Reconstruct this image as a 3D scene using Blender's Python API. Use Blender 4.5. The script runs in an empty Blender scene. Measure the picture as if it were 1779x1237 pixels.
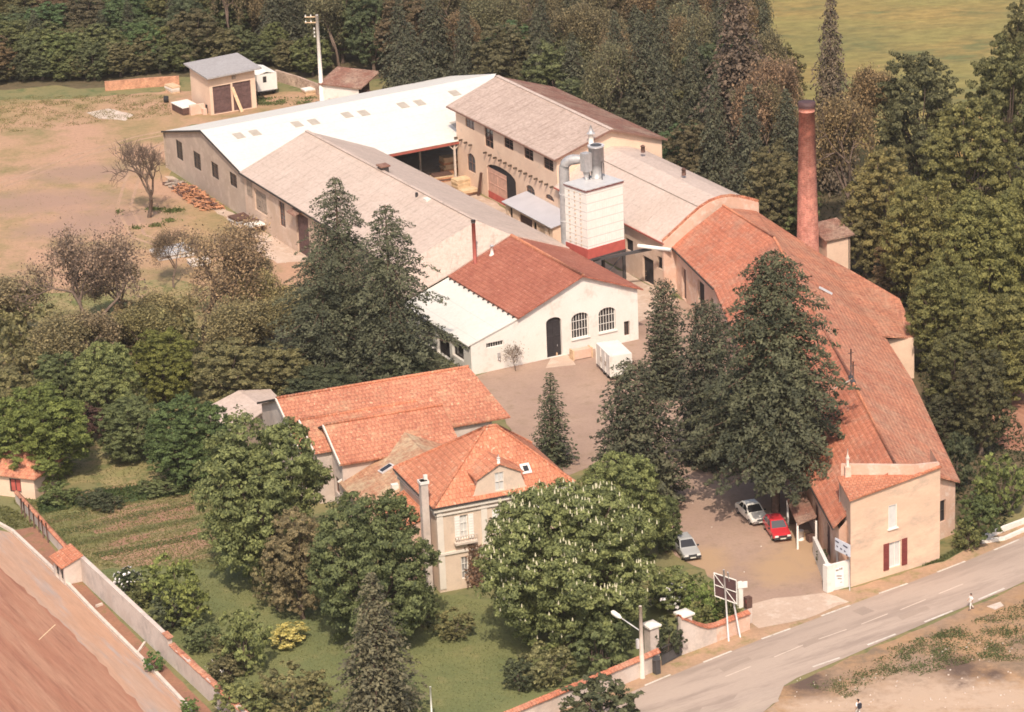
import bpy, math, random
import numpy as np
from mathutils import Vector, Matrix
from mathutils.geometry import tessellate_polygon
R = math.radians
random.seed(7)
rng = np.random.default_rng(11)
scene = bpy.context.scene
col = scene.collection

# ------------------------------------------------------------------ camera model (survey of the photograph)
W, H, FPX, HC = 1779, 1237, 5500.0, 110.0
PITCH, ROLL = R(20), 0.042
_F = Vector((0, math.cos(PITCH), -math.sin(PITCH)))
_U = Vector((0, math.sin(PITCH), math.cos(PITCH)))
_R = Vector((1, 0, 0))
_c, _s = math.cos(ROLL), math.sin(ROLL)
CX, CY = _R * _c - _U * _s, _R * _s + _U * _c
EYE = Vector((0, 0, HC))

def ray(px, py):
    return _F * FPX + CX * (px - W / 2) + CY * (H / 2 - py)

def G(px, py, z=0.0):
    d = ray(px, py)
    return EYE + d * ((z - HC) / d.z)

def PX(p):
    d = Vector(p) - EYE
    k = FPX / d.dot(_F)
    return (W / 2 + d.dot(CX) * k, H / 2 - d.dot(CY) * k)

def top_z(base, px, py):
    d = ray(px, py)
    k = (base.x * d.x + base.y * d.y) / (d.x * d.x + d.y * d.y)
    return HC + d.z * k

def plane3(a, b, c):
    n = (b - a).cross(c - a)
    return a, n

def on_plane(px, py, pl):
    a, n = pl
    d = ray(px, py)
    return EYE + d * ((a - EYE).dot(n) / d.dot(n))

class Fr:
    """level frame: origin, u along deg, o to the left of u"""
    def __init__(s, org, deg):
        s.o = Vector((org.x, org.y, 0)); a = R(deg); s.deg = deg
        s.d = Vector((math.cos(a), math.sin(a), 0)); s.n = Vector((-s.d.y, s.d.x, 0))
    def p(s, u, o, z=0.0):
        return s.o + s.d * u + s.n * o + Vector((0, 0, z))
    def uz(s, px, py):
        d = ray(px, py)
        k = (s.o - EYE).dot(s.n) / d.dot(s.n)
        q = EYE + d * k
        return ((q - s.o).dot(s.d), q.z)
    def uo(s, px, py, z):
        q = G(px, py, z) - s.o
        return (q.dot(s.d), q.dot(s.n))

# ------------------------------------------------------------------ materials
MAT = {}
def nt(name):
    m = bpy.data.materials.new(name); m.use_nodes = True
    t = m.node_tree; t.nodes.clear()
    out = t.nodes.new('ShaderNodeOutputMaterial')
    b = t.nodes.new('ShaderNodeBsdfPrincipled')
    t.links.new(b.outputs[0], out.inputs[0])
    b.inputs['Specular IOR Level'].default_value = 0.25
    MAT[name] = m
    return m, t, b

def N(t, typ, **kw):
    n = t.nodes.new(typ)
    for k, v in kw.items():
        if hasattr(n, k): setattr(n, k, v)
        else: n.inputs[k.replace('_', ' ')].default_value = v
    return n

def mixc(t, fac, a, b, mode='MIX'):
    m = t.nodes.new('ShaderNodeMix'); m.data_type = 'RGBA'; m.blend_type = mode
    for sock, v in ((m.inputs[0], fac), (m.inputs[6], a), (m.inputs[7], b)):
        if isinstance(v, bpy.types.NodeSocket): t.links.new(v, sock)
        elif isinstance(v, (int, float)): sock.default_value = v
        else: sock.default_value = (*v, 1)
    return m.outputs[2]

def ramp(t, src, lo, hi):
    r = t.nodes.new('ShaderNodeMapRange'); r.inputs[1].default_value = lo; r.inputs[2].default_value = hi
    t.links.new(src, r.inputs[0]); return r.outputs[0]

def noise(t, vec, scale, detail=5, rough=.6):
    n = t.nodes.new('ShaderNodeTexNoise'); n.inputs['Scale'].default_value = scale
    n.inputs['Detail'].default_value = detail; n.inputs['Roughness'].default_value = rough
    if vec is not None: t.links.new(vec, n.inputs['Vector'])
    return n.outputs['Fac']

def pos(t):
    return t.nodes.new('ShaderNodeNewGeometry').outputs['Position']

def bump(t, b, h, strength=.3, dist=.05):
    n = t.nodes.new('ShaderNodeBump'); n.inputs['Strength'].default_value = strength
    n.inputs['Distance'].default_value = dist
    t.links.new(h, n.inputs['Height']); t.links.new(n.outputs[0], b.inputs['Normal'])

def m_plain(name, c, rough=.8, metal=0.0, var=.12, scale=1.5):
    m, t, b = nt(name)
    p = pos(t)
    f = noise(t, p, scale)
    lo = tuple(x * (1 - var) for x in c); hi = tuple(min(1, x * (1 + var)) for x in c)
    t.links.new(mixc(t, ramp(t, f, .3, .7), lo, hi), b.inputs['Base Color'])
    b.inputs['Roughness'].default_value = rough; b.inputs['Metallic'].default_value = metal
    return m

def m_patch(name, c1, c2, c3=None, s1=.15, s2=.9, f1=(.4, .6), f2=(.5, .65), fine=6.0, finev=.25, rough=.95, stretch=None, bmp=.25):
    """ground / plaster: two colours in patches, a third in smaller patches, fine grain"""
    m, t, b = nt(name)
    p = pos(t)
    if stretch:
        mp = t.nodes.new('ShaderNodeMapping'); mp.vector_type = 'TEXTURE'; mp.inputs['Scale'].default_value = tuple(1 / x for x in stretch[0])
        mp.inputs['Rotation'].default_value = (0, 0, R(stretch[1]))
        t.links.new(p, mp.inputs['Vector']); p = mp.outputs[0]
    c = mixc(t, ramp(t, noise(t, p, s1, 6), *f1), c1, c2)
    if c3 is not None:
        c = mixc(t, ramp(t, noise(t, p, s2, 6, .7), *f2), c, c3)
    g = noise(t, p, fine, 4, .7)
    c = mixc(t, ramp(t, g, .25, .75), c, (1 - finev,) * 3, 'MULTIPLY') if finev else c
    t.links.new(c, b.inputs['Base Color'])
    b.inputs['Roughness'].default_value = rough
    if bmp: bump(t, b, g, bmp, .08)
    return m

def m_tile(name, c1, c2, lichen, lich=(.5, .7), row=.36, wid=.24, mortar=.28, streak=.0, lscale=.35, dark=(.12,.07,.05), darkf=(.62,.8)):
    m, t, b = nt(name)
    uv = t.nodes.new('ShaderNodeUVMap').outputs[0]
    br = t.nodes.new('ShaderNodeTexBrick'); t.links.new(uv, br.inputs['Vector'])
    br.inputs['Scale'].default_value = 1; br.inputs['Brick Width'].default_value = wid; br.inputs['Row Height'].default_value = row
    br.inputs['Mortar Size'].default_value = .035; br.inputs['Mortar Smooth'].default_value = .6; br.offset = .5
    br.inputs['Color1'].default_value = (*c1, 1); br.inputs['Color2'].default_value = (*c2, 1)
    br.inputs['Mortar'].default_value = (*[x * (1 - mortar) for x in c1], 1)
    p = pos(t)
    c = br.outputs['Color']
    n1 = noise(t, p, lscale, 7, .72)
    c = mixc(t, ramp(t, n1, *lich), c, lichen)
    n2 = noise(t, p, 1.7, 6, .75)
    c = mixc(t, ramp(t, n2, *darkf), c, dark)
    n3 = noise(t, p, 3.2, 3, .6)
    c = mixc(t, ramp(t, n3, .60, .72), c, tuple(min(1, x * 1.25 + .03) for x in lichen))
    v = noise(t, p, 2.4, 4, .8)
    c = mixc(t, ramp(t, v, .35, .65), c, (.72, .66, .66), 'MULTIPLY')
    v2 = noise(t, p, .22, 4)
    c = mixc(t, ramp(t, v2, .35, .65), c, (.84, .80, .80), 'MULTIPLY')
    t.links.new(c, b.inputs['Base Color'])
    b.inputs['Roughness'].default_value = .9
    sep = t.nodes.new('ShaderNodeSeparateXYZ'); t.links.new(uv, sep.inputs[0])
    w = t.nodes.new('ShaderNodeMath'); w.operation = 'PINGPONG'; w.inputs[1].default_value = row / 2
    t.links.new(sep.outputs[1], w.inputs[0])
    w2 = t.nodes.new('ShaderNodeMath'); w2.operation = 'PINGPONG'; w2.inputs[1].default_value = wid / 2
    t.links.new(sep.outputs[0], w2.inputs[0])
    ad = t.nodes.new('ShaderNodeMath'); ad.operation = 'ADD'
    t.links.new(w.outputs[0], ad.inputs[0]); t.links.new(w2.outputs[0], ad.inputs[1])
    bump(t, b, ad.outputs[0], .7, .25)
    return m

def m_corr(name, c1, c2, stain, pitch=.18, st=(.5, .72), joint=1.5, rough=.8, bstr=.5, jdark=.82, spk=.78):
    """corrugated sheets: ribs down the slope, sheet joints, weather stains"""
    m, t, b = nt(name)
    uv = t.nodes.new('ShaderNodeUVMap').outputs[0]
    sep = t.nodes.new('ShaderNodeSeparateXYZ'); t.links.new(uv, sep.inputs[0])
    w = t.nodes.new('ShaderNodeMath'); w.operation = 'PINGPONG'; w.inputs[1].default_value = pitch / 2
    t.links.new(sep.outputs[0], w.inputs[0])
    j = t.nodes.new('ShaderNodeMath'); j.operation = 'PINGPONG'; j.inputs[1].default_value = joint / 2
    t.links.new(sep.outputs[1], j.inputs[0])
    p = pos(t)
    c = mixc(t, ramp(t, noise(t, p, .25, 7, .7), .35, .65), c1, c2)
    mp = t.nodes.new('ShaderNodeMapping'); mp.inputs['Scale'].default_value = (1.6, .22, 1); t.links.new(uv, mp.inputs[0])
    c = mixc(t, ramp(t, noise(t, mp.outputs[0], 1.0, 6, .75), *st), c, stain)
    c = mixc(t, ramp(t, noise(t, p, 2.6, 5, .8), .36, .66), c, (spk, spk * .975, spk * .95), 'MULTIPLY')
    c = mixc(t, ramp(t, j.outputs[0], .0, .05), tuple([jdark] * 3), (1, 1, 1)) if False else c
    jj = ramp(t, j.outputs[0], .02, .06)
    c = mixc(t, jj, mixc(t, 1.0, c, (jdark,) * 3, 'MULTIPLY'), c)
    t.links.new(c, b.inputs['Base Color'])
    b.inputs['Roughness'].default_value = rough
    bump(t, b, w.outputs[0], bstr, .5)
    return m

def m_brick(name, c1, c2, mortar, wid=.26, row=.09, dark=None):
    m, t, b = nt(name)
    uv = t.nodes.new('ShaderNodeUVMap').outputs[0]
    br = t.nodes.new('ShaderNodeTexBrick'); t.links.new(uv, br.inputs['Vector'])
    br.inputs['Scale'].default_value = 1; br.inputs['Brick Width'].default_value = wid; br.inputs['Row Height'].default_value = row
    br.inputs['Mortar Size'].default_value = .012
    br.inputs['Color1'].default_value = (*c1, 1); br.inputs['Color2'].default_value = (*c2, 1); br.inputs['Mortar'].default_value = (*mortar, 1)
    p = pos(t)
    c = mixc(t, ramp(t, noise(t, p, 1.6, 6, .8), .4, .66), br.outputs['Color'], (.55, .5, .5), 'MULTIPLY')
    c = mixc(t, ramp(t, noise(t, p, .5, 6, .8), .5, .68), c, tuple(min(1, x * 1.35) for x in c1))
    t.links.new(c, b.inputs['Base Color']); b.inputs['Roughness'].default_value = .9
    bump(t, b, br.outputs['Fac'], -.3, .02)
    return m

def m_foliage(name, transl=.25, FLO=(.68, .74, .78), FHI=(3.0, 2.8, 2.35)):
    """leaf colour = the object's own colour, varied leaf by leaf"""
    m, t, b = nt(name)
    b.inputs['Roughness'].default_value = .65
    b.inputs['Specular IOR Level'].default_value = .15
    oi = t.nodes.new('ShaderNodeObjectInfo')
    at = t.nodes.new('ShaderNodeAttribute'); at.attribute_name = 'tint'
    lo = mixc(t, 1.0, oi.outputs['Color'], FLO, 'MULTIPLY')
    hi = mixc(t, 1.0, oi.outputs['Color'], FHI, 'MULTIPLY')
    c = mixc(t, at.outputs['Fac'], lo, hi)
    t.links.new(c, b.inputs['Base Color'])
    tr = t.nodes.new('ShaderNodeBsdfTranslucent'); t.links.new(c, tr.inputs[0])
    mx = t.nodes.new('ShaderNodeMixShader'); mx.inputs[0].default_value = transl
    t.links.new(b.outputs[0], mx.inputs[1]); t.links.new(tr.outputs[0], mx.inputs[2])
    out = [n for n in t.nodes if n.type == 'OUTPUT_MATERIAL'][0]
    t.links.new(mx.outputs[0], out.inputs[0])
    return m

# ------------------------------------------------------------------ mesh helper
ORG = {}
class MB:
    def __init__(s): s.v, s.f, s.m, s.smooth = [], [], [], []
    def poly(s, pts, mat=0, sm=False):
        i = len(s.v); s.v += [Vector(p) for p in pts]; s.f.append(list(range(i, i + len(pts)))); s.m.append(mat); s.smooth.append(sm)
    def quad(s, a, b, c, d, mat=0): s.poly((a, b, c, d), mat)
    def hexa(s, b4, t4, mat=0):
        s.poly(b4[::-1], mat); s.poly(t4, mat)
        for i in range(4):
            j = (i + 1) % 4; s.poly((b4[i], b4[j], t4[j], t4[i]), mat)
    def box(s, org, ax, lx, ly, z0, z1, mat=0):
        """org: a corner; ax: angle in degrees of the lx side; ly to its left"""
        a = R(ax); d = Vector((math.cos(a), math.sin(a), 0)) * lx; n = Vector((-math.sin(a), math.cos(a), 0)) * ly
        o = Vector((org[0], org[1], 0))
        q = [o, o + d, o + d + n, o + n]
        s.hexa([p + Vector((0, 0, z0)) for p in q], [p + Vector((0, 0, z1)) for p in q], mat)
    def cbox(s, c, ax, lx, ly, z0, z1, mat=0):
        a = R(ax); d = Vector((math.cos(a), math.sin(a), 0)); n = Vector((-d.y, d.x, 0))
        o = Vector((c[0], c[1], 0)) - d * lx / 2 - n * ly / 2
        s.box(o, ax, lx, ly, z0, z1, mat)
    def beam(s, a, b, w, h, mat=0, up=(0, 0, 1)):
        a, b = Vector(a), Vector(b); t = (b - a).normalized(); up = Vector(up)
        if abs(t.dot(up)) > .98: up = Vector((0, 1, 0))
        x = t.cross(up).normalized() * w / 2; y = x.cross(t).normalized() * h / 2
        s.hexa([a - x - y, a + x - y, a + x + y, a - x + y], [b - x - y, b + x - y, b + x + y, b - x + y], mat)
    def tube(s, pts, rad, seg=8, mat=0, cap=True, sm=True):
        pts = [Vector(p) for p in pts]
        if not hasattr(rad, '__len__'): rad = [rad] * len(pts)
        rings = []
        for i, p in enumerate(pts):
            t = (pts[min(i + 1, len(pts) - 1)] - pts[max(i - 1, 0)]).normalized()
            u = Vector((0, 0, 1)) if abs(t.z) < .9 else Vector((0, 1, 0))
            x = t.cross(u).normalized(); y = t.cross(x)
            k = len(s.v)
            s.v += [p + x * math.cos(2 * math.pi * j / seg) * rad[i] + y * math.sin(2 * math.pi * j / seg) * rad[i] for j in range(seg)]
            rings.append(k)
        for a, b in zip(rings, rings[1:]):
            for j in range(seg):
                s.f.append([a + j, b + j, b + (j + 1) % seg, a + (j + 1) % seg][::-1]); s.m.append(mat); s.smooth.append(sm)
        if cap:
            s.f.append([rings[0] + j for j in range(seg)]); s.m.append(mat); s.smooth.append(False)
            s.f.append([rings[-1] + j for j in range(seg)][::-1]); s.m.append(mat); s.smooth.append(False)
    def slab(s, pts, th, mat=0, mat_under=None):
        """roof sheet: polygon (seen from above anticlockwise or not) with thickness th downward"""
        pts = [Vector(p) for p in pts]
        n = Vector((0, 0, 0))
        for i in range(len(pts)):
            n += pts[i].cross(pts[(i + 1) % len(pts)])
        if n.z < 0: pts = pts[::-1]
        lo = [p - Vector((0, 0, th)) for p in pts]
        mu = mat if mat_under is None else mat_under
        if len(pts) > 4 or True:
            s._tess(pts, mat); s._tess(lo[::-1], mu)
        for i in range(len(pts)):
            j = (i + 1) % len(pts); s.poly((lo[i], lo[j], pts[j], pts[i]), mu)
    def _tess(s, pts, mat):
        if len(pts) <= 4: s.poly(pts, mat); return
        nn = Vector((0, 0, 0))
        for i in range(len(pts)): nn += pts[i].cross(pts[(i + 1) % len(pts)])
        for tri in tessellate_polygon([pts]):
            a, b, c = [pts[i] for i in tri]
            if (b - a).cross(c - a).dot(nn) < 0: b, c = c, b
            s.poly((a, b, c), mat)
    def wall(s, a, b, outline, holes=(), depth=.25, mat=0, th=0.0):
        """vertical wall a->b (seen from outside left to right); outline and holes in (u, z); reveals go inward"""
        a = Vector((a[0], a[1], 0)); b = Vector((b[0], b[1], 0)); d = (b - a).normalized(); inn = Vector((-d.y, d.x, 0))
        P = lambda q: a + d * q[0] + Vector((0, 0, q[1]))
        loops = [[Vector((q[0], q[1], 0)) for q in outline]] + [[Vector((q[0], q[1], 0)) for q in h] for h in holes]
        flat = [q for l in loops for q in l]
        for tri in tessellate_polygon(loops):
            p = [flat[i] for i in tri]
            if (p[1] - p[0]).cross(p[2] - p[0]).z < 0: p = p[::-1]
            s.poly([P(q) for q in p], mat)
        for h in holes:
            for i in range(len(h)):
                q, r = P(h[i]), P(h[(i + 1) % len(h)])
                s.poly((q, r, r + inn * depth, q + inn * depth), mat)
    def build(s, name, mats, parent=None, org=None):
        me = bpy.data.meshes.new(name)
        if parent is not None: o0 = ORG[parent.name]
        elif org is not None: o0 = Vector(org)
        else:
            mn = Vector((min(v.x for v in s.v), min(v.y for v in s.v), min(v.z for v in s.v)))
            mx = Vector((max(v.x for v in s.v), max(v.y for v in s.v), 0)); o0 = Vector(((mn.x + mx.x) / 2, (mn.y + mx.y) / 2, mn.z))
        me.from_pydata([v - o0 for v in s.v], [], s.f)
        if not isinstance(mats, (list, tuple)): mats = [mats]
        for m in mats: me.materials.append(MAT[m] if isinstance(m, str) else m)
        me.polygons.foreach_set('material_index', s.m)
        me.polygons.foreach_set('use_smooth', s.smooth)
        uv = me.uv_layers.new(name='UVMap')
        for p in me.polygons:
            n = p.normal
            if abs(n.z) > .995: t, b_ = Vector((1, 0, 0)), Vector((0, 1, 0))
            else:
                t = Vector((0, 0, 1)).cross(n).normalized(); b_ = n.cross(t)
            for li in p.loop_indices:
                w = me.vertices[me.loops[li].vertex_index].co + o0
                uv.data[li].uv = (w.dot(t), w.dot(b_))
        o = bpy.data.objects.new(name, me); col.objects.link(o)
        if parent is not None: o.parent = parent; ORG[o.name] = o0
        else: o.location = o0; ORG[o.name] = o0
        return o

def tag(o, label=None, cat=None, group=None, kind=None):
    if label: o['label'] = label
    if cat: o['category'] = cat
    if group: o['group'] = group
    if kind: o['kind'] = kind
    return o

def thing(name, label, cat, loc, group=None):
    o = bpy.data.objects.new(name, None); o.empty_display_size = .5
    col.objects.link(o); o.location = (loc[0], loc[1], loc[2] if len(loc) > 2 else 0)
    ORG[o.name] = Vector(o.location)
    return tag(o, label, cat, group)

# rectangular / arched opening outlines in (u, z)
def rect(u0, z0, u1, z1): return [(u0, z0), (u1, z0), (u1, z1), (u0, z1)]
def arch(u0, z0, u1, z1, rise, n=8):
    c = (u0 + u1) / 2; hw = (u1 - u0) / 2
    pts = [(u0, z0), (u1, z0)]
    for i in range(n + 1):
        a = math.pi * i / n
        pts.append((c + hw * math.cos(a), z1 - rise + rise * math.sin(a)))
    return pts

def window(root, a, b, op, depth=.22, fmat='frame_white', pmat='glass_dark', bars=(1, 1), fw=.07, name='window', label=None, sill=None, inset=None):
    """frame part + pane sub-part set into the opening op of wall a->b"""
    a = Vector((a[0], a[1], 0)); b = Vector((b[0], b[1], 0)); d = (b - a).normalized(); inn = Vector((-d.y, d.x, 0))
    u0 = min(q[0] for q in op); u1 = max(q[0] for q in op); z0 = min(q[1] for q in op); z1 = max(q[1] for q in op)
    P = lambda u, z, k: a + d * u + Vector((0, 0, z)) + inn * k
    f = MB(); k = depth - .06
    def bar(ua, za, ub, zb, w):
        f.beam(P(ua, za, k), P(ub, zb, k), w, .05, 0, up=inn)
    bar(u0, z0 + fw / 2, u1, z0 + fw / 2, fw); bar(u0, z1 - fw / 2, u1, z1 - fw / 2, fw)
    bar(u0 + fw / 2, z0 + fw, u0 + fw / 2, z1 - fw, fw); bar(u1 - fw / 2, z0 + fw, u1 - fw / 2, z1 - fw, fw)
    nv, nh = bars
    for i in range(1, nv + 1):
        u = u0 + (u1 - u0) * i / (nv + 1); bar(u, z0 + fw, u, z1 - fw, fw * .7)
    for i in range(1, nh + 1):
        z = z0 + (z1 - z0) * i / (nh + 1); f.beam(P(u0 + fw, z, k - .012), P(u1 - fw, z, k - .012), fw * .6, .05, 0, up=inn)
    if sill:
        f.beam(P(u0 - .1, z0 - .05, -.06), P(u1 + .1, z0 - .05, -.06), .16, .1, 0, up=(0, 0, 1))
    fo = f.build(name, fmat, root)
    if label: fo['label'] = label
    p = MB(); lo = [P(q[0], q[1], depth) for q in op]; p._tess(lo, 0)
    p.build('pane', pmat, fo)
    return fo

def dark_door(root, a, b, op, depth=.25, mat='door_and_shade_dark', name='door', label=None, plank=True, handle=False):
    a = Vector((a[0], a[1], 0)); b = Vector((b[0], b[1], 0)); d = (b - a).normalized(); inn = Vector((-d.y, d.x, 0))
    P = lambda u, z, k: a + d * u + Vector((0, 0, z)) + inn * k
    p = MB(); p._tess([P(q[0], q[1], depth - .03) for q in op], 0)
    u0 = min(q[0] for q in op); u1 = max(q[0] for q in op); z0 = min(q[1] for q in op); z1 = max(q[1] for q in op)
    if plank:
        for z in (z0 + .35, (z0 + z1) / 2, z1 - .55): p.beam(P(u0 + .08, z, depth - .05), P(u1 - .08, z, depth - .05), .12, .04, 0, up=inn)
        p.beam(P((u0 + u1) / 2, z0 + .05, depth - .045), P((u0 + u1) / 2, z1 - .3, depth - .045), .06, .03, 0, up=inn)
    o = p.build(name, mat, root)
    if label: o['label'] = label
    if handle:
        h = MB(); h.beam(P(u0 + .75 * (u1 - u0), z0 + 1.0, depth - .1), P(u0 + .75 * (u1 - u0), z0 + 1.2, depth - .1), .05, .05); h.build('handle', 'metal_grey', o)
    return o
# ------------------------------------------------------------------ palette
m_patch('mat_ground', (.20, .19, .085), (.27, .22, .10), (.13, .15, .06), s1=.08, s2=.5, f2=(.5, .62), fine=3)
m_patch('mat_field', (.50, .30, .195), (.42, .275, .145), (.27, .215, .10), s1=.07, s2=.14, f1=(.4, .6), f2=(.47, .68), fine=2.2, finev=.3)
m_patch('mat_grassy', (.26, .245, .10), (.40, .29, .15), (.15, .17, .06), s1=.12, s2=.5, fine=2.5, finev=.35)
m_patch('mat_lawn', (.165, .185, .075), (.21, .215, .085), (.27, .245, .105), s1=.2, s2=.35, f2=(.55, .72), fine=5, finev=.35)
m_patch('mat_garden', (.22, .21, .085), (.42, .25, .16), (.13, .16, .06), s1=.14, s2=.9, f1=(.46, .6), fine=3, finev=.35, stretch=((.45, 1.6, 1), 20))
m_patch('mat_yard', (.37, .25, .19), (.43, .295, .22), (.31, .215, .145), s1=.10, s2=.6, f2=(.52, .72), fine=3.5, finev=.22)
m_patch('mat_court', (.56, .43, .34), (.48, .34, .25), (.62, .50, .40), s1=.2, s2=.9, fine=3, finev=.22)
m_patch('mat_road', (.40, .305, .245), (.46, .355, .285), (.34, .26, .21), s1=.09, s2=.30, f2=(.48, .62), fine=7, finev=.13, stretch=((.25, 1.7, 1), 33), bmp=.08)
m_patch('mat_dustroad', (.42, .325, .265), (.47, .365, .29), (.38, .29, .235), s1=.25, s2=.7, fine=5, finev=.15, stretch=((.25, 1.2, 1), 33), bmp=.08)
m_patch('mat_track', (.42, .265, .185), (.50, .32, .21), (.40, .26, .15), s1=.3, s2=.8, fine=3, finev=.25)
m_patch('mat_patchtar', (.34, .26, .21), (.38, .29, .23), None, fine=7, finev=.15)
m_patch('mat_apron', (.60, .45, .35), (.52, .38, .29), (.64, .50, .40), s1=.15, s2=.6, fine=3, finev=.16)
m_patch('mat_waste', (.33, .225, .155), (.42, .255, .14), (.25, .175, .115), s1=.12, s2=.35, fine=2.2, finev=.28)
m_patch('mat_burnt', (.13, .09, .07), (.30, .20, .14), (.08, .06, .05), s1=.5, s2=1.1, fine=3, finev=.3)
m_patch('mat_gravelred', (.38, .175, .11), (.43, .225, .145), (.30, .13, .085), s1=.5, s2=.9, f2=(.5, .7), fine=2.5, finev=.3, stretch=((.10, 1.5, 1), 117.6))
m_patch('mat_path', (.46, .31, .23), (.49, .28, .18), (.40, .315, .275), s1=.14, s2=.7, fine=2.5, finev=.25, stretch=((.12, 1.2, 1), 117.6))
m_patch('mat_soil', (.30, .15, .10), (.36, .18, .11), (.22, .17, .07), s1=.25, s2=.7, f2=(.55, .7), fine=3.5, finev=.3)
m_patch('mat_soilpink', (.40, .22, .15), (.33, .19, .12), (.25, .20, .09), s1=.3, s2=.8, f2=(.5, .66), fine=3, finev=.3)
m_patch('mat_verge', (.50, .315, .20), (.42, .27, .17), (.30, .24, .11), s1=.2, s2=.6, fine=3, finev=.3)
m_patch('mat_meadow', (.31, .26, .09), (.52, .30, .10), (.19, .19, .075), s1=.06, s2=.12, f1=(.45, .62), f2=(.44, .62), fine=.8, finev=.5, stretch=((.5, .9, 1), 4))
m_patch('mat_forestfloor', (.13, .10, .055), (.17, .125, .07), (.09, .08, .04), s1=.2, s2=.7, fine=2, finev=.35)
m_patch('mat_slab', (.62, .50, .41), (.54, .41, .33), (.66, .55, .47), s1=.3, s2=1.2, fine=4, finev=.15)

m_patch('wall_cream', (.80, .58, .43), (.72, .50, .37), (.52, .40, .31), s1=.28, s2=.7, f1=(.4, .65), f2=(.58, .78), fine=5, finev=.1, bmp=.12)
m_patch('wall_villa', (.72, .565, .44), (.65, .50, .385), (.50, .41, .33), s1=.4, s2=.7, f1=(.4, .62), f2=(.54, .76), fine=5, finev=.12, bmp=.12)
m_patch('wall_house', (.78, .53, .385), (.66, .46, .335), (.46, .36, .28), s1=.35, s2=.55, f1=(.38, .62), f2=(.48, .74), fine=4, finev=.1, stretch=((.7, .7, 1.6), 0), bmp=.12)
m_patch('wall_grey', (.50, .39, .315), (.45, .35, .28), (.57, .45, .36), s1=.3, s2=.8, fine=5, finev=.12, bmp=.12)
m_patch('wall_beige', (.64, .47, .36), (.56, .41, .31), (.68, .53, .43), s1=.3, s2=.8, fine=5, finev=.12, bmp=.12)
m_patch('wall_white', (.76, .72, .66), (.72, .665, .60), (.54, .46, .385), s1=.35, s2=.55, f1=(.4, .65), f2=(.54, .78), fine=5, finev=.08, bmp=.1)
m_patch('wall_lime', (.66, .56, .49), (.58, .47, .40), (.44, .37, .33), s1=.4, s2=.6, f1=(.4, .6), f2=(.5, .72), fine=4, finev=.15, bmp=.2)
m_patch('wall_rose', (.70, .47, .36), (.64, .41, .30), (.74, .58, .48), s1=.3, s2=.8, fine=4, finev=.15, bmp=.2)
m_brick('wall_orange', (.60, .30, .18), (.54, .26, .15), (.55, .36, .26), wid=.4, row=.2)
m_plain('interior_shade', (.10, .08, .07), var=.2)
m_plain('beam_dark', (.10, .07, .05), var=.3)
m_plain('wood_grey', (.32, .25, .20), var=.3, scale=3)
m_plain('wood_dark', (.12, .065, .05), var=.3, scale=3)
m_plain('wood_tan', (.62, .43, .27), var=.25, scale=2)
m_plain('wood_yellow', (.62, .45, .28), var=.2, scale=2)
m_plain('log_orange', (.46, .22, .12), var=.4, scale=3)
m_plain('door_and_shade_dark', (.035, .03, .032), var=.25, scale=2)  # colour of black doors, also painted shade inside open doorways
m_plain('door_brown', (.13, .075, .07), var=.25, scale=2.5)
m_plain('door_pink', (.56, .33, .25), var=.15, scale=2)
m_plain('red_paint', (.45, .10, .08), var=.15, rough=.6)
m_plain('red_shutter', (.19, .045, .04), var=.2, rough=.6)
m_plain('red_pipe', (.36, .10, .075), var=.2, rough=.6)
m_plain('frame_white', (.78, .74, .68), var=.05, rough=.6)
m_plain('frame_dark', (.07, .055, .05), var=.1)
m_plain('frame_brown', (.22, .12, .09), var=.15)
m_plain('trim_white', (.72, .64, .55), var=.06)
m_plain('trim_dark', (.055, .045, .042), var=.2)
m_plain('metal_grey', (.46, .44, .43), rough=.5, metal=.35, var=.15, scale=3)
m_plain('metal_light', (.60, .575, .56), rough=.5, metal=.2, var=.1, scale=2)
m_plain('metal_dark', (.07, .065, .065), rough=.5, var=.2)
m_plain('concrete', (.60, .50, .42), var=.15, scale=2)
m_plain('concrete_white', (.74, .68, .61), var=.1, scale=2)
m_plain('lead', (.55, .51, .50), var=.12)
m_plain('sheet_lilac', (.46, .44, .455), rough=.5, var=.07, scale=.6)
m_plain('skylight', (.43, .37, .30), rough=.35, var=.12)
m_plain('curtain', (.58, .56, .53), var=.08)
m_plain('bark', (.15, .105, .08), var=.3, scale=4)
m_plain('bark_pale', (.42, .34, .28), var=.25, scale=4)
m_plain('bark_red', (.20, .12, .09), var=.3, scale=4)
m_plain('blossom_white', (.50, .46, .31), var=.06, rough=.8)
m_plain('blossom_pale', (.80, .74, .72), var=.08, rough=.8)
m_patch('paint_line', (.70, .63, .55), (.60, .52, .44), (.42, .34, .28), s1=.8, s2=2.5, f2=(.52, .66), fine=8, finev=.15, bmp=0)
m_plain('paint_worn', (.58, .46, .37), var=.15, scale=2)
m_plain('sign_white', (.74, .72, .72), var=.05, rough=.5)
m_plain('sign_blue', (.62, .64, .70), var=.06, rough=.5)
m_plain('sign_ink', (.10, .10, .14), var=.1)
m_plain('sign_brown', (.085, .045, .045), var=.2, rough=.6)
m_plain('sign_panel', (.60, .55, .55), var=.12, scale=4)
m_plain('skin', (.45, .25, .17), var=.05)
m_plain('hair', (.03, .022, .02), var=.1)
m_plain('shirt_white', (.80, .78, .74), var=.04)
m_plain('cloth_dark', (.04, .04, .055), var=.1)
m_plain('trouser_pale', (.66, .60, .54), var=.08)
m_plain('rubber', (.03, .03, .03), var=.1)
m_plain('chrome', (.55, .55, .55), rough=.25, metal=.8, var=.03)
m_plain('plastic_black', (.04, .04, .042), rough=.5, var=.1)
m_plain('lamp_glass', (.78, .74, .68), rough=.15, var=.03)
m_plain('plate', (.62, .60, .52), var=.03)
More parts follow.
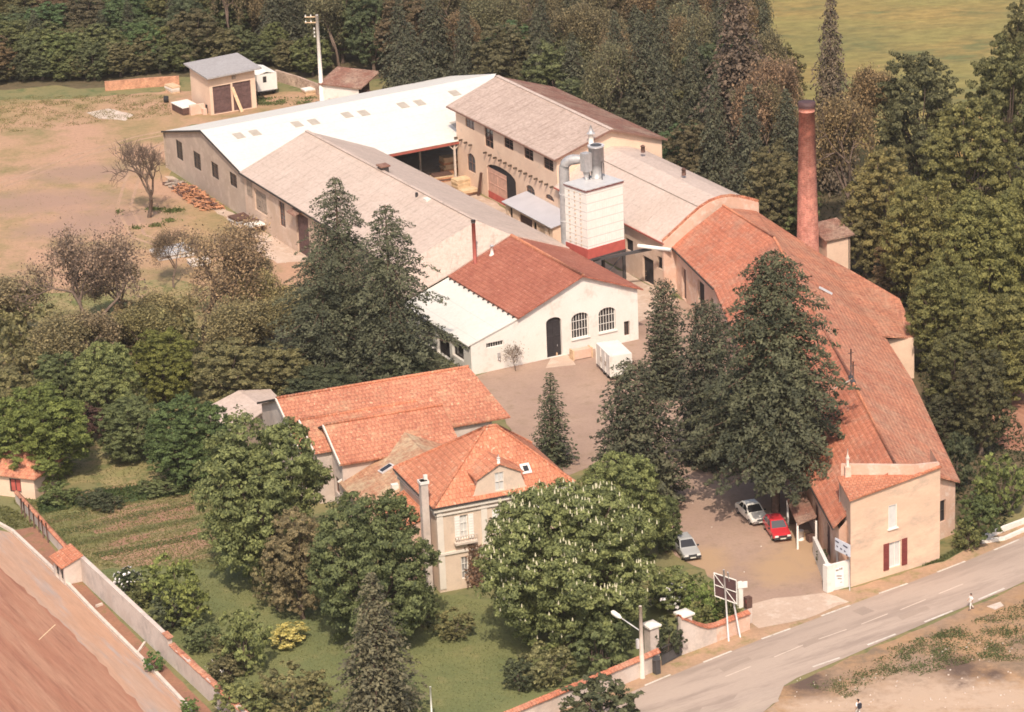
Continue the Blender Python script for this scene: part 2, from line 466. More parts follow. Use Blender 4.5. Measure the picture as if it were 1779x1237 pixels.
def m_gloss(name, c, rough=.25, coat=.6):
    m, t, b = nt(name); b.inputs['Base Color'].default_value = (*c, 1); b.inputs['Roughness'].default_value = rough
    b.inputs['Coat Weight'].default_value = coat; b.inputs['Specular IOR Level'].default_value = .5
m_gloss('car_white', (.78, .74, .67)); m_gloss('car_red', (.55, .035, .045)); m_gloss('car_silver', (.40, .39, .37), .3)
m_gloss('glass_dark', (.035, .033, .035), .12, 0); m_gloss('glass_mid', (.10, .10, .11), .12, 0)
m_gloss('glass_pale', (.30, .28, .27), .2, 0)

m_tile('tile_orange', (.70, .295, .165), (.62, .24, .135), (.62, .40, .26), row=.5, wid=.34, mortar=.42, lich=(.58, .78), dark=(.36, .12, .075), darkf=(.6, .78))
m_tile('tile_barn', (.65, .28, .165), (.55, .225, .135), (.60, .40, .24), lich=(.52, .72), dark=(.34, .12, .085), darkf=(.54, .72), row=.52, wid=.36, mortar=.45)
m_tile('tile_lichen', (.60, .34, .20), (.56, .29, .17), (.60, .47, .30), lich=(.40, .60), dark=(.40, .17, .10), darkf=(.5, .68), row=.5, wid=.5)
m_tile('tile_red', (.44, .155, .10), (.50, .19, .12), (.52, .24, .165), row=.5, wid=.32, mortar=.38, lich=(.55, .78), dark=(.22, .055, .045), darkf=(.6, .75))
m_tile('tile_old', (.72, .315, .185), (.62, .25, .145), (.56, .33, .215), lich=(.44, .68), dark=(.34, .13, .09), darkf=(.48, .68), row=.48, wid=.3, mortar=.36)
m_tile('tile_main', (.67, .26, .15), (.58, .21, .12), (.53, .31, .21), lich=(.48, .7), dark=(.36, .14, .10), darkf=(.52, .72), row=.48, wid=.3, mortar=.36)
m_tile('tile_brown', (.34, .17, .12), (.30, .14, .10), (.42, .30, .22), lich=(.42, .64), dark=(.18, .10, .08), darkf=(.5, .68))
m_corr('roof_white', (.69, .665, .61), (.66, .625, .57), (.64, .58, .51), st=(.56, .85), bstr=.15, jdark=.87, joint=2.4, spk=.9)
m_corr('roof_grey', (.60, .475, .40), (.54, .42, .35), (.36, .29, .24), st=(.52, .74), bstr=.35, jdark=.9)
m_corr('roof_greyext', (.62, .495, .425), (.56, .44, .37), (.38, .30, .25), st=(.56, .76), bstr=.3, jdark=.93)
m_corr('roof_twost', (.57, .435, .365), (.50, .375, .31), (.34, .24, .19), st=(.5, .7), bstr=.4, jdark=.88, spk=.66)
m_corr('roof_garage', (.40, .375, .37), (.37, .345, .34), (.31, .28, .27), st=(.6, .8), bstr=.2, jdark=.92)
m_corr('silo_white', (.82, .79, .73), (.79, .75, .68), (.72, .66, .58), pitch=.3, st=(.62, .85), joint=.95, bstr=.15, jdark=.72, spk=.92)
m_brick('chimney_brick', (.52, .215, .155), (.42, .16, .12), (.55, .34, .27), wid=.5, row=.2)
m_brick('stone_rubble', (.50, .36, .27), (.42, .29, .21), (.56, .44, .36), wid=.5, row=.25)
m_foliage('leaf', .32); m_foliage('needle', .12); m_foliage('blade', .2, (.8, .82, .85), (1.35, 1.3, 1.15))

# ------------------------------------------------------------------ plant archetypes
def fast(name, v, f4, tint, mats, midx=None, smooth=False):
    me = bpy.data.meshes.new(name)
    n, k = len(v), len(f4)
    me.vertices.add(n); me.vertices.foreach_set('co', np.asarray(v, np.float32).ravel())
    me.loops.add(k * 4); me.loops.foreach_set('vertex_index', np.asarray(f4, np.int32).ravel())
    me.polygons.add(k); me.polygons.foreach_set('loop_start', np.arange(0, k * 4, 4, dtype=np.int32))
    me.polygons.foreach_set('loop_total', np.full(k, 4, np.int32))
    for m in mats: me.materials.append(MAT[m])
    if midx is not None: me.polygons.foreach_set('material_index', np.asarray(midx, np.int32))
    a = me.attributes.new('tint', 'FLOAT', 'FACE'); a.data.foreach_set('value', np.asarray(tint, np.float32))
    me.update(calc_edges=True); me.validate()
    return me

def unit(a): return a / np.maximum(np.linalg.norm(a, axis=1, keepdims=True), 1e-6)

def leaves(c, n, size, g, asp=.6, jitter=.7):
    """diamond leaves at centres c, facing n"""
    k = len(c)
    n = unit(n + g.normal(0, jitter, (k, 3)))
    t = unit(np.cross(n, g.normal(0, 1, (k, 3)))); b = np.cross(n, t)
    s = (np.asarray(size) * g.uniform(.65, 1.35, k))[:, None]
    v = np.stack([c - t * s * .5, c - b * s * .5 * asp, c + t * s * .5, c + b * s * .5 * asp], 1).reshape(-1, 3)
    return v, np.arange(k * 4).reshape(k, 4)

def tubes(segs, sides=5):
    """segs: list of (a, b, ra, rb) -> quads"""
    V, Fc = [], []
    for a, b, ra, rb in segs:
        a, b = np.array(a, float), np.array(b, float); t = b - a; t /= max(np.linalg.norm(t), 1e-6)
        u = np.array([0, 0, 1.]) if abs(t[2]) < .9 else np.array([0, 1., 0]); x = np.cross(t, u); x /= np.linalg.norm(x); y = np.cross(t, x)
        k = len(V)
        for p, r in ((a, ra), (b, rb)):
            for j in range(sides):
                an = 2 * math.pi * j / sides; V.append(p + (x * math.cos(an) + y * math.sin(an)) * r)
        for j in range(sides):
            j2 = (j + 1) % sides; Fc.append([k + j, k + j2, k + sides + j2, k + sides + j][::-1])
    return np.array(V), np.array(Fc)

def trunk_mesh(name, segs, mat='bark', sides=6):
    v, f = tubes(segs, sides)
    return fast(name, v, f, np.full(len(f), .5), [mat])

def broadleaf(seed, lobes=13, clumps=26, per=34, leaf=.36, h=10., w=9., base=.2, flat=.85, irregular=.25, core=.35, up=.35, rr=(.10, .145), kr=(.72, .84)):
    g = np.random.default_rng(seed)
    zc = h * (base + (1 - base) * .48); rz = h * (1 - base) * .5
    C, Rr = [], []
    for i in range(lobes):
        th = i * 2.399 + g.uniform(-.4, .4); zz = 1 - 2 * (i + .5) / lobes
        r = math.sqrt(max(0, 1 - zz * zz)); k = g.uniform(*kr) if i % 4 else g.uniform(.3, .6)
        C.append([r * math.cos(th) * w / 2 * k, r * math.sin(th) * w / 2 * k, zc + zz * rz * k * 1.04 * g.uniform(.95, 1.04)])
        Rr.append(w * g.uniform(*rr))
    C.append([0, 0, zc]); Rr.append(w * .34)
    C = np.array(C); Rr = np.array(Rr)
    P, Nn, T = [], [], []
    for c, r in zip(C, Rr):
        d = unit(g.normal(0, 1, (clumps, 3)) + np.array([0, 0, up]))
        rad = r * g.uniform(1 - core, 1.12, (clumps, 1))
        cc = c + d * rad * np.array([1, 1, flat])
        tn = g.uniform(0, 1, clumps)
        for q, dd, tt in zip(cc, d, tn):
            k = int(per * g.uniform(.6, 1.4)); cr = r * g.uniform(.22, .42)
            o = unit(g.normal(0, 1, (k, 3))) * (cr * g.uniform(.2, 1, (k, 1)) ** .6)
            P.append(q + o * np.array([1.15, 1.15, .5])); Nn.append(np.tile(dd, (k, 1)) + .6 * unit(o) + np.array([0, 0, .45]))
            T.append(np.clip(tt * .35 + g.uniform(0, .65, k) ** 1.3, 0, 1))
    P = np.concatenate(P); Nn = np.concatenate(Nn); T = np.concatenate(T)
    v, f = leaves(P, Nn, np.full(len(P), leaf), g)
    crown = fast('crown_mesh', v, f, T, ['leaf'])
    segs = [((0, 0, 0), (0.05, 0.03, h * base), .035 * h, .028 * h), ((0.05, .03, h * base), (0, 0, zc), .028 * h, .016 * h)]
    for c, r in zip(C[:-1][::2], Rr[::2]):
        st = np.array([0, 0, h * (base + .25 * g.uniform(0, 1))]); md = st * .45 + c * .55 + g.normal(0, .2, 3)
        segs += [(st, md, .012 * h, .008 * h), (md, c, .008 * h, .003 * h)]
    return trunk_mesh('trunk_mesh', segs), crown, (P, Nn)

def conifer(seed, h=12., w=6., tiers=34, droop=.35, sprays=13, spray=.5, power=.85, irr=.25, bare=.06, per=9, top_thin=1.0, wid=.45):
    g = np.random.default_rng(seed)
    P, Nn, S, T = [], [], [], []
    segs = [((0, 0, 0), (0, 0, h * .5), .02 * h, .013 * h), ((0, 0, h * .5), (0, 0, h * .985), .013 * h, .002 * h)]
    for i in range(tiers):
        f = (i + g.uniform(-.3, .3)) / tiers; f = min(max(f, 0), .985)
        z = h * (bare + (1 - bare) * f)
        r0 = w / 2 * (1 - f) ** power * (1 if f > .12 else .75 + 2 * f) + .12
        nb = max(4, int(per * (1 - f * .45)))
        ph = g.uniform(0, 6.28)
        for j in range(nb):
            a = ph + 6.283 * j / nb + g.uniform(-.3, .3); r = r0 * g.uniform(1 - irr, 1 + irr * .6)
            d = np.array([math.cos(a), math.sin(a), 0]); sd = np.array([-d[1], d[0], 0])
            tip = np.array([0, 0, z]) + d * r + np.array([0, 0, -droop * r + .12 * r])
            if r > .9 and j % 2 == 0: segs.append(((0, 0, z), tuple(tip * .9 + np.array([0, 0, z]) * .1 * np.array([0, 0, 1])), .012 + .006 * r, .006))
            k = max(3, int(sprays * (r / (w / 2)) ** .8 + 2))
            tt = g.uniform(.12, 1.03, k)
            wd = wid * r * (1.05 - tt) + .10
            q = np.array([0, 0, z]) + d * (tt * r)[:, None] + sd * (g.uniform(-1, 1, k) * wd)[:, None]
            q[:, 2] += -droop * r * tt ** 1.6 + .12 * r * tt + g.normal(0, .05 * h / 12, k)
            P.append(q); Nn.append(np.tile(d * .35 + np.array([0, 0, 1]), (k, 1))); S.append(np.full(k, spray) * (.75 + .35 * (1 - f)))
            T.append(np.clip(g.uniform(0, .6) + g.uniform(0, .4, k), 0, 1))
    P = np.concatenate(P); Nn = np.concatenate(Nn); S = np.concatenate(S); T = np.concatenate(T)
    v, f = leaves(P, Nn, S, g, asp=.5, jitter=.45)
    return trunk_mesh('trunk_mesh', segs, 'bark_red'), fast('crown_mesh', v, f, T, ['needle']), (P, Nn)

def bare_tree(seed, h=8., w=8., levels=5, bud=0.0, leaf=.14, trunk=.22, spread=.75, fork=(3, 4), bark='bark', r0=.028):
    g = np.random.default_rng(seed); segs = []; tips = []
    def grow(p, d, L, r, lv):
        k = 3 if lv < levels - 1 else 2
        q = p
        for i in range(k):
            d2 = d + g.normal(0, .16, 3); d2[2] += .05; d2 /= np.linalg.norm(d2)
            e = q + d2 * L / k
            segs.append((q, e, r * (1 - .3 * i / k), r * (1 - .3 * (i + 1) / k))); q = e; d = d2
            if lv >= 2: tips.append((e, d2))
        if lv >= levels: return
        for i in range(int(g.integers(fork[0], fork[1] + 1))):
            a = g.uniform(0, 6.28); u = np.cross(d, [math.cos(a), math.sin(a), .3]); u /= max(np.linalg.norm(u), 1e-6)
            n = d * (1 - spread * .45) + u * spread * g.uniform(.6, 1.1) + np.array([0, 0, .12]); n /= np.linalg.norm(n)
            grow(q - d * L * g.uniform(0, .25), n, L * g.uniform(.62, .82), r * .6, lv + 1)
    grow(np.zeros(3), np.array([0, 0, 1.]), h * trunk, r0 * h, 0)
    al = np.array([s[1] for s in segs]); sx = w / max(np.ptp(al[:, 0]), np.ptp(al[:, 1])); sz = h / al[:, 2].max()
    S = np.array([sx, sx, sz]); segs = [(a * S, b * S, max(ra, .012), max(rb, .010)) for a, b, ra, rb in segs]
    v, f = tubes(segs, 4)
    tm = fast('branches_mesh', v, f, np.full(len(f), .5), [bark])
    cm = None
    if bud > 0:
        tp = np.array([t[0] for t in tips]) * S; k = int(len(tp) * bud)
        idx = g.integers(0, len(tp), k); P = tp[idx] + g.normal(0, .33, (k, 3))
        v, f = leaves(P, np.tile([0, 0, 1.], (k, 1)), np.full(k, leaf), g, jitter=1.0)
        cm = fast('crown_mesh', v, f, g.uniform(0, 1, k), ['leaf'])
    return tm, cm, None

ARC = {}
def arch_tree(kind, variants):
    out = []
    for (tm, cm, pn), h, w in variants: out.append((tm, cm, h, w, pn))
    ARC[kind] = out
arch_tree('round', [(broadleaf(1, 62, 20, 56, .215, w=9.4, base=.0, core=.2, up=.5), 10, 9.8), (broadleaf(2, 66, 18, 58, .215, w=9.4, base=.0, irregular=.3, core=.25, up=.5), 10, 9.8), (broadleaf(3, 58, 21, 58, .215, w=9.4, base=.0, flat=.95, core=.22, up=.5), 10, 9.8)])
arch_tree('forest', [(broadleaf(4, 46, 18, 62, .215, w=8, base=.06, core=.25, up=.5), 10, 8.4), (broadleaf(5, 50, 16, 64, .215, w=8, base=.08, core=.35, up=.5), 10, 8.4), (broadleaf(6, 44, 19, 62, .215, w=8.5, base=.06, flat=1.1, core=.3, up=.5), 10, 8.8)])
arch_tree('chestnut', [(broadleaf(8, 105, 24, 54, .24, h=12, w=15, rr=(.075, .12), base=.04, core=.2, up=.6), 12, 14.2)])
arch_tree('spruce', [(conifer(11, w=6.6, droop=.42, tiers=46, irr=.42, sprays=46, spray=.34, power=.72, per=11, wid=.5), 12, 6.6), (conifer(12, w=7, tiers=44, droop=.5, irr=.48, sprays=50, spray=.34, power=.7, per=11, wid=.55), 12, 7)])
arch_tree('slim', [(conifer(13, w=4.6, tiers=42, power=.62, droop=.3, sprays=24, spray=.3, irr=.2, bare=.02), 12, 4.4)])
arch_tree('cedar', [(conifer(14, h=14, w=9.5, tiers=42, power=.36, droop=.34, sprays=230, spray=.25, irr=.46, per=11, wid=.5, bare=.215), 14, 10), (conifer(15, h=14, w=9.5, tiers=36, power=.5, droop=.44, sprays=180, spray=.25, irr=.55, per=10, wid=.5), 14, 10)])
arch_tree('yew', [(conifer(16, h=10, w=6.5, tiers=46, power=.32, droop=.12, sprays=56, spray=.3, irr=.2, bare=.0, per=12, wid=.6), 10, 6.8)])
arch_tree('cypress', [(conifer(17, h=10, w=3.4, tiers=52, power=.3, droop=-.3, sprays=28, spray=.28, irr=.16, bare=.0, per=9, wid=.7), 10, 3.6)])
arch_tree('bare', [(bare_tree(21, 7.5, 7, 5, 0, trunk=.26, bark='bark'), 7.5, 7)])
arch_tree('budding', [(bare_tree(22, 8, 9, 5, 6, .17, trunk=.12), 8, 9), (bare_tree(23, 8, 9, 5, 7, .17, trunk=.12), 8, 9)])
arch_tree('leafing', [(bare_tree(24, 10, 7, 5, 14, .24, trunk=.14, bark='bark'), 10, 7), (bare_tree(25, 10, 7.5, 5, 11, .24, trunk=.16, bark='bark'), 10, 7.5)])
arch_tree('shrub', [(broadleaf(31, 22, 10, 22, .15, h=2.4, w=2.8, base=.04), 2.4, 3.0), (broadleaf(32, 24, 9, 22, .15, h=2.2, w=3.0, base=.04, core=.5), 2.2, 3.2)])
arch_tree('twiggy', [(bare_tree(33, 2.4, 2.2, 4, .7, .12, trunk=.12, r0=.016), 2.4, 2.2)])

_cnt = [0]
def plant(kind, base, h, w, name, label, color, group=None, cat='tree', var=None, rot=None, wy=None, lean=None, tname='trunk', cname='crown'):
    tm, cm, h0, w0, pn = ARC[kind][(_cnt[0] if var is None else var) % len(ARC[kind])]
    _cnt[0] += 1
    r = thing(name, label, cat, (base[0], base[1], base[2] if len(base) > 2 else 0), group)
    r.scale = (w / w0, (wy or w) / w0, h / h0); r.rotation_euler = (0, 0, random.uniform(0, 6.28) if rot is None else rot)
    if lean: r.rotation_euler = (lean[0], lean[1], r.rotation_euler[2])
    for nm, me in ((tname, tm), (cname, cm)):
        if me is None: continue
        o = bpy.data.objects.new(nm, me); col.objects.link(o); o.parent = r
        o.color = (*color, 1)
    return r

def plant_px(kind, cx, top, wpx, base_y, name, label, color, **k):
    """crown seen centred on column cx, reaching up to row top, wpx wide; trunk foot at row base_y"""
    lean_px = ROLL * (base_y - top)
    b = G(cx + lean_px * .5, base_y)
    h = top_z(b, cx - lean_px * .5, top)
    sc = FPX / (b - EYE).dot(_F)
    return plant(kind, b, h, wpx / sc, name, label, color, **k)
# ------------------------------------------------------------------ ground and paved areas (one sheet above the next)
def sheet(name, pts, z, mat, jit=0.0, sub=1.2, label=None):
    P = [G(*p) for p in pts]; out = []
    r = random.Random(sum(map(ord, name)))
    for i in range(len(P)):
        a, b = P[i], P[(i + 1) % len(P)]; L = (b - a).length
        n = max(1, int(L / sub)) if jit else 1
        nr = Vector((-(b - a).y, (b - a).x, 0)).normalized()
        for k in range(n):
            q = a.lerp(b, k / n)
            if jit: q = q + nr * r.gauss(0, jit) * min(1, L / 4)
            out.append(Vector((q.x, q.y, z)))
    m = MB(); m._tess(out, 0)
    for f in m.f:
        a, b, c = [m.v[i] for i in f[:3]]
        if (b - a).cross(c - a).z < 0: f.reverse()
    o = m.build(name, mat); return tag(o, label, None, None, 'structure')

m = MB(); m.quad((-2500, -200, 0), (2500, -200, 0), (2500, 5000, 0), (-2500, 5000, 0)); tag(m.build('ground', 'mat_ground'), kind='structure')
sheet('field', [(-120, 176), (120, 172), (290, 158), (500, 160), (660, 160), (640, 215), (330, 216), (296, 306), (430, 400), (545, 452), (560, 500), (420, 505), (250, 490), (110, 520), (-140, 560)], .004, 'mat_field', .25)
sheet('grass', [(-140, 520), (110, 508), (250, 485), (420, 500), (560, 500), (720, 640), (500, 700), (380, 860), (30, 830), (-160, 780)], .008, 'mat_grassy', .4)
sheet('forest_ground', [(-200, -140), (1280, -140), (1290, 40), (1400, 240), (1500, 330), (1779, 260), (1900, 260), (1900, 800), (1720, 900), (1650, 940), (1560, 700), (1400, 480), (1180, 330), (900, 190), (780, 130), (560, 140), (400, 130), (180, 150), (-200, 160)], .006, 'mat_forestfloor', .6, 3)
sheet('meadow', [(1285, -150), (1290, 60), (1420, 240), (1500, 330), (1779, 250), (2000, 180), (2000, -150)], .012, 'mat_meadow', .8, 4)
sheet('bare_earth', [(1700, 660), (1800, 650), (1800, 790), (1725, 770)], .012, 'mat_gravelred', .3)
sheet('vegetable_garden', [(40, 880), (200, 845), (380, 825), (400, 900), (380, 985), (240, 1000), (150, 955), (90, 915)], .012, 'mat_garden', .25)
sheet('lawn', [(170, 990), (400, 980), (560, 1000), (700, 1030), (850, 1040), (1100, 1030), (1210, 1090), (1150, 1140), (880, 1245), (800, 1300), (460, 1300), (250, 1075)], .016, 'mat_lawn', .3)
sheet('hall_floor', [(640, 262), (800, 235), (820, 330), (1000, 430), (1180, 520), (1240, 545), (1130, 600), (1040, 560), (930, 420), (700, 300)], .014, 'mat_court', .15)
sheet('car_park', [(824, 652), (950, 612), (1060, 600), (1115, 560), (1180, 520), (1260, 545), (1330, 700), (1420, 880), (1460, 950), (1450, 1040), (1300, 1060), (1245, 1010), (1165, 955), (1150, 850), (1060, 800), (980, 830), (900, 770), (850, 690)], .018, 'mat_yard', .18)
sheet('patio', [(438, 428), (480, 405), (548, 420), (600, 440), (585, 450), (480, 458)], .010, 'mat_apron', .12)
sheet('path', [(285, 306), (300, 306), (440, 392), (470, 408), (455, 422), (400, 385)], .012, 'mat_court', .12)
# street
def band(p0, p1, off): pass
sheet('verge', [(1090, 1180), (1146, 1150), (1190, 1130), (1310, 1075), (1440, 1030), (1480, 1022), (1640, 975), (1700, 945), (1800, 900), (1800, 945), (1560, 1040), (1300, 1128), (1120, 1205), (1000, 1280), (840, 1280)], .020, 'mat_verge', .12)
sheet('road', [(900, 1300), (1000, 1245), (1118, 1193), (1222, 1152), (1325, 1110), (1430, 1070), (1530, 1031), (1632, 993), (1720, 958), (1900, 880), (1900, 965), (1779, 1011), (1745, 1026), (1657, 1063), (1558, 1104), (1460, 1146), (1385, 1178), (1362, 1192), (1352, 1215), (1300, 1262), (1250, 1310)], .026, 'mat_road', .04, 3)
for k, pg in enumerate(([(1385, 1120), (1428, 1103), (1440, 1108), (1398, 1126)], [(1560, 1072), (1610, 1053), (1616, 1058), (1568, 1078)], [(1250, 1162), (1300, 1142), (1306, 1146), (1258, 1168)], [(1480, 1062), (1500, 1054), (1520, 1062), (1498, 1070)])): sheet('road_patch', pg, .0285, 'mat_patchtar', .04, .6)
def ruts(pts, w, mat, z):
    m = MB(); P = [G(*p) for p in pts]
    for off in (-.8, .8):
        for i in range(len(P) - 1):
            q = []
            for j in (i, i + 1):
                d = (P[min(j + 1, len(P) - 1)] - P[max(j - 1, 0)]).normalized(); n = Vector((-d.y, d.x, 0)); q.append((P[j] + n * (off - w / 2), P[j] + n * (off + w / 2)))
            a, b = q; m.quad(*[Vector((v.x, v.y, z)) for v in (a[0], b[0], b[1], a[1])])
    for f in m.f:
        a, b, c = [m.v[i] for i in f[:3]]
        if (b - a).cross(c - a).z < 0: f.reverse()
    tag(m.build('wheel_track', mat), kind='structure')
ruts([(395, 212), (330, 225), (270, 262), (230, 310), (215, 360), (240, 410), (330, 440), (440, 436), (490, 425)], .4, 'mat_track', .0065)
ruts([(-20, 330), (60, 300), (140, 270), (240, 240), (330, 222)], .4, 'mat_track', .0075)
sheet('driveway', [(1296, 1052), (1345, 1040), (1432, 1030), (1452, 1036), (1475, 1046), (1398, 1075), (1318, 1092), (1300, 1080)], .032, 'mat_apron', .08)
sheet('roadside_lot', [(1362, 1194), (1460, 1150), (1560, 1108), (1660, 1067), (1745, 1030), (1900, 960), (1950, 1300), (1262, 1300), (1302, 1262), (1354, 1216)], .022, 'mat_waste', .15)
sheet('dusty_turnout', [(1150, 1262), (1250, 1222), (1320, 1196), (1358, 1194), (1350, 1218), (1300, 1262), (1250, 1310), (1060, 1310)], .034, 'mat_dustroad', .3)
def spots(mat, lst, c, nscale=1.2):
    m = MAT[mat]; t = m.node_tree; b = [n for n in t.nodes if n.type == 'BSDF_PRINCIPLED'][0]
    cur = b.inputs['Base Color'].links[0].from_socket; p = pos(t); nz = noise(t, p, nscale, 6, .7)
    for px, py, rx, ry in lst:
        g = G(px, py); mp = t.nodes.new('ShaderNodeMapping'); mp.vector_type = 'TEXTURE'; mp.inputs['Location'].default_value = g; mp.inputs['Scale'].default_value = (rx, ry, 5); t.links.new(p, mp.inputs[0])
        ln = t.nodes.new('ShaderNodeVectorMath'); ln.operation = 'LENGTH'; t.links.new(mp.outputs[0], ln.inputs[0])
        ad = t.nodes.new('ShaderNodeMath'); ad.operation = 'MULTIPLY_ADD'; ad.inputs[1].default_value = 1.6; t.links.new(nz, ad.inputs[0]); t.links.new(ln.outputs['Value'], ad.inputs[2])
        f = t.nodes.new('ShaderNodeMapRange'); f.inputs[1].default_value = 1.15; f.inputs[2].default_value = 1.9; f.inputs[3].default_value = .85; f.inputs[4].default_value = 0; t.links.new(ad.outputs[0], f.inputs[0])
        cur = mixc(t, f.outputs[0], cur, c)
    t.links.new(cur, b.inputs['Base Color'])
spots('mat_waste', [(1668, 1163, 2.2, 3.2), (1668, 1190, 1.4, 1.4), (1728, 1173, 1.2, 1.6), (1400, 1186, 2.2, 3)], (.09, .06, .05))
spots('mat_waste', [(1600, 1215, 6, 5), (1740, 1215, 5, 4), (1440, 1228, 5, 2)], (.50, .36, .26))
spots('mat_field', [(190, 380, 9, 5), (70, 350, 12, 6), (110, 400, 8, 4), (150, 300, 9, 5)], (.33, .21, .155), .4)
spots('mat_yard', [(1400, 960, 3.5, 6), (1350, 990, 3, 4), (1230, 975, 2.5, 4)], (.41, .27, .16), .6)
sheet('soil_strip', [(180, 948), (215, 934), (262, 927), (255, 936), (205, 950)], .016, 'mat_soilpink', .15)
sheet('soil_strip', [(236, 898), (280, 886), (335, 876), (340, 886), (290, 898), (245, 906)], .016, 'mat_soilpink', .2)
sheet('soil_strip', [(290, 936), (345, 915), (350, 930), (310, 945)], .016, 'mat_soilpink', .2)
sheet('soil_strip', [(305, 846), (365, 836), (368, 850), (330, 858)], .016, 'mat_soilpink', .2)
sheet('soil_strip', [(160, 920), (240, 905), (330, 895), (330, 902), (240, 913), (165, 928)], .015, 'mat_soilpink', .2)
m = MB()
LINES = [((1120, 1191.5), (1165, 1172.5)), ((1222, 1151), (1271, 1131.5)), ((1323, 1110.5), (1373, 1092.5)), ((1427, 1070.5), (1477, 1052)), ((1527, 1031.5), (1577, 1014)), ((1628, 994.5), (1677, 975.5)), ((1727, 956), (1770, 938)),
         ((1412, 1159), (1459, 1143)), ((1507, 1121), (1556, 1102)), ((1606, 1081), (1655, 1061.5)), ((1700, 1042), (1745, 1022.5))]
def stripe(m, a, b, w, z):
    a, b = G(*a), G(*b); t = (b - a).normalized(); n = Vector((-t.y, t.x, 0)) * w / 2
    q = [a - n, b - n, b + n, a + n]; m.quad(*[Vector((p.x, p.y, z)) for p in q])
for a, b in LINES: stripe(m, a, b, .2, .031)
tag(m.build('road_markings', 'paint_line'), kind='structure')
m = MB()
for a, b in [((1345, 1142), (1395, 1121)), ((1422, 1111), (1471, 1094)), ((1496, 1085), (1542, 1067)), ((1564, 1060), (1608, 1042)), ((1631, 1032), (1673, 1015)), ((1260, 1176), (1305, 1158))]: stripe(m, a, b, .11, .031)
tag(m.build('road_markings', 'paint_worn'), kind='structure')
# south-west: red court, path, planting strip
sheet('path', [(-80, 905), (22, 926), (103, 1000), (166, 1066), (259, 1158), (332, 1235), (400, 1310), (260, 1310), (200, 1235), (140, 1150), (60, 1083), (0, 1030), (-80, 960)], .012, 'mat_path', .06)
sheet('gravel_court', [(-80, 912), (0, 987), (111, 1086), (174, 1150), (251, 1237), (318, 1312), (-80, 1312)], .016, 'mat_gravelred', .1)
sheet('planting_strip', [(22, 922), (60, 915), (143, 1011), (236, 1106), (369, 1238), (440, 1310), (400, 1310), (332, 1236), (259, 1159), (166, 1067), (103, 1001)], .008, 'mat_soil', .03)

def polyline_wall(m, pts, h, w, mat=0):
    P = [G(*p) for p in pts]
    for a, b in zip(P, P[1:]):
        m.beam(a + Vector((0, 0, h / 2)), b + Vector((0, 0, h / 2)), w, h, mat)
m = MB(); polyline_wall(m, [(-60, 880), (22, 925), (103, 1001), (166, 1067), (259, 1159), (332, 1236), (410, 1320)], .28, .28)
tag(m.build('kerb', 'concrete'), 'pale concrete kerb between the path and the planting strip', 'kerb', kind='structure')
for p, q in (((167, 1055), (178, 1051)), ((240, 1135), (252, 1118)), ((120, 1006), (143, 1010))):
    m = MB(); polyline_wall(m, [p, q], .2, .18); tag(m.build('kerb', 'concrete'), kind='structure')

# ------------------------------------------------------------------ buildings
def wl(a, b):
    a, b = Vector(a), Vector(b); return Fr(a, math.degrees(math.atan2(b.y - a.y, b.x - a.x)))
def pr(fr, tl, br):
    u0, z1 = fr.uz(*tl); u1, z0 = fr.uz(*br); return rect(u0, max(z0, .02), u1, z1)
def pa(fr, tl, br, rise):
    u0, z1 = fr.uz(*tl); u1, z0 = fr.uz(*br); return arch(u0, max(z0, .02), u1, z1 + rise, rise)
def ridge_caps(m, a, b, r=.14, mat=0): m.tube([Vector(a) + Vector((0, 0, .03)), Vector(b) + Vector((0, 0, .03))], r, 6, mat)
VZ = lambda p, z: Vector((p.x, p.y, z))

# --- white workshop with the red roof
FA = Fr(G(820, 652), 26.5); FAB = 116.5
rt = thing('white_workshop', 'whitewashed workshop with a red tile roof and two arched barred windows', 'workshop', FA.p(9, 6))
D = 15.3
wu = lambda px, py: FA.uz(px, py)
a, b = FA.p(0, 0), FA.p(19.15, 0)
win1 = arch(11.42, 1.55, 13.62, 4.35, .55); win2 = arch(14.62, 1.85, 16.95, 4.55, .55)
u0, z0 = wu(994, 590); u1, z1 = wu(1022, 545); win1 = arch(u0, z0, u1, z1 + .3, .55)
u0, z0 = wu(1041, 579); u1, z1 = wu(1069, 536); win2 = arch(u0, z0, u1, z1 + .3, .55)
u0, z1 = wu(948.4, 559); u1, _ = wu(975, 556); dr = arch(u0, .05, u1, z1 + .3, .5)
sw = pr(FA, (1084, 559), (1094.5, 582)); lw = pr(FA, (844.6, 597.2), (874.6, 599.6))
lw = rect(lw[0][0], lw[0][1], lw[1][0], wu(859, 594)[1])
m = MB()
m.wall(a, b, [(0, 0), (19.15, 0), (19.15, 5.5), (12.7, 8.05), (5.56, 5.2), (0, 3.25)], [win1, win2, dr, sw, lw], .3)
m.wall(b, b + FA.n * D, [(0, 0), (D, 0), (D, 5.5), (0, 5.5)])
m.wall(a + FA.n * D + FA.d * 19.15, a + FA.n * D, [(0, 0), (19.15, 0), (19.15, 3.25), (13.6, 5.2), (6.45, 8.05), (0, 5.5)])
lt = FA.p(0, D)
m.wall(lt, a, [(0, 0), (D, 0), (D, 3.2), (0, 3.2)], [rect(3.4, .05, 6.6, 2.5), rect(7.4, .05, 10.4, 2.5), rect(11, .9, 13.6, 2.4)], .4)
m.build('wall', 'wall_white', rt)
for op in (rect(3.4, .05, 6.6, 2.5), rect(7.4, .05, 10.4, 2.5)): dark_door(rt, lt, a, op, .38)  # open bays: dark panels stand in for the shade inside
window(rt, lt, a, rect(11, .9, 13.6, 2.4), .38, 'frame_dark', 'glass_dark', (2, 0))
for op in (win1, win2): window(rt, a, b, op, .3, 'frame_white', 'glass_dark', (5, 2), .06, sill=True)
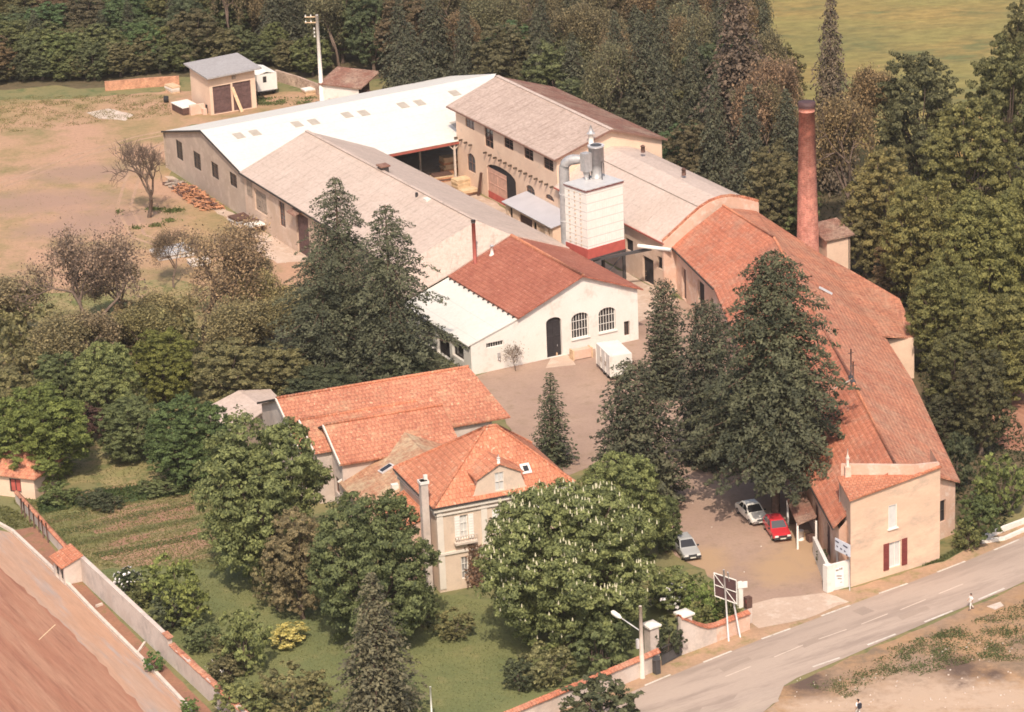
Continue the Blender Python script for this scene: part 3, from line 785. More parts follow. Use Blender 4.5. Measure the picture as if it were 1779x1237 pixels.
window(rt, a, b, sw, .3, 'frame_brown', 'glass_dark', (1, 0), .05); window(rt, a, b, lw, .25, 'frame_white', 'glass_dark', (6, 0), .04)
dark_door(rt, a, b, dr, .3, 'door_and_shade_dark', label='tall black arched door', handle=True)
m = MB()   # red roof
e = .45
m.slab([FA.p(5.2, -e, 5.2), FA.p(12.7, -e, 8.25), FA.p(12.7, D + .1, 8.25), FA.p(5.2, D + .1, 5.2)], .16)
m.slab([FA.p(12.7, -e, 8.25), FA.p(19.6, -e, 5.5), FA.p(19.6, D + .1, 5.5), FA.p(12.7, D + .1, 8.25)], .16)
ro = m.build('roof', 'tile_red', rt)
m = MB(); ridge_caps(m, FA.p(12.7, -e, 8.28), FA.p(12.7, D, 8.28), .17); m.build('ridge_cap', 'tile_orange', ro)
for k in range(14): m = MB(); m.beam(FA.p(4.95, .4 + k * 1.1, 5.05), FA.p(5.6, .4 + k * 1.1, 5.22), .1, .12); m.build('rafter_end', 'trim_dark', rt)
m = MB(); m.slab([FA.p(-.35, -.12, 3.22), FA.p(5.6, -.12, 5.08), FA.p(5.6, D, 5.08), FA.p(-.35, D, 3.22)], .1)
m.build('lean_to_roof', 'roof_white', rt)
p = FA.p(3.1, -.04); m = MB(); m.cbox((p.x, p.y), 26.5, .3, .14, 1.05, 1.8); m.tube([VZ(p - FA.n * .12, 1.1), VZ(p - FA.n * .12, 1.45)], .1, 8); m.build('wall_box', 'metal_grey', rt)
q = G(825, 448, 6.9)
t = thing('flue_pipe', 'tall rust red flue pipe rising from the grey roof beside the red roof', 'flue', (q.x, q.y, 5.5))
zt = top_z(q, 822.5, 383)
m = MB(); m.tube([VZ(q, 5.5), VZ(q, zt)], .2, 10); pp = m.build('pipe', 'red_pipe', t)
m = MB(); m.tube([VZ(q, zt - .25), VZ(q, zt + .05)], .24, 10); m.build('collar', 'trim_dark', pp)
q = G(855, 446, 6.8); t = thing('roof_vent', 'small pale mushroom vent where the grey roof meets the red tiles', 'vent', (q.x, q.y, 6.2))
m = MB(); m.tube([VZ(q, 6.0), VZ(q, 7.0), VZ(q, 7.2), VZ(q, 7.9)], [.35, .32, .18, .14], 10); m.build('stack', 'concrete_white', t)
m = MB(); m.tube([VZ(q, 8.0), VZ(q, 8.15)], [.28, .06], 10); m.build('cap', 'metal_grey', t)

# --- long grey-roofed hall and the white-roofed hall share the west wall line
FWL = Fr(G(470, 408), 116.5)
a0, a1, a2 = FWL.p(32.1, 0), FWL.p(7.0, 0), FWL.p(-38.8, 0)
rt = thing('white_roofed_hall', 'long workshop hall under a bright white sheet roof with four dark gable windows', 'hall', FWL.p(19, -10))
fr = wl(a0, a1)
ws = [pr(fr, (304.5, 241), (318.6, 281)), pr(fr, (334.8, 260.5), (350, 298.5)), pr(fr, (366, 279), (380.5, 314)), pr(fr, (398, 297), (412.3, 328.5))]
m = MB(); m.wall(a0, a1, [(0, 0), (25.1, 0), (25.1, 5.45), (13, 7.8), (0, 4.6)], ws, .18)
RL, RR = FWL.p(19.14, .3, 7.96), G(862, 128, 7.96)
BL, BR = FWL.p(32.4, .3, 4.72), G(783, 132, 4.74)
PLW = plane3(RL, RR, FWL.p(7.0, .3, 5.69))
ER, EM = on_plane(797, 245, PLW), on_plane(640, 275, PLW)
m.wall(VZ(BR, 0) - Vector((0, .3, 0)), VZ(BL, 0) - FWL.n * .3, [(0, 0), ((BR - BL).length - .3, 0), ((BR - BL).length - .3, 4.6), (0, 4.6)])
m.build('wall', 'wall_grey', rt)
for w in ws: window(rt, a0, a1, w, .17, 'frame_dark', 'glass_dark', (1, 2), .06)
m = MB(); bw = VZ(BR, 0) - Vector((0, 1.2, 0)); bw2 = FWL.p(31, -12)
m.wall(bw2, bw, [(0, 0), ((bw - bw2).length, 0), ((bw - bw2).length, 4.5), (0, 4.5)]); m.build('inner_wall', 'interior_shade', rt)  # back wall coloured dark to paint in the hall's inner shade
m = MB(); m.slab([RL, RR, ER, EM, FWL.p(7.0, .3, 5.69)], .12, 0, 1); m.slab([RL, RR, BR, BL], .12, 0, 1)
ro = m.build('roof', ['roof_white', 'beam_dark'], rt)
m = MB(); m.beam(FWL.p(32.5, .33, 4.66), FWL.p(19.14, .33, 7.9), .06, .22); m.beam(FWL.p(19.14, .33, 7.9), FWL.p(7, .33, 5.63), .06, .22); m.build('verge_board', 'trim_dark', rt)
m = MB(); m.beam(ER - Vector((0, 0, .2)), EM - Vector((0, 0, .2)), .12, .28); m.build('edge_beam', 'red_pipe', rt)
sd = (RR - RL).normalized(); sl = (FWL.p(7.0, .3, 5.69) - RL); sl = (sl - sd * sl.dot(sd)).normalized(); nn = sd.cross(sl); nn = nn if nn.z > 0 else -nn
for px, py in ((415, 236), (443, 231), (516, 216), (545, 212), (603, 200), (632, 196.5), (700, 183), (729, 178.5), (790, 162), (793, 216)):
    c = on_plane(px, py, PLW); m = MB(); x, y = sd * .55, sl * .75
    q4 = [c - x - y, c + x - y, c + x + y, c - x + y]; m.hexa([p + nn * .004 for p in q4], [p + nn * .06 for p in q4]); m.build('skylight', 'skylight', rt)
for px, py in ((731, 303), (792, 318)):
    b_ = G(px, py); m = MB(); zt = 5.0
    m.cbox((b_.x, b_.y), 26, .22, .22, 0, zt); m.beam(VZ(b_, zt - .9), VZ(b_, zt) + sd * .9, .12, .12); m.beam(VZ(b_, zt - .9), VZ(b_, zt) - sd * .9, .12, .12); m.build('post', 'concrete', rt)

rt = thing('grey_roofed_hall', 'long workshop hall under a weathered grey sheet roof with brown doors along its side', 'hall', FWL.p(-15, -8))
L = 45.8; fr = wl(a1, a2)
o1 = pr(fr, (441, 326), (464.5, 377)); o2 = pr(fr, (484, 348), (496.5, 397)); o3 = pr(fr, (513.5, 366), (537, 414))
o3 = rect(o3[0][0], .1, o3[1][0], o3[2][1]); o4 = rect(25, 1.0, 26.6, 3.2)
m = MB(); m.wall(a1, a2, [(0, 0), (L, 0), (L, 3.3), (L - 3.6, 5.7), (0, 5.75)], [o1, o2, o3, o4], .25)
e1 = FWL.p(7.0, -16.5); m.wall(FWL.p(-38.8, -17.6), e1, [(0, 0), (L, 0), (L, 5.7), (3.6, 5.6), (0, 5.4)], [rect(6, .1, 9, 3), rect(16, 1, 19, 2.6), rect(28, 1, 31, 2.6)], .25)
m.wall(e1, a1, [(0, 0), (16.5, 0), (16.5, 5.75), (8.2, 9.1), (0, 5.75)]); m.wall(a2, FWL.p(-38.8, -17.6), [(0, 0), (17.6, 0), (17.6, 3.2), (0, 3.2)])
m.build('wall', 'wall_beige', rt)
dark_door(rt, a1, a2, o1, .22, 'wood_grey', name='shutter_door', label='large weathered brown sliding door'); window(rt, a1, a2, o2, .2, 'frame_brown', 'glass_mid', (1, 3), .08)
dark_door(rt, a1, a2, o3, .22, 'door_brown', label='brown double door under a small canopy'); window(rt, a1, a2, o4, .2, 'frame_brown', 'glass_dark', (0, 1))
m = MB(); p = fr.p(.9, -.02); m.box(p, fr.deg, 1.5, -.05, 3.3, 5.6); m.build('blocked_panel', 'wood_grey', rt)
rr1, rr2 = FWL.p(7.2, -8.3, 9.3), FWL.p(-38.9, -9.3, 9.3)
m = MB(); x0 = -35.2; re_ = rr1.lerp(rr2, (7.2 - x0) / (7.2 + 38.9)); le_, ri_ = FWL.p(x0, .4, 5.75), FWL.p(x0, -18.2, 5.75)
m.slab([FWL.p(7.3, .4, 5.75), le_, re_, rr1], .14); m.slab([rr1, re_, ri_, FWL.p(7.3, -16.9, 5.75)], .14)
h0, h1, h2, h3 = FA.p(-.35, D + .05, 3.4), FA.p(5.2, D + .12, 5.32), FA.p(12.7, D + .12, 8.36), FA.p(19.6, D + .12, 5.6)
m.slab([le_, re_, h2, h1], .14); m.slab([le_, h1, h0], .14); m.slab([re_, ri_, h3, h2], .14)
ro = m.build('roof', 'roof_grey', rt)
m = MB(); m.beam(rr1 + Vector((0, 0, .03)), re_ + Vector((0, 0, .03)), .4, .08); m.build('ridge_cap', 'roof_grey', ro)
m = MB(); m.beam(FWL.p(7.3, .46, 5.65), FWL.p(-35.2, .46, 5.65), .14, .16); m.build('gutter', 'trim_dark', rt)
m = MB(); c = fr.p(o3[0][0] - .3, 0); m.slab([VZ(c, 5.35), VZ(c + fr.d * 2.2, 5.35), VZ(c + fr.d * 2.2 - fr.n * 1.0, 5.0), VZ(c - fr.n * 1.0, 5.0)], .08); m.build('door_canopy', 'tile_brown', rt)
# dormer vent on the ridge, a hatch and a small chimney block
c = G(666, 293, 9.4); t = thing('ridge_vent', 'dark louvred ridge vent with a small tiled cap on the long grey roof', 'roof vent', VZ(c, 8.7))
m = MB(); m.cbox((c.x, c.y), 116.5, 1.0, .9, 8.6, 9.7); m.build('louvre_box', 'trim_dark', t)
m = MB(); m.cbox((c.x, c.y), 116.5, 1.3, 1.2, 9.7, 9.85); m.build('cap', 'tile_brown', t)
def on_roof(px, py, pl): return on_plane(px, py, pl)
PG1 = plane3(FWL.p(7.3, .4, 5.75), FWL.p(-38.9, .4, 5.75), rr2)
for px, py, lb in ((724, 343, 'small black pipe stub standing through the lower half of the long grey roof'), (742, 348, 'pale flat hatch lying on the long grey roof')):
    c = on_plane(px, py, PG1); m = MB()
    if px == 724: m.tube([c - Vector((0, 0, .1)), c + Vector((0, 0, .55))], .16, 8); tag(m.build('pipe_stub', 'metal_dark'), lb, 'pipe')
    else:
        m.cbox((c.x, c.y), 116.5, .9, .6, c.z - .2, c.z + .22); tag(m.build('roof_hatch', 'concrete_white'), lb, 'hatch')

# --- two-storey mill
F2 = Fr(G(797, 315), 116.5); U2 = -25.6
a, b = F2.p(0, 0), F2.p(U2, 0); fr = wl(a, b)
rt = thing('two_storey_mill', 'two storey cream mill with a row of dark upper windows and a grey gable roof', 'mill', F2.p(-12, -7))
ops = [[(u, min(z, 8.75)) for u, z in o_] for o_ in [pr(fr, (808, 197.5), (824, 227)), pr(fr, (841, 212), (857.6, 260.5)), pr(fr, (875, 230), (891.9, 263)), pr(fr, (910, 249.5), (926.8, 281.8)), pr(fr, (943.8, 268.5), (961.7, 300))]]
aw = pa(fr, (811.7, 273), (826.6, 302.5), .7); gate = pa(fr, (846, 291), (897, 341), .9); gate = arch(gate[0][0], .02, gate[1][0], max(q[1] for q in gate), .9)
h1 = pa(fr, (914, 327), (929.4, 344), .6); h2 = pa(fr, (947.5, 343), (963, 352), .6)
m = MB(); Lm = -U2
m.wall(a, b, [(0, 0), (Lm, 0), (Lm, 9.15), (0, 9.15)], ops + [aw, gate, h1, h2], .2)
c0, c1 = F2.p(U2, -13.6), F2.p(0, -13.6)
m.wall(b, c0, [(0, 0), (13.6, 0), (13.6, 9.1), (6.9, 11.35), (0, 9.1)]); m.wall(c0, c1, [(0, 0), (Lm, 0), (Lm, 9.1), (0, 9.1)]); m.wall(c1, a, [(0, 0), (13.6, 0), (13.6, 9.1), (6.7, 11.35), (0, 9.1)])
m.build('wall', 'wall_cream', rt)
window(rt, a, b, ops[0], .18, 'frame_brown', 'glass_pale', (2, 3), .07, label='paler upper window with a boarded lattice')
for w in ops[1:]: window(rt, a, b, w, .18, 'frame_brown', 'glass_dark', (1, 2), .07)
for w in (aw, h1, h2): window(rt, a, b, w, .18, 'frame_brown', 'glass_mid', (1, 1), .06)
ug0, ug1 = gate[0][0], gate[1][0]; zg = max(q[1] for q in gate)
dark_door(rt, a, b, rect(ug0 + .05, .05, ug0 + (ug1 - ug0) * .66, zg - .75), .12, 'door_pink', name='gate_leaf', label='faded pink gate leaf standing closed')
dark_door(rt, a, b, gate, .21, 'door_and_shade_dark', name='gate_shade_panel', plank=False)  # dark panel paints the shade in the open part of the gate
m = MB(); p = fr.p(ug0 + .9, -.02); q0 = fr.p(ug0 + .05, .05); m.box(q0, fr.deg, (ug1 - ug0) * .62, -.03, .06, .9); m.build('red_kickboard', 'red_paint', rt)
k = .2
while k < 25.3:
    if not (4.4 < k < 7.2):
        m = MB(); p = fr.p(k, 0, 5.52); m.beam(p + fr.n * .05, p - fr.n * .42, .2, .2, 0); m.build('beam_end', 'beam_dark', rt)
    k += 1.28
e1, e2, r1, r2 = F2.p(1.4, .45, 9.15), F2.p(U2 - .5, .45, 9.15), F2.p(2.2, -6.8, 11.5), F2.p(U2 - .6, -6.8, 11.5)
m = MB(); m.slab([e1, e2, r2, r1], .16); m.slab([r1, r2, F2.p(U2 - .5, -14.1, 9.15), F2.p(1.4, -14.1, 9.15)], .16, 1)
ro = m.build('roof', ['roof_twost', 'tile_brown'], rt)
m = MB(); m.beam(r1 + Vector((0, 0, .03)), r2 + Vector((0, 0, .03)), .45, .1); m.build('ridge_cap', 'roof_greyext', ro)
m = MB(); m.beam(e1 - Vector((0, 0, .14)) + F2.n * .06, e2 - Vector((0, 0, .14)) + F2.n * .06, .12, .14); m.build('gutter', 'frame_brown', rt)
m = MB(); m.beam(e2 - Vector((0, 0, .1)), r2 - Vector((0, 0, .1)), .08, .22); m.beam(r2 - Vector((0, 0, .1)), F2.p(U2 - .5, -14.1, 9.05), .08, .22); m.build('verge_board', 'frame_brown', rt)
# vent cap on the mill roof
PM = plane3(e1, e2, r2); c = on_plane(1027, 246, PM)
t = thing('roof_vent', 'pale ridge cowl standing on the mill roof behind the dust cyclone', 'vent', c)
m = MB(); m.tube([c - Vector((0, 0, .2)), c + Vector((0, 0, .9))], .3, 10); m.build('stack', 'concrete_white', t)
m = MB(); m.tube([c + Vector((0, 0, .95)), c + Vector((0, 0, 1.15)), c + Vector((0, 0, 1.9))], [.5, .3, .06], 10); m.build('cap', 'metal_grey', t)
# lean-to shed with the lilac sheet roof in front of the mill
rt = thing('lean_to_shed', 'low open shed with a flat lilac grey sheet roof against the mill', 'shed', F2.p(-16, 3))
A1, A2 = F2.p(-11.9, .02), F2.p(-25.4, .02); z1_ = 3.35
u_, o_ = F2.uo(863, 351, 2.7); u2_, o2_ = F2.uo(965, 395, 2.7)
oo = (o_ + o2_) / 2
m = MB(); m.slab([F2.p(u_ , .02, z1_), F2.p(u2_, .02, z1_), F2.p(u2_, oo, 2.72), F2.p(u_ - 0.1, oo, 2.72)], .09); m.build('roof', 'sheet_lilac', rt)
wa, wb = F2.p(u_ - .4, oo - .35), F2.p(u2_ + .3, oo - .35); Lw = (wb - wa).length
m = MB(); hs = [rect(.8, .05, 1.7, 2.3), rect(3.2, .5, 6.6, 2.2), rect(7.6, .7, 10.4, 2.2), rect(Lw - 1.9, .05, Lw - .7, 2.3)]
m.wall(wa, wb, [(0, 0), (Lw, 0), (Lw, 2.6), (0, 2.6)], hs, .3); m.wall(wb, F2.p(u2_ + .3, 0), [(0, 0), (oo - .35, 0), (oo - .35, 3.2), (0, 2.6)])
m.wall(F2.p(u_ - .4, 0), wa, [(0, 0), (oo - .35, 0), (oo - .35, 2.6), (0, 3.2)]); m.build('wall', 'wall_cream', rt)
dark_door(rt, wa, wb, hs[0], .3, 'door_and_shade_dark'); dark_door(rt, wa, wb, hs[3], .3, 'door_and_shade_dark'); dark_door(rt, wa, wb, hs[1], .3, 'door_brown', name='board_panel'); window(rt, wa, wb, hs[2], .28, 'frame_brown', 'glass_dark', (3, 0))  # black end panels are painted shade of open doorways, not door leaves

# --- grey gambrel hall
U3 = -50.3
rt = thing('gambrel_hall', 'grey roofed hall with a curved parapet end between mill and red tile hall', 'hall', F2.p(-38, -7))
prof = [(.4, 5.85), (-4.4, 8.8), (-6.8, 9.4), (-9.2, 9.0), (-11.4, 8.15)]
m = MB()
for (oa, za), (ob, zb) in zip(prof, prof[1:]): m.slab([F2.p(U2 + .05, oa, za), F2.p(U3 + .25, oa, za), F2.p(U3 + .25, ob, zb), F2.p(U2 + .05, ob, zb)], .12)
m.build('roof', 'roof_greyext', rt)
m = MB(); m.beam(F2.p(U2, -4.4, 8.83), F2.p(U3 + .3, -4.4, 8.83), .1, .05); m.build('roof_seam', 'wood_grey', rt)
a, b = F2.p(U2, 0), F2.p(U3, 0); Lx = U2 - U3
hs = [rect(15.5, 2.6, 17.2, 4.0), rect(19.2, .05, 21.6, 3.0), rect(22.4, 2.4, 23.8, 3.8)]
m = MB(); m.wall(a, b, [(0, 0), (Lx, 0), (Lx, 5.75), (0, 5.75)], hs, .3); m.wall(F2.p(U3, -11.2), F2.p(U2, -11.2), [(0, 0), (Lx, 0), (Lx, 8.05), (0, 8.05)])
m.build('wall', 'wall_beige', rt)
for h in hs: dark_door(rt, a, b, h, .3, 'door_and_shade_dark', name='opening', plank=False)  # flat dark panels paint the gloom behind these openings
m = MB(); m.beam(F2.p(U2, .46, 5.76), F2.p(U3, .46, 5.76), .12, .14); m.build('gutter', 'red_pipe', rt)
arc = [(.45, 5.95), (-1.2, 7.0), (-2.8, 8.05), (-4.2, 8.9), (-5.4, 9.38), (-6.8, 9.58), (-8.0, 9.5), (-9.2, 9.15), (-10.4, 8.7), (-11.4, 8.25)]
m = MB()
for (oa, za), (ob, zb) in zip(arc, arc[1:]):
    q = [F2.p(U3, oa, 0), F2.p(U3, ob, 0), F2.p(U3 + .35, ob, 0), F2.p(U3 + .35, oa, 0)]
    t4 = [VZ(q[0], za), VZ(q[1], zb), VZ(q[2], zb), VZ(q[3], za)]
    m.hexa(q, t4)
m.build('parapet', 'wall_rose', rt)
m = MB()
for (oa, za), (ob, zb) in zip(arc, arc[1:]): m.beam(F2.p(U3 + .17, oa, za + .05), F2.p(U3 + .17, ob, zb + .05), .5, .1, 0, up=F2.d)
m.build('coping', 'tile_old', rt)
PX3 = plane3(F2.p(U2, -4.4, 8.8), F2.p(U3, -4.4, 8.8), F2.p(U3, -6.8, 9.4))
for k, (px, py) in enumerate(((1117, 263), (1188, 303))):
    c = on_plane(px, py, PX3); m = MB(); m.tube([c - Vector((0, 0, .1)), c + Vector((0, 0, .6))], [.25, .22], 8); m.tube([c + Vector((0, 0, .6)), c + Vector((0, 0, .75))], [.32, .1], 8)
    tag(m.build('pipe_stub', 'wood_dark'), ('short rusty vent stub close to the mill gable on the grey curved roof', 'short rusty vent stub midway along the grey curved roof edge')[k], 'pipe')

# --- dust silo with cyclone
rt = thing('dust_silo', 'white boarded dust silo with a red base band on legs in the yard', 'silo', F2.p(-44.5, 5.2))
zr, z_b, z_r = 12.0, 5.45, 4.35
P0 = [F2.p(*F2.uo(979, 318, zr)), F2.p(*F2.uo(1018, 331, zr)), F2.p(*F2.uo(1083, 313.5, zr))]
dB = (P0[0] - P0[1]); dA = (P0[2] - P0[1]); dA = dA - dB * (dA.dot(dB) / dB.dot(dB)); C4 = [P0[1], P0[1] + dA, P0[1] + dA + dB, P0[1] + dB]
ctr = (C4[0] + C4[2]) / 2; angA = math.degrees(math.atan2(dA.y, dA.x)); lA, lB = dA.length, dB.length
m = MB(); m.cbox((ctr.x, ctr.y), angA, lA - .12, lB - .12, z_b, zr - .1); m.build('body', 'silo_white', rt)
m = MB(); m.cbox((ctr.x, ctr.y), angA, lA, lB, z_r, z_b); m.build('base_band', 'red_paint', rt)
m = MB(); m.cbox((ctr.x, ctr.y), angA, lA + .1, lB + .1, zr - .1, zr + .02, 0); m.build('roof', 'metal_light', rt)
m = MB()
for i in range(4): m.beam(VZ(C4[i], zr - .12), VZ(C4[(i + 1) % 4], zr - .12), .1, .2)
m.build('roof_edge', 'red_shutter', rt)
m = MB()   # lattice of cleats on the west face
nB = dB.normalized(); nA = dA.normalized()
for i in range(13):
    for j in range(3):
        q = C4[0] + dB * (.25 + .25 * j) - nA * .03; m.beam(VZ(q, z_b + .3 + i * .47), VZ(q + nB * .14, z_b + .3 + i * .47), .06, .1)
m.build('cleats', 'wood_tan', rt)
for i in range(4):
    s_ = C4[i] * .94 + ctr * .06; m = MB(); m.cbox((s_.x, s_.y), angA, .28, .28, 0, z_r); m.build('leg', 'metal_dark', rt)
m = MB()
for i in range(4):
    j = (i + 1) % 4; m.beam(VZ(C4[i], z_r - .12), VZ(C4[j], z_r - .12), .2, .24)
m.beam(VZ(C4[0], .4), VZ(C4[1], z_r - .3), .1, .1); m.beam(VZ(C4[1], .4), VZ(C4[0], z_r - .3), .1, .1)
m.build('braces', 'metal_dark', rt)
t = thing('dust_cyclone', 'grey metal cyclone with a hopper standing on top of the white silo', 'cyclone', VZ(ctr, zr))
cy = G(1037, 309, zr); zc0, zc1 = zr + 1.7, top_z(cy, 1034, 254)
m = MB(); m.tube([VZ(cy, zr + .05), VZ(cy, zc0), VZ(cy, zc0 + .02), VZ(cy, zc1)], [.58, .72, .82, .82], 20); m.build('drum', 'metal_grey', t)
m = MB(); m.tube([VZ(cy, zc1), VZ(cy, zc1 + .12)], [.9, .9], 20); m.tube([VZ(cy, zc1 + .12), VZ(cy, zc1 + .16)], [.62, .6], 20, 1); m.build('rim', ['metal_light', 'metal_dark'], t)
m = MB()
for k in range(4):
    an = k * math.pi / 2 + .6; q = cy + Vector((math.cos(an), math.sin(an), 0)) * .95; m.beam(VZ(q, zr), VZ(q, zc0 + .3), .1, .1)
m.build('stand', 'metal_dark', t)
c2 = cy - nA * 1.25 + nB * .2; m = MB(); m.cbox((c2.x, c2.y), angA, .9, .9, zr + 1.0, zr + 3.0); m.tube([VZ(c2, zr + .03), VZ(c2, zr + 1.0)], [.2, .4], 8); m.build('fan_housing', 'metal_grey', t)
# big duct from the yard up and over to the cyclone
du = F2.p(*F2.uo(979.5, 290, 13.0)); 
t = thing('dust_duct', 'thick pale grey duct pipe bending over from the ground to the cyclone', 'duct', VZ(du, 0))
zt = 13.9; tgt = VZ(cy, zc1 - .55)
pts = [VZ(du, 3.0), VZ(du, 6), VZ(du, zt - 1.2)]
h_ = (VZ(tgt, 0) - VZ(du, 0)); hd = h_.normalized()
for k in range(1, 7):
    an = k / 6 * math.pi / 2; pts.append(VZ(du, zt - 1.2 + 1.2 * math.sin(an)) + hd * 1.2 * (1 - math.cos(an)))
pts += [VZ(du, zt + .12) + h_ * .62, VZ(du, zt) + h_ * .85]
m = MB(); m.tube(pts, [.56] * 9 + [.42, .36], 14); m.build('pipe', 'metal_grey', t)
m = MB()
for z in (4.0, 7.0, 10.0): m.tube([VZ(du, z), VZ(du, z + .16)], .62, 14)
m.build('flange', 'metal_light', t)
m = MB(); m.cbox((du.x, du.y), angA, 1.1, 1.1, 0, 3.05); m.build('fan_base', 'metal_dark', t)
# gantry: white beam and dark beam from silo to the red hall
g1 = G(1108, 427, 5.4); g2 = G(1166, 434, 5.2)
m = MB(); m.tube([g1, g2], .22, 8); tag(m.build('transfer_pipe', 'frame_white'), 'white pipe running from the silo base to the red tile hall', 'pipe')
m = MB(); p, q = G(1030, 452, 3.9), G(1132, 432, 4.9); m.beam(p, q, .3, .3); tag(m.build('gantry_beam', 'metal_dark'), 'dark steel beam sloping up beneath the silo red band', 'beam')

# --- red tile hall, street wing and rear wing
PH = G(1478, 1020); FH = Fr(PH, 94.0); FHA = Fr(PH, 30.6)
rt = thing('street_wing', 'long bent wing under old orange tile roofs reaching from the grey hall to the street', 'factory wing', FH.p(25, -5))
R1, R2, R3, R4 = G(1256, 357, 9.0), G(1345, 413, 9.0), G(1480, 660, 9.0), G(1556, 808, 9.0)
E1, E2 = G(1166, 427, 5.3), G(1240, 500, 5.1)
E3, E4, E5 = FH.p(40, 2.3, 5.0), FH.p(13, 1.55, 5.0), FH.p(1.3, 1.25, 5.0)
S1 = on_plane(1430, 440, plane3(R1, R2, G(1563, 515, 4.4))); S2 = on_plane(1480, 467, plane3(R1, R2, G(1563, 515, 4.4))); S3 = G(1563, 515, 4.4)
S0 = G(1312, 362, 7.6)
K1, K2, K3 = G(1541, 590, 5.0), G(1585, 660, 5.0), G(1668, 836, 5.0)
S4 = G(1592, 583, 4.3); S5 = G(1533, 580, 5.25)
PRR = plane3(R3, R4, K2); S6 = on_plane(1440, 508, PRR)
m = MB()
m.slab([E1, E2, R2, R1], .18); m.slab([E2, E3, R3, R2], .18); m.slab([E3, E4, R4, R3], .18); m.slab([E4, E5, R4], .18)
m.build('roof', 'tile_main', rt)
m = MB(); m.slab([R3, R4, K3, K2], .18); m.slab([R3, K2, K1], .18); m.slab([R3, K1, S6, R2], .18); m.build('rear_roof', 'tile_old', rt)
up = Vector((0, 0, .22))
m = MB(); m.slab([R1 - up, R2 - up, S6 - up, S1 - up, S0 - up], .15); m.slab([S6 - up, S5 - up, S4 - up, S3 - up, S2 - up, S1 - up], .15)
m.build('side_roof', 'tile_old', rt)
m = MB()
for p, q in ((R1, R2), (R2, R3), (R3, R4)): ridge_caps(m, p, q, .13)
m.build('ridge_cap', 'tile_orange', rt)
m = MB(); ridge_caps(m, R3, on_plane(1432, 686, plane3(R3, R4, E4)), .1); m.build('roof_rib', 'concrete_white', rt)
m = MB(); p, q = on_plane(1423, 501, PRR), on_plane(1446, 513, PRR); m.beam(p + up * .6, q + up * .6, .5, .06); m.build('flashing', 'metal_light', rt)
m = MB()
def lowall(m, a, b, h, holes=(), inset=0): m.wall(VZ(a, 0), VZ(b, 0), [(0, 0), ((VZ(b, 0) - VZ(a, 0)).length, 0), ((VZ(b, 0) - VZ(a, 0)).length, h), (0, h)], holes, .3)
w1, w2 = E1 - F2.n * .45 + F2.d * .0, E2 - FH.n * .5; w1 = VZ(w1, 0); w2 = VZ(w2, 0)
Lr = (w2 - w1).length
hr = [rect(2.2, .05, 3.6, 3.6), rect(Lr * .52, .05, Lr * .52 + 2.2, 3.9), rect(Lr * .8, 1.2, Lr * .8 + 1.2, 2.8)]
lowall(m, w1, w2, 5.0, hr)
w3, w4, w5 = VZ(E3 - FH.n * .5, 0), VZ(E4 - FH.n * .5, 0), VZ(E5 - FH.n * .5, 0)
Lv = (w5 - w3).length
hv = [rect(Lv - 11, .05, Lv - 8.6, 3.2), rect(Lv - 6, .05, Lv - 3.6, 3.4), rect(Lv - 18, 1, Lv - 16, 3), rect(Lv - 26, .05, Lv - 23, 3.2)]
lowall(m, w2, w3, 4.9); lowall(m, w3, w5, 4.85, hv)
k1, k2, k3 = VZ(K1 + FH.n * .5, 0), VZ(K2 + FH.n * .5, 0), VZ(K3 + FH.n * .35 + FH.d * .3, 0)
lowall(m, k3, k2, 4.8); lowall(m, k2, k1, 4.8)
gl = (k3 - w5).length
m.wall(w5, k3, [(0, 0), (gl, 0), (gl, 4.75), (gl * .44, 8.75), (0, 4.75)], [rect(gl - 2.2, 1.6, gl - 1.2, 3.6)], .3)
m.build('wall', 'wall_rose', rt)
dark_door(rt, w1, w2, hr[0], .3, 'door_brown'); dark_door(rt, w1, w2, hr[1], .3, 'door_and_shade_dark', label='tall black doorway of the tile hall'); window(rt, w1, w2, hr[2], .25, 'frame_brown', 'glass_dark', (1, 1))
for h in hv[:2] + hv[3:]: dark_door(rt, w3, w5, h, .3, 'door_brown')
window(rt, w3, w5, hv[2], .25, 'frame_brown', 'glass_dark', (1, 1)); window(rt, w5, k3, rect(gl - 2.2, 1.6, gl - 1.2, 3.6), .25, 'frame_dark', 'glass_dark', (0, 1))
m = MB(); q1, q2 = G(1588, 655), G(1541, 650)
u1_, o1_ = FH.uo(1588, 657, 0)
wA, wB = FH.p(u1_ - .0, o1_ + 3.2), FH.p(u1_, o1_); wC = VZ(S3, 0) + FH.n * .5
lowall(m, wA, wB, 4.25); lowall(m, wB, wC, 4.1); m.build('side_wall', 'wall_cream', rt)
m = MB(); m.beam(E1 - Vector((0, 0, .16)) + F2.n * .06, E2 - Vector((0, 0, .16)) + F2.n * .06, .12, .14); m.build('gutter', 'trim_dark', rt); m = MB(); m.beam(E3 - Vector((0, 0, .2)), E5 - Vector((0, 0, .2)), .12, .14); m.build('gutter', 'trim_dark', rt)
for px, py0, py1, lb in ((1475, 660, 606, 'thin tall aerial rod on the orange ridge above the pale tile rib'), (1482, 659, 628, 'shorter aerial rod on the orange ridge above the pale tile rib')):
    p = R3.lerp(R2, .01) if px == 1475 else R3.lerp(R4, .03); zt = top_z(p, px - 2, py1); m = MB(); m.tube([p - Vector((0, 0, .1)), VZ(p, zt)], .06, 6); m.beam(VZ(p, zt - .4) - FHA.d * .35, VZ(p, zt - .4) + FHA.d * .35, .04, .04); m.cbox((p.x, p.y), 94, .7, .4, p.z - .1, p.z + .15)
    tag(m.build('roof_aerial', 'metal_dark'), lb, 'aerial')

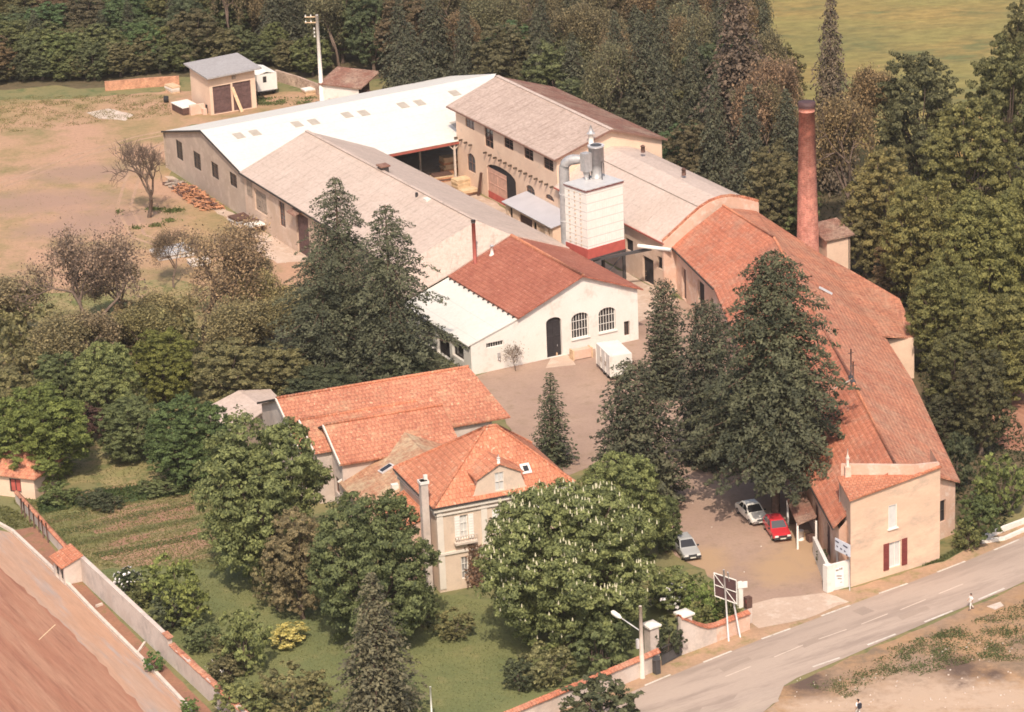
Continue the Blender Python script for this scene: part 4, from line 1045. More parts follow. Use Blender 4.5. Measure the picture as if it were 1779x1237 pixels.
# --- house at the street corner
rt = thing('street_house', 'cream rendered street house with one red shuttered window and a sloping tiled top', 'house', FHA.p(4.7, 2))
LH = 9.45; a, b = FHA.p(0, 0), FHA.p(LH, 0)
lb_ = FH.p(5.2, 0); rb_ = FHA.p(LH, 0) + FH.d * 4.2
wL, zT = FHA.uz(1537, 946); wR, zB = FHA.uz(1561, 990)
o1 = rect(4.05, .62, 5.3, 2.95); o2 = pr(FHA, (1543.5, 879), (1558, 915))
m = MB(); m.wall(a, b, [(0, 0), (LH, 0), (LH, 8.65), (0, 8.0)], [o1, o2], .22)
LL = (a - lb_).length; m.wall(lb_, a, [(0, 0), (LL, 0), (LL, 8.0), (0, 7.95)], [rect(2.6, 4.4, 3.3, 6.2)], .22)
m.wall(b, rb_, [(0, 0), (4.2, 0), (4.2, 8.6), (0, 8.6)])
m.build('wall', 'wall_house', rt)
window(rt, a, b, o1, .2, 'frame_white', 'curtain', (1, 0), .09, label='white curtained window between red shutters')
window(rt, a, b, o2, .1, 'frame_white', 'curtain', (0, 0), .06, label='blank white upper window', sill=True); window(rt, lb_, a, rect(2.6, 4.4, 3.3, 6.2), .15, 'frame_white', 'glass_pale', (0, 1))
for u in (o1[0][0] - .62, o1[1][0] + .06):
    m = MB(); m.box(FHA.p(u, -.07), 30.6, .56, .055, o1[0][1] - .05, o1[2][1] + .05)
    for k in range(9): m.box(FHA.p(u + .06, -.09), 30.6, .44, .025, o1[0][1] + .15 + k * .25, o1[0][1] + .3 + k * .25)
    m.build('shutter', 'red_shutter', rt)
lt_ = lb_ + FHA.n * 0
m = MB(); m.slab([VZ(a, 8.02) - FHA.n * .2 - FHA.d * .25, VZ(b, 8.68) - FHA.n * .2, VZ(b, 8.68) + FHA.n * .1, VZ(lb_, 7.98) - FHA.d * .25], .14); ro = m.build('roof', 'tile_orange', rt)
m = MB(); pa1, pb1 = lb_ + FHA.d * .2, VZ(b, 0) + FHA.n * .12
d_ = (pb1 - pa1).normalized(); n_ = Vector((-d_.y, d_.x, 0)) * .32
pm1 = FHA.p(6.7, .12); fq = Fr(pm1, FHA.deg); zm = fq.uz(1589, 808)[1]; ze = fq.uz(1631, 804)[1]; pe1 = FHA.p(LH, .12)
for p, q, za_, zb2 in ((pa1, pm1, 8.95, zm), (pm1, pe1, zm, ze)):
    d_ = (q - p).normalized(); n_ = Vector((-d_.y, d_.x, 0)) * .32
    m.hexa([VZ(p, 5), VZ(q, 5), VZ(q + n_, 5), VZ(p + n_, 5)], [VZ(p, za_), VZ(q, zb2), VZ(q + n_, zb2), VZ(p + n_, za_)])
m.build('parapet', 'wall_rose', rt)
m = MB(); m.beam(VZ(a, 7.9) - FHA.n * .14 - FHA.d * .1, VZ(b, 8.55) - FHA.n * .14, .1, .12); m.build('eave_trim', 'frame_brown', rt)
p = lb_ + FHA.d * .45 - FHA.n * .6; m = MB(); m.cbox((p.x, p.y), 94, .6, .5, 7.9, 8.9); ch = m.build('chimney', 'wall_rose', rt)
m = MB(); m.tube([VZ(p, 8.9), VZ(p, 9.9), VZ(p, 9.95), VZ(p, 10.5)], [.12, .11, .05, .04], 8); m.tube([VZ(p, 9.6), VZ(p, 9.7)], .19, 8); m.build('chimney_pot', 'concrete', ch)
p = FH.p(4.6, .06); m = MB(); m.tube([VZ(p, 0.2), VZ(p, 7.9)], .06, 6); m.build('downpipe', 'metal_light', rt)
# sign board on its west wall (lettering too small to read in the photograph)
zs = min((i * .02 for i in range(60, 260)), key=lambda z: abs(FH.uo(1477, 947, z)[1] - .2)); sA, sB = VZ(G(1451, 934, zs), 0), VZ(G(1477, 947, zs), 0)
t = thing('sign_board', 'pale blue sign board fixed to the side wall of the street house', 'sign', VZ(sA.lerp(sB, .5), 2.6))
sd_ = (sB - sA).normalized()
m = MB(); m.beam(VZ(sA, zs - .55), VZ(sB, zs - .55), .06, 1.1, 0); m.build('panel', 'sign_blue', t); ls = (sB - sA).length / 5.2; sn_ = Vector((-sd_.y, sd_.x, 0)) * -1
m = MB()
for u, l, z in ((.2, 1.2, 3.62), (2.9, 1.5, 3.56), (.6, .5, 3.2), (1.9, .6, 3.15), (3.2, .5, 3.1), (3.9, .5, 2.85)): m.beam(VZ(sA + sd_ * u * ls, z + zs - 3.85) + sn_ * .045, VZ(sA + sd_ * (u + l) * ls, z + zs - 3.9) + sn_ * .045, .03, .11)
m.build('lettering', 'sign_ink', t)
m = MB()
for q in (sA.lerp(sB, .08), sA.lerp(sB, .92)): m.tube([VZ(q, 0) - sn_ * .06, VZ(q, zs - .2) - sn_ * .06], .04, 6)
m.build('support', 'metal_grey', t)
# white gate wall with panel
gA, gB, gC = G(1412, 962), G(1437, 1029), G(1476, 1019)
t = thing('gate_wall', 'white L shaped gate wall with a pale notice panel at the factory entrance', 'wall', gB)
m = MB(); hgt = 2.35
for p, q, h0, h1 in ((gA, gB, 1.6, hgt), (gB, gC, hgt, hgt)):
    d_ = (q - p).normalized(); n_ = Vector((-d_.y, d_.x, 0)) * .3
    m.hexa([p, q, q + n_, p + n_], [VZ(p, h0), VZ(q, h1), VZ(q + n_, h1), VZ(p + n_, h0)])
m.build('wall', 'wall_white', t)
d_ = (gC - gB).normalized(); n_ = Vector((-d_.y, d_.x, 0))
m = MB(); m.cbox(gB + d_ * .2 + n_ * .16, 30, .62, .62, 0, hgt + .06); m.build('pier', 'wall_white', t)
m = MB(); p = gB + d_ * .75 - n_ * .03; m.beam(VZ(p, 1.1), VZ(p + d_ * .85, 1.1), .05, 1.75); pn = m.build('notice_panel', 'sign_white', t)
m = MB()
for u, l, z, w in ((.08, .28, 1.8, .14), (.42, .12, 1.86, .2), (.6, .12, 1.86, .2), (.15, .5, 1.3, .1), (.25, .4, 1.05, .1), (.5, .2, .62, .06)): m.beam(VZ(p + d_ * u, z) - n_ * .03, VZ(p + d_ * (u + l), z - (.12 if w == .1 else 0)) - n_ * .03, .012, w)
m.build('notice_marks', 'wood_grey', pn)

# --- chimney stack and its little boiler shed
c = G(1404, 500); zt = top_z(c, 1395, 177); r0 = 19.8 / (FPX / (c - EYE).dot(_F)); r1 = 13.6 / (FPX / (c - EYE).dot(_F))
t = thing('factory_chimney', 'tall round red brick factory chimney with a blackened crown', 'chimney', c)
m = MB(); m.tube([VZ(c, 0), VZ(c, zt * .5), VZ(c, zt - 1.0)], [r0 * 1.06, (r0 + r1) / 2 * 1.02, r1], 24); m.build('shaft', 'chimney_brick', t)
m = MB(); m.tube([VZ(c, zt - 1.0), VZ(c, zt - .55)], [r1 * 1.02, r1 * 1.04], 24); m.tube([VZ(c, zt - .55), VZ(c, zt - .45), VZ(c, zt), VZ(c, zt + .02)], [r1 * 1.08, r1 * 1.12, r1 * 1.1, r1 * .7], 24, 1); m.build('crown_ring', ['chimney_brick', 'sign_brown'], t)
c = G(1457, 500); fS = Fr(c, 17)
t = thing('boiler_shed', 'small cream shed with a brown tiled roof beside the brick chimney', 'shed', c)
hS = top_z(c, 1455, 413); hw = 22 / 16.6
m = MB(); a, b = fS.p(-hw, 0), fS.p(hw, 0); m.wall(a, b, [(0, 0), (2 * hw, 0), (2 * hw, hS + .15), (0, hS - .1)]); m.wall(b, b + fS.n * 4, [(0, 0), (4, 0), (4, hS + .1), (0, hS + .1)], [rect(.8, 2, 1.6, 3)]); m.wall(a + fS.n * 4, a, [(0, 0), (4, 0), (4, hS), (0, hS)]); m.build('wall', 'wall_cream', t)
m = MB(); m.slab([fS.p(-hw - .35, -.35, hS), fS.p(hw + .4, -.35, hS + .3), fS.p(hw + .2, 4, hS + .9), fS.p(-hw - .5, 4, hS + .6)], .16); m.build('roof', 'tile_brown', t)
window(t, b, b + fS.n * 4, rect(.8, 2, 1.6, 3), .2, 'frame_brown', 'glass_dark', (0, 0))
p = fS.p(hw - .15, -.08); m = MB(); m.tube([VZ(p, 0), VZ(p, hS)], .05, 6); m.build('downpipe', 'metal_dark', t)

# --- villa
FV = Fr(G(765, 1030), 20.5); WV = 12.05; DV = 9.3; hE = 7.95
rt = thing('villa', 'cream two storey villa with an orange hipped roof and a gabled dormer', 'house', FV.p(6, 6))
a, b, c, d = FV.p(0, 0), FV.p(WV, 0), FV.p(WV, DV), FV.p(0, DV)
v1 = pr(FV, (798.5, 896), (814, 935)); v2 = pr(FV, (864, 885), (877, 922)); v3 = pr(FV, (801, 968), (815, 1004))
v2 = rect(v2[0][0], v1[0][1], v2[0][0] + (v1[1][0] - v1[0][0]), v1[2][1]); v4 = rect(9.3, v1[0][1], 9.3 + (v1[1][0] - v1[0][0]), v1[2][1]); v5 = rect(v2[0][0] - .2, .2, v2[1][0] + .2, 2.7)
m = MB(); m.wall(a, b, [(0, 0), (WV, 0), (WV, 7.7), (0, 7.7)], [v1, v2, v3, v4, v5], .24)
hl = [rect(2, 4.4, 3.1, 6.4), rect(6, 4.4, 7.1, 6.4)]
m.wall(d, a, [(0, 0), (DV, 0), (DV, 7.7), (0, 7.7)], [], .24); m.wall(b, c, [(0, 0), (DV, 0), (DV, 7.7), (0, 7.7)], hl, .24); m.wall(c, d, [(0, 0), (WV, 0), (WV, 7.7), (0, 7.7)])
m.build('wall', 'wall_villa', rt)
for v in (v1, v2, v4): window(rt, a, b, v, .2, 'frame_white', 'curtain', (1, 2), .08)
window(rt, a, b, v3, .2, 'frame_white', 'glass_pale', (1, 2), .08); dark_door(rt, a, b, v5, .2, 'door_brown', handle=True)
for h in hl: window(rt, b, c, h, .2, 'frame_white', 'glass_mid', (1, 2), .08)
for v in (v1, v2, v4):
    for u in (v[0][0] - .5, v[1][0] + .04):
        m = MB(); m.box(FV.p(u, -.06), 20.5, .46, .05, v[0][1], v[2][1])
        for k in range(8): m.box(FV.p(u + .05, -.08), 20.5, .36, .025, v[0][1] + .1 + k * .24, v[0][1] + .22 + k * .24)
        m.build('shutter', 'frame_white', rt)
m = MB()
for z0, z1, pj in ((7.45, 7.78, .32), (7.0, 7.16, .16), (3.38, 3.6, .14)):
    for p, q in ((a, b), (b, c), (d, a)):
        dd = (q - p).normalized(); nn_ = Vector((dd.y, -dd.x, 0)); m.beam(VZ(p - dd * pj + nn_ * pj / 2, (z0 + z1) / 2), VZ(q + dd * pj + nn_ * pj / 2, (z0 + z1) / 2), pj, z1 - z0)
m.build('cornice', 'trim_white', rt)
for u in (0, 3.95, 8.0, WV - .55):
    m = MB(); m.box(FV.p(u, -.09), 20.5, .55, .09, .3, 3.38); m.box(FV.p(u, -.09), 20.5, .55, .09, 3.6, 7.0); m.box(FV.p(u, -.09), 20.5, .55, .09, 7.16, 7.45); m.build('pilaster', 'trim_white', rt)
m = MB(); ub = (v1[0][0] + v1[1][0]) / 2; m.box(FV.p(ub - 1, -.5), 20.5, 2.0, .5, v1[0][1] - .28, v1[0][1] - .1)
for k in range(9): m.tube([FV.p(ub - .95 + k * .237, -.46, v1[0][1] - .1), FV.p(ub - .95 + k * .237, -.46, v1[0][1] + .45)], .03, 5)
m.beam(FV.p(ub - 1, -.46, v1[0][1] + .47), FV.p(ub + 1, -.46, v1[0][1] + .47), .07, .06); m.build('balcony', 'concrete', rt)
ov = .38
q = [FV.p(-ov, -ov, hE), FV.p(WV + ov, -ov, hE), FV.p(WV + ov, DV + ov, hE), FV.p(-ov, DV + ov, hE)]
t1, t2 = FV.p(6.5, 5.0, 12.12), FV.p(7.5, 5.0, 12.12)
m = MB(); m.slab([q[0], q[1], t2, t1], .15); m.slab([q[1], q[2], t2], .15); m.slab([q[2], q[3], t1, t2], .15); m.slab([q[3], q[0], t1], .15)
ro = m.build('roof', 'tile_orange', rt)
m = MB()
for p, s_ in ((q[0], t1), (q[1], t2), (q[2], t2), (q[3], t1), (t1, t2)): ridge_caps(m, p, s_, .13)
m.build('hip_cap', 'tile_orange', ro)
m = MB()
for i in (0, 1, 3):
    j = (i + 1) % 4; m.beam(q[i] - Vector((0, 0, .1)), q[j] - Vector((0, 0, .1)), .14, .13)
m.build('gutter', 'trim_dark', rt)
fd = Fr(FV.p(0, -.05), 20.5); PVF = plane3(q[0], q[1], t2)
dl = fd.uz(831, 829); da = fd.uz(871.5, 803); dr_ = fd.uz(903, 818); zb_ = hE + .2
um = (dl[0] + dr_[0]) / 2; zl = (dl[1] + dr_[1]) / 2; za = da[1]
m = MB(); wn = rect(um - .42, zb_ + .15, um + .42, zl + .15)
m.wall(fd.p(dl[0], 0), fd.p(dr_[0], 0), [(-.25, zb_ - .3), (dr_[0] - dl[0] + .25, zb_ - .3), (dr_[0] - dl[0] + .08, zl), (um - dl[0], za - .1), (-.08, zl)], [[(x - dl[0], z) for x, z in wn]], .15)
for u in (dl[0], dr_[0]): m.quad(fd.p(u, 0, zb_ - .3), fd.p(u, 3.0, zb_ - .3), fd.p(u, 3.0, zl), fd.p(u, 0, zl))
for u, s_ in ((dl[0], -1), (dr_[0], 1)): m.poly([fd.p(u, .02, zb_ - .1), fd.p(u + s_ * .75, .02, zb_ - .1), fd.p(u + s_ * .45, .02, zb_ + .25), fd.p(u + s_ * .12, .02, zl - .4), fd.p(u, .02, zl)])
do = m.build('dormer', 'wall_villa', rt)
window(do, fd.p(dl[0], 0), fd.p(dr_[0], 0), [(x - dl[0], z) for x, z in wn], .12, 'trim_white', 'curtain', (1, 1), .06)
m = MB(); m.slab([fd.p(dl[0] - .3, -.2, zl - .1), fd.p(um, -.2, za), fd.p(um, 4.2, za), fd.p(dl[0] - .3, 4.2, zl - .1)], .1); m.slab([fd.p(dr_[0] + .3, -.2, zl - .1), fd.p(um, -.2, za), fd.p(um, 4.2, za), fd.p(dr_[0] + .3, 4.2, zl - .1)], .1); m.build('dormer_roof', 'tile_orange', do)
m = MB(); m.tube([fd.p(um, 0, za - .05), fd.p(um, 0, za + .35), fd.p(um, 0, za + .75)], [.14, .1, .03], 8); m.tube([fd.p(um, 0, za + .3), fd.p(um, 0, za + .48)], .15, 8); m.build('finial', 'concrete_white', do)
p = on_plane(913, 815, PVF); m = MB(); x, y = FV.d * .42, (t2 - q[1]); y = (y - FV.d * y.dot(FV.d)).normalized() * .5; nz = x.cross(y).normalized()
m.hexa([p - x - y, p + x - y, p + x + y, p - x + y], [s_ + nz * .14 for s_ in (p - x - y, p + x - y, p + x + y, p - x + y)]); rw = m.build('roof_window', 'concrete_white', rt)
m = MB(); x2, y2 = x * .55, y * .55; m.quad(*[s_ + nz * .146 for s_ in (p - x2 - y2, p + x2 - y2, p + x2 + y2, p - x2 + y2)]); m.build('pane', 'glass_dark', rw)
p = FV.p(-.75, .75); zt = top_z(p, 743, 834)
m = MB(); m.cbox((p.x, p.y), 20.5, .62, .62, 0, zt); ch = m.build('chimney', 'wall_lime', rt)
m = MB(); m.cbox((p.x, p.y), 20.5, .8, .8, zt - .25, zt); m.box(p + FV.d * .1, 20.5, .3, .25, zt, zt + .4); m.build('chimney_cap', 'concrete_white', ch)
m = MB(); m.slab([FV.p(-3.0, 2.2, 5.1), FV.p(-3.0, 8.2, 5.1), FV.p(-.02, 8.2, 6.4), FV.p(-.02, 2.2, 6.4)], .14); m.build('side_roof', 'tile_orange', rt)
m = MB(); m.wall(FV.p(-2.8, 8), FV.p(-2.8, 2.4), [(0, 0), (5.6, 0), (5.6, 5), (0, 5)]); m.wall(FV.p(-2.8, 2.4), FV.p(0, 2.4), [(0, 0), (2.8, 0), (2.8, 6.2), (0, 5)]); m.build('side_wall', 'wall_rose', rt)

# --- tiled barns behind the villa
FB = Fr(G(765, 1030), 19.5)
def barn(name, label, u0, u1, of, ob, orr, ze, zeb, zr, mat='tile_barn', wall='wall_lime', hole=None, skew=0.0):
    t = thing(name, label, 'barn', FB.p((u0 + u1) / 2, orr))
    m = MB(); m.slab([FB.p(u0 - .3, of - .4, ze), FB.p(u1 + skew, of - .4, ze), FB.p(u1, orr, zr), FB.p(u0 - .3, orr, zr)], .18); m.slab([FB.p(u0 - .3, orr, zr), FB.p(u1, orr, zr), FB.p(u1, ob, zeb), FB.p(u0 - .3, ob, zeb)], .18)
    r_ = m.build('roof', mat, t)
    m = MB(); ridge_caps(m, FB.p(u0 - .3, orr, zr), FB.p(u1, orr, zr), .16); m.build('ridge_cap', 'tile_orange', r_)
    A_, B_ = FB.p(u0, ob - .3), FB.p(u0, of); L_ = (B_ - A_).length; k = ob - .3 - orr
    hs = [rect(L_ - 2.6, 1.2, L_ - 1.4, 2.8)]
    m = MB(); m.wall(A_, B_, [(0, 0), (L_, 0), (L_, ze - .12), (k, zr - .2), (0, zeb - .1)], hs, .25)
    f0, f1 = FB.p(u0, of), FB.p(u1 - .3, of); Lf = (f1 - f0).length
    hf = [rect(Lf - 5, .1, Lf - 2.8, 3.2)] if hole else []
    m.wall(f0, f1, [(0, 0), (Lf, 0), (Lf, ze - .15), (0, ze - .15)], hf, .25)
    m.wall(f1, FB.p(u1 - .3, ob - .3), [(0, 0), (L_, 0), (L_, zeb - .1), (L_ - k, zr - .2), (0, ze - .12)]); m.build('wall', wall, t)
    window(t, A_, B_, hs[0], .25, 'frame_brown', 'glass_dark', (1, 0))
    for h in hf: dark_door(t, f0, f1, h, .25, 'door_and_shade_dark')  # dark panel paints the shade inside the open barn front
    m = MB(); m.beam(FB.p(u0 - .34, of - .42, ze - .05), FB.p(u0 - .34, orr, zr - .05), .12, .26); m.beam(FB.p(u0 - .34, orr, zr - .1), FB.p(u0 - .34, ob, zeb - .1), .1, .2, 1); m.build('verge_board', ['trim_white', 'trim_dark'], t)
    return t
barn('tiled_barn', 'longest orange tiled barn, at the back of the row behind the villa', -4.5, 14.0, 24.4, 38, 31.2, 5.0, 5.0, 7.7, hole=True, skew=1.4)
barn('tiled_barn', 'narrow middle tiled barn, only its gable strip showing between two orange roofs', -3.5, 7.5, 23.2, 30.4, 27.3, 5.2, 5.4, 6.75)
barn('tiled_barn', 'front tiled barn of the row with lichen spotted tiles next to the villa', -2.1, 9.0, 20.1, 27.5, 24.4, 4.95, 5.6, 7.05)
t = thing('link_wing', 'low wing with lichen covered tiles and a skylight between villa and barns', 'wing', FB.p(2, 16))
m = MB(); rA, rB = FB.p(4.5, 9.5, 6.0), FB.p(4.5, 22.6, 6.0)
eA, eB = FB.p(-2.4, 14.6, 2.95), FB.p(-2.4, 20.4, 2.95)
m.slab([eA, eB, FB.p(2.05, 20.4, 4.92), FB.p(4.5, 22.6, 6.0), rA, FB.p(-.2, 9.5, 3.92)], .16); m.slab([rA, rB, FB.p(10, 22.6, 4.2), FB.p(10, 9.6, 4.2)], .16); m.build('roof', 'tile_lichen', t)
m = MB(); m.beam(FB.p(-2.5, 20.45, 2.97), FB.p(2.05, 20.45, 4.95), .16, .12); m.build('verge_board', 'concrete_white', t)
m = MB(); a, b = FB.p(-2.1, 20.2), FB.p(-2.1, 14.8); m.wall(a, b, [(0, 0), (5.4, 0), (5.4, 2.85), (0, 2.85)], [rect(3, .9, 4.2, 2.1)]); c = FB.p(0, 9.6); Lq = (c - b).length; m.wall(b, c, [(0, 0), (Lq, 0), (Lq, 3.8), (0, 2.85)]); m.wall(FB.p(9.8, 9.8), FB.p(9.8, 22), [(0, 0), (12.2, 0), (12.2, 4), (0, 4)]); m.build('wall', 'wall_rose', t)
window(t, a, b, rect(3, .9, 4.2, 2.1), .2, 'frame_brown', 'glass_dark', (1, 0))
PLL = plane3(eA, eB, rA); m = MB(); c4 = [on_plane(*p, PLL) for p in ((657, 820), (664, 824), (686, 810), (679, 806))]
nn = (c4[1] - c4[0]).cross(c4[2] - c4[0]).normalized(); nn = nn if nn.z > 0 else -nn
m.hexa([p - nn * .02 for p in c4], [p + nn * .16 for p in c4]); sk = m.build('skylight', 'lead', t)
cc = sum(c4, Vector()) / 4; m = MB(); m.quad(*[(cc + (p - cc) * .8) + nn * .165 for p in c4]); m.build('pane', 'glass_dark', sk)
p = on_plane(686, 850, PLL); m = MB(); m.cbox((p.x, p.y), 19.5, .6, .5, p.z - .2, p.z + .5); m.build('dormer_vent', 'concrete_white', t)
t = thing('grey_shed', 'low shed with pale grey corrugated sheets half buried in greenery', 'shed', G(430, 712))
m = MB(); g = [G(350, 712, 2.4), G(402, 752, 2.4), G(462, 712, 3.4), G(415, 678, 3.4), G(487, 694, 2.7), G(470, 676, 2.7)]
m.slab(g[:4], .1); m.slab([g[3], g[2], g[4], g[5]], .1); m.build('roof', 'roof_greyext', t)
m = MB(); a, b = VZ(g[0], 0).lerp(VZ(g[2], 0), .06), VZ(g[1], 0).lerp(VZ(g[3], 0), .06); L_ = (b - a).length; m.wall(a, b, [(0, 0), (L_, 0), (L_, 2.3), (0, 2.3)]); m.wall(b, VZ(g[2], 0), [(0, 0), ((VZ(g[2], 0) - b).length, 0), ((VZ(g[2], 0) - b).length, 3.2), (0, 2.3)]); m.build('wall', 'wood_grey', t)

# --- garage, caravan and small things of the back yard
FG = Fr(G(369, 200), 26.5)
rt = thing('garage', 'square cream garage with two dark doors and a flat overhanging roof', 'garage', FG.p(3, 3.5))
a, b = FG.p(-.16, 0), FG.p(6.3, 0); DG = 6.6; LG = 6.46
d1 = rect(.45, .05, 3.0, 3.75); d2 = rect(3.25, .05, 5.8, 3.82)
m = MB(); m.wall(a, b, [(0, 0), (LG, 0), (LG, 5.4), (0, 5.2)], [d1, d2], .22); m.wall(FG.p(-.16, DG), a, [(0, 0), (DG, 0), (DG, 5.2), (0, 5.2)]); m.wall(b, FG.p(6.3, DG), [(0, 0), (DG, 0), (DG, 5.4), (0, 5.4)]); m.wall(FG.p(6.3, DG), FG.p(-.16, DG), [(0, 0), (LG, 0), (LG, 5.2), (0, 5.4)]); m.build('wall', 'wall_cream', rt)
dark_door(rt, a, b, d1, .2, 'door_brown'); dark_door(rt, a, b, d2, .2, 'door_brown')
m = MB(); m.slab([FG.p(-.7, -.9, 5.25), FG.p(7.0, -.9, 5.5), FG.p(7.0, DG + .7, 5.75), FG.p(-.7, DG + .7, 5.5)], .2); m.build('roof', 'roof_garage', rt)
m = MB(); p = FG.p(3.3, -.05); m.cbox((p.x, p.y), 26.5, .5, .2, 4.35, 4.75); m.build('wall_lamp', 'wood_grey', rt)
m = MB(); p, q = FG.p(3.75, -1.1, .05), FG.p(2.95, -.18, 3.3); m.beam(p, q, .42, .07, up=(.3, -1, .3)); tag(m.build('leaning_plank', 'wood_tan'), 'pale wide plank leaning against the dark garage doors', 'plank')
# caravan-like works wagon
c = G(462, 163); fC = Fr(c, 26.5)
t = thing('site_wagon', 'white site wagon on wheels parked next to the garage', 'wagon', c)
m = MB(); z0, z1 = .75, top_z(c, 460, 122)
q = [fC.p(-1.6, -1.1), fC.p(1.25, -1.1), fC.p(1.25, 3.4), fC.p(-1.6, 3.4)]
m.hexa([VZ(p, z0) for p in q], [VZ(p, z1 - .25) for p in q])
m.slab([VZ(q[0], z1 - .2), VZ(q[3], z1 - .2), fC.p(-.2, 3.4, z1 + .15), fC.p(-.2, -1.1, z1 + .15)], .12); m.slab([VZ(q[1], z1 - .2), VZ(q[2], z1 - .2), fC.p(-.2, 3.4, z1 + .15), fC.p(-.2, -1.1, z1 + .15)], .12)
bd = m.build('body', 'frame_white', t)
m = MB(); m.box(fC.p(-.75, -1.13), 26.5, .5, .03, 1.9, 2.7); m.build('window', 'glass_dark', t)
m = MB(); m.box(fC.p(-1.63, 1.6), 26.5, .03, .8, 1.9, 2.7); m.build('window', 'glass_dark', t)
for u, o in ((-1.3, -.4), (1.0, -.4), (-1.3, 2.6), (1.0, 2.6)):
    p = fC.p(u, o, .4); m = MB(); m.tube([p - fC.d * .12, p + fC.d * .12], .4, 14); w_ = m.build('wheel', 'rubber', t); m = MB(); m.tube([p - fC.d * .13, p + fC.d * .13], .2, 10); m.build('rim', 'metal_grey', w_)
m = MB(); m.beam(fC.p(-.2, -1.2, .7), fC.p(-.2, 3.4, .7), 1.8, .14); m.build('chassis', 'metal_dark', t)
# perimeter walls and the shed with the brown roof
def freewall(pts, h, w, mat, name, label, cat, cop=None, copw=.5, hs=None):
    P = [G(*p) for p in pts]; t = thing(name, label, cat, P[0].lerp(P[-1], .5)); m = MB()
    for i, (p, q) in enumerate(zip(P, P[1:])): m.beam(p + Vector((0, 0, h / 2)), q + Vector((0, 0, h / 2)), w, h)
    m.build('wall', mat, t)
    if cop:
        m = MB()
        for p, q in zip(P, P[1:]):
            d = (q - p).normalized(); n = Vector((-d.y, d.x, 0)) * copw / 2; u = Vector((0, 0, h + .02)); r_ = Vector((0, 0, .16))
            m.slab([p - n + u, q - n + u, q + u + r_, p + u + r_], .07); m.slab([p + n + u, q + n + u, q + u + r_, p + u + r_], .07)
        m.build('coping', cop, t)
    return t
freewall([(183, 158), (250, 152), (312, 148)], 1.3, .3, 'wall_orange', 'boundary_wall', 'low orange block wall running into the side of the garage', 'wall')
freewall([(480, 140), (520, 152), (556, 166)], 1.5, .35, 'stone_rubble', 'boundary_wall', 'grey rubble wall descending from the white wagon to the utility pole', 'wall')
t = thing('brown_roof_shed', 'white walled shed with a brown tile roof behind the utility pole', 'shed', G(600, 175))
s1, s2 = G(557, 182), G(625, 190); fS2 = wl(s1, s2)
zz = top_z(s1, 555, 144); L_ = (s2 - s1).length
m = MB(); m.wall(s1, s2, [(0, 0), (L_, 0), (L_, zz - .15), (0, zz - .15)], [rect(1.3, .4, 2.1, 1.0)]); m.build('wall', 'wall_white', t)
window(t, s1, s2, rect(1.3, .4, 2.1, 1.0), .2, 'frame_white', 'sign_blue', (0, 0))
m = MB(); n_ = fS2.n; m.slab([VZ(s1, zz) - n_ * .3, VZ(s2, zz) - n_ * .3 + fS2.d * .6, VZ(s2, zz + 1.1) + n_ * 4.5 + fS2.d * .6, VZ(s1, zz + 1.1) + n_ * 4.5], .15); m.build('roof', 'tile_brown', t)
m = MB(); p, q = G(618, 160, 2.0), G(640, 156, 2.0); m.beam(p, q, 1.6, .12); m.cbox(G(630, 166), 26, 1.6, 1.2, 0, 1.9); tag(m.build('scrap_stack', 'wood_dark'), 'dark stack of boards poking out behind the white hall roof', 'stack')

# --- small hut in the south-west corner, tool shed on the garden wall
c = G(62, 868); t = thing('garden_hut', 'small cream hut with a hipped orange tile roof and a red curtained window', 'hut', c)
fK = Fr(c, -22); zE = top_z(c, 62, 829)
a, b = fK.p(-6.5, 0), fK.p(0, 0); hk = [rect(3.9, .5, 5.1, zE - .35), rect(.6, .05, 2.6, 1.7)]
m = MB(); m.wall(a, b, [(0, 0), (6.5, 0), (6.5, zE), (0, zE)], hk, .2); m.wall(b, fK.p(0, 5), [(0, 0), (5, 0), (5, zE), (0, zE)]); m.wall(fK.p(-6.5, 5), a, [(0, 0), (5, 0), (5, zE), (0, zE)]); m.build('wall', 'wall_cream', t)
window(t, a, b, hk[0], .15, 'frame_dark', 'red_paint', (1, 0), .1); dark_door(t, a, b, hk[1], .1, 'door_pink')
zr = zE + 1.7; o_ = .4; q = [fK.p(-6.9, -o_, zE + .05), fK.p(o_, -o_, zE + .05), fK.p(o_, 5 + o_, zE + .05), fK.p(-6.9, 5 + o_, zE + .05)]; r1, r2 = fK.p(-4.6, 2.5, zr), fK.p(-1.9, 2.5, zr)
m = MB(); m.slab([q[0], q[1], r2, r1], .14); m.slab([q[1], q[2], r2], .14); m.slab([q[2], q[3], r1, r2], .14); m.slab([q[3], q[0], r1], .14); m.build('roof', 'tile_old', t)
fL = Fr(G(143, 1010), 117.6)
t = thing('tool_shed', 'tiny tool shed with an orange tile roof against the long garden wall', 'shed', fL.p(1.2, 1))
m = MB(); hT = 2.3; w_, l_ = 1.55, 2.6
a, b = fL.p(l_, w_), fL.p(0, w_); m.wall(a, b, [(0, 0), (l_, 0), (l_, 1.75), (0, 1.75)], [rect(.35, .05, 1.2, 1.55), rect(1.5, .05, 2.3, 1.55)], .2); m.wall(b, fL.p(0, 0), [(0, 0), (w_, 0), (w_, hT), (0, 1.75)]); m.wall(fL.p(l_, 0), a, [(0, 0), (w_, 0), (w_, 1.75), (0, hT)]); m.build('wall', 'wall_lime', t)
for h in (rect(.35, .05, 1.2, 1.55), rect(1.5, .05, 2.3, 1.55)): dark_door(t, a, b, h, .18, 'door_and_shade_dark')  # dark panels in place of the shade inside the open shed
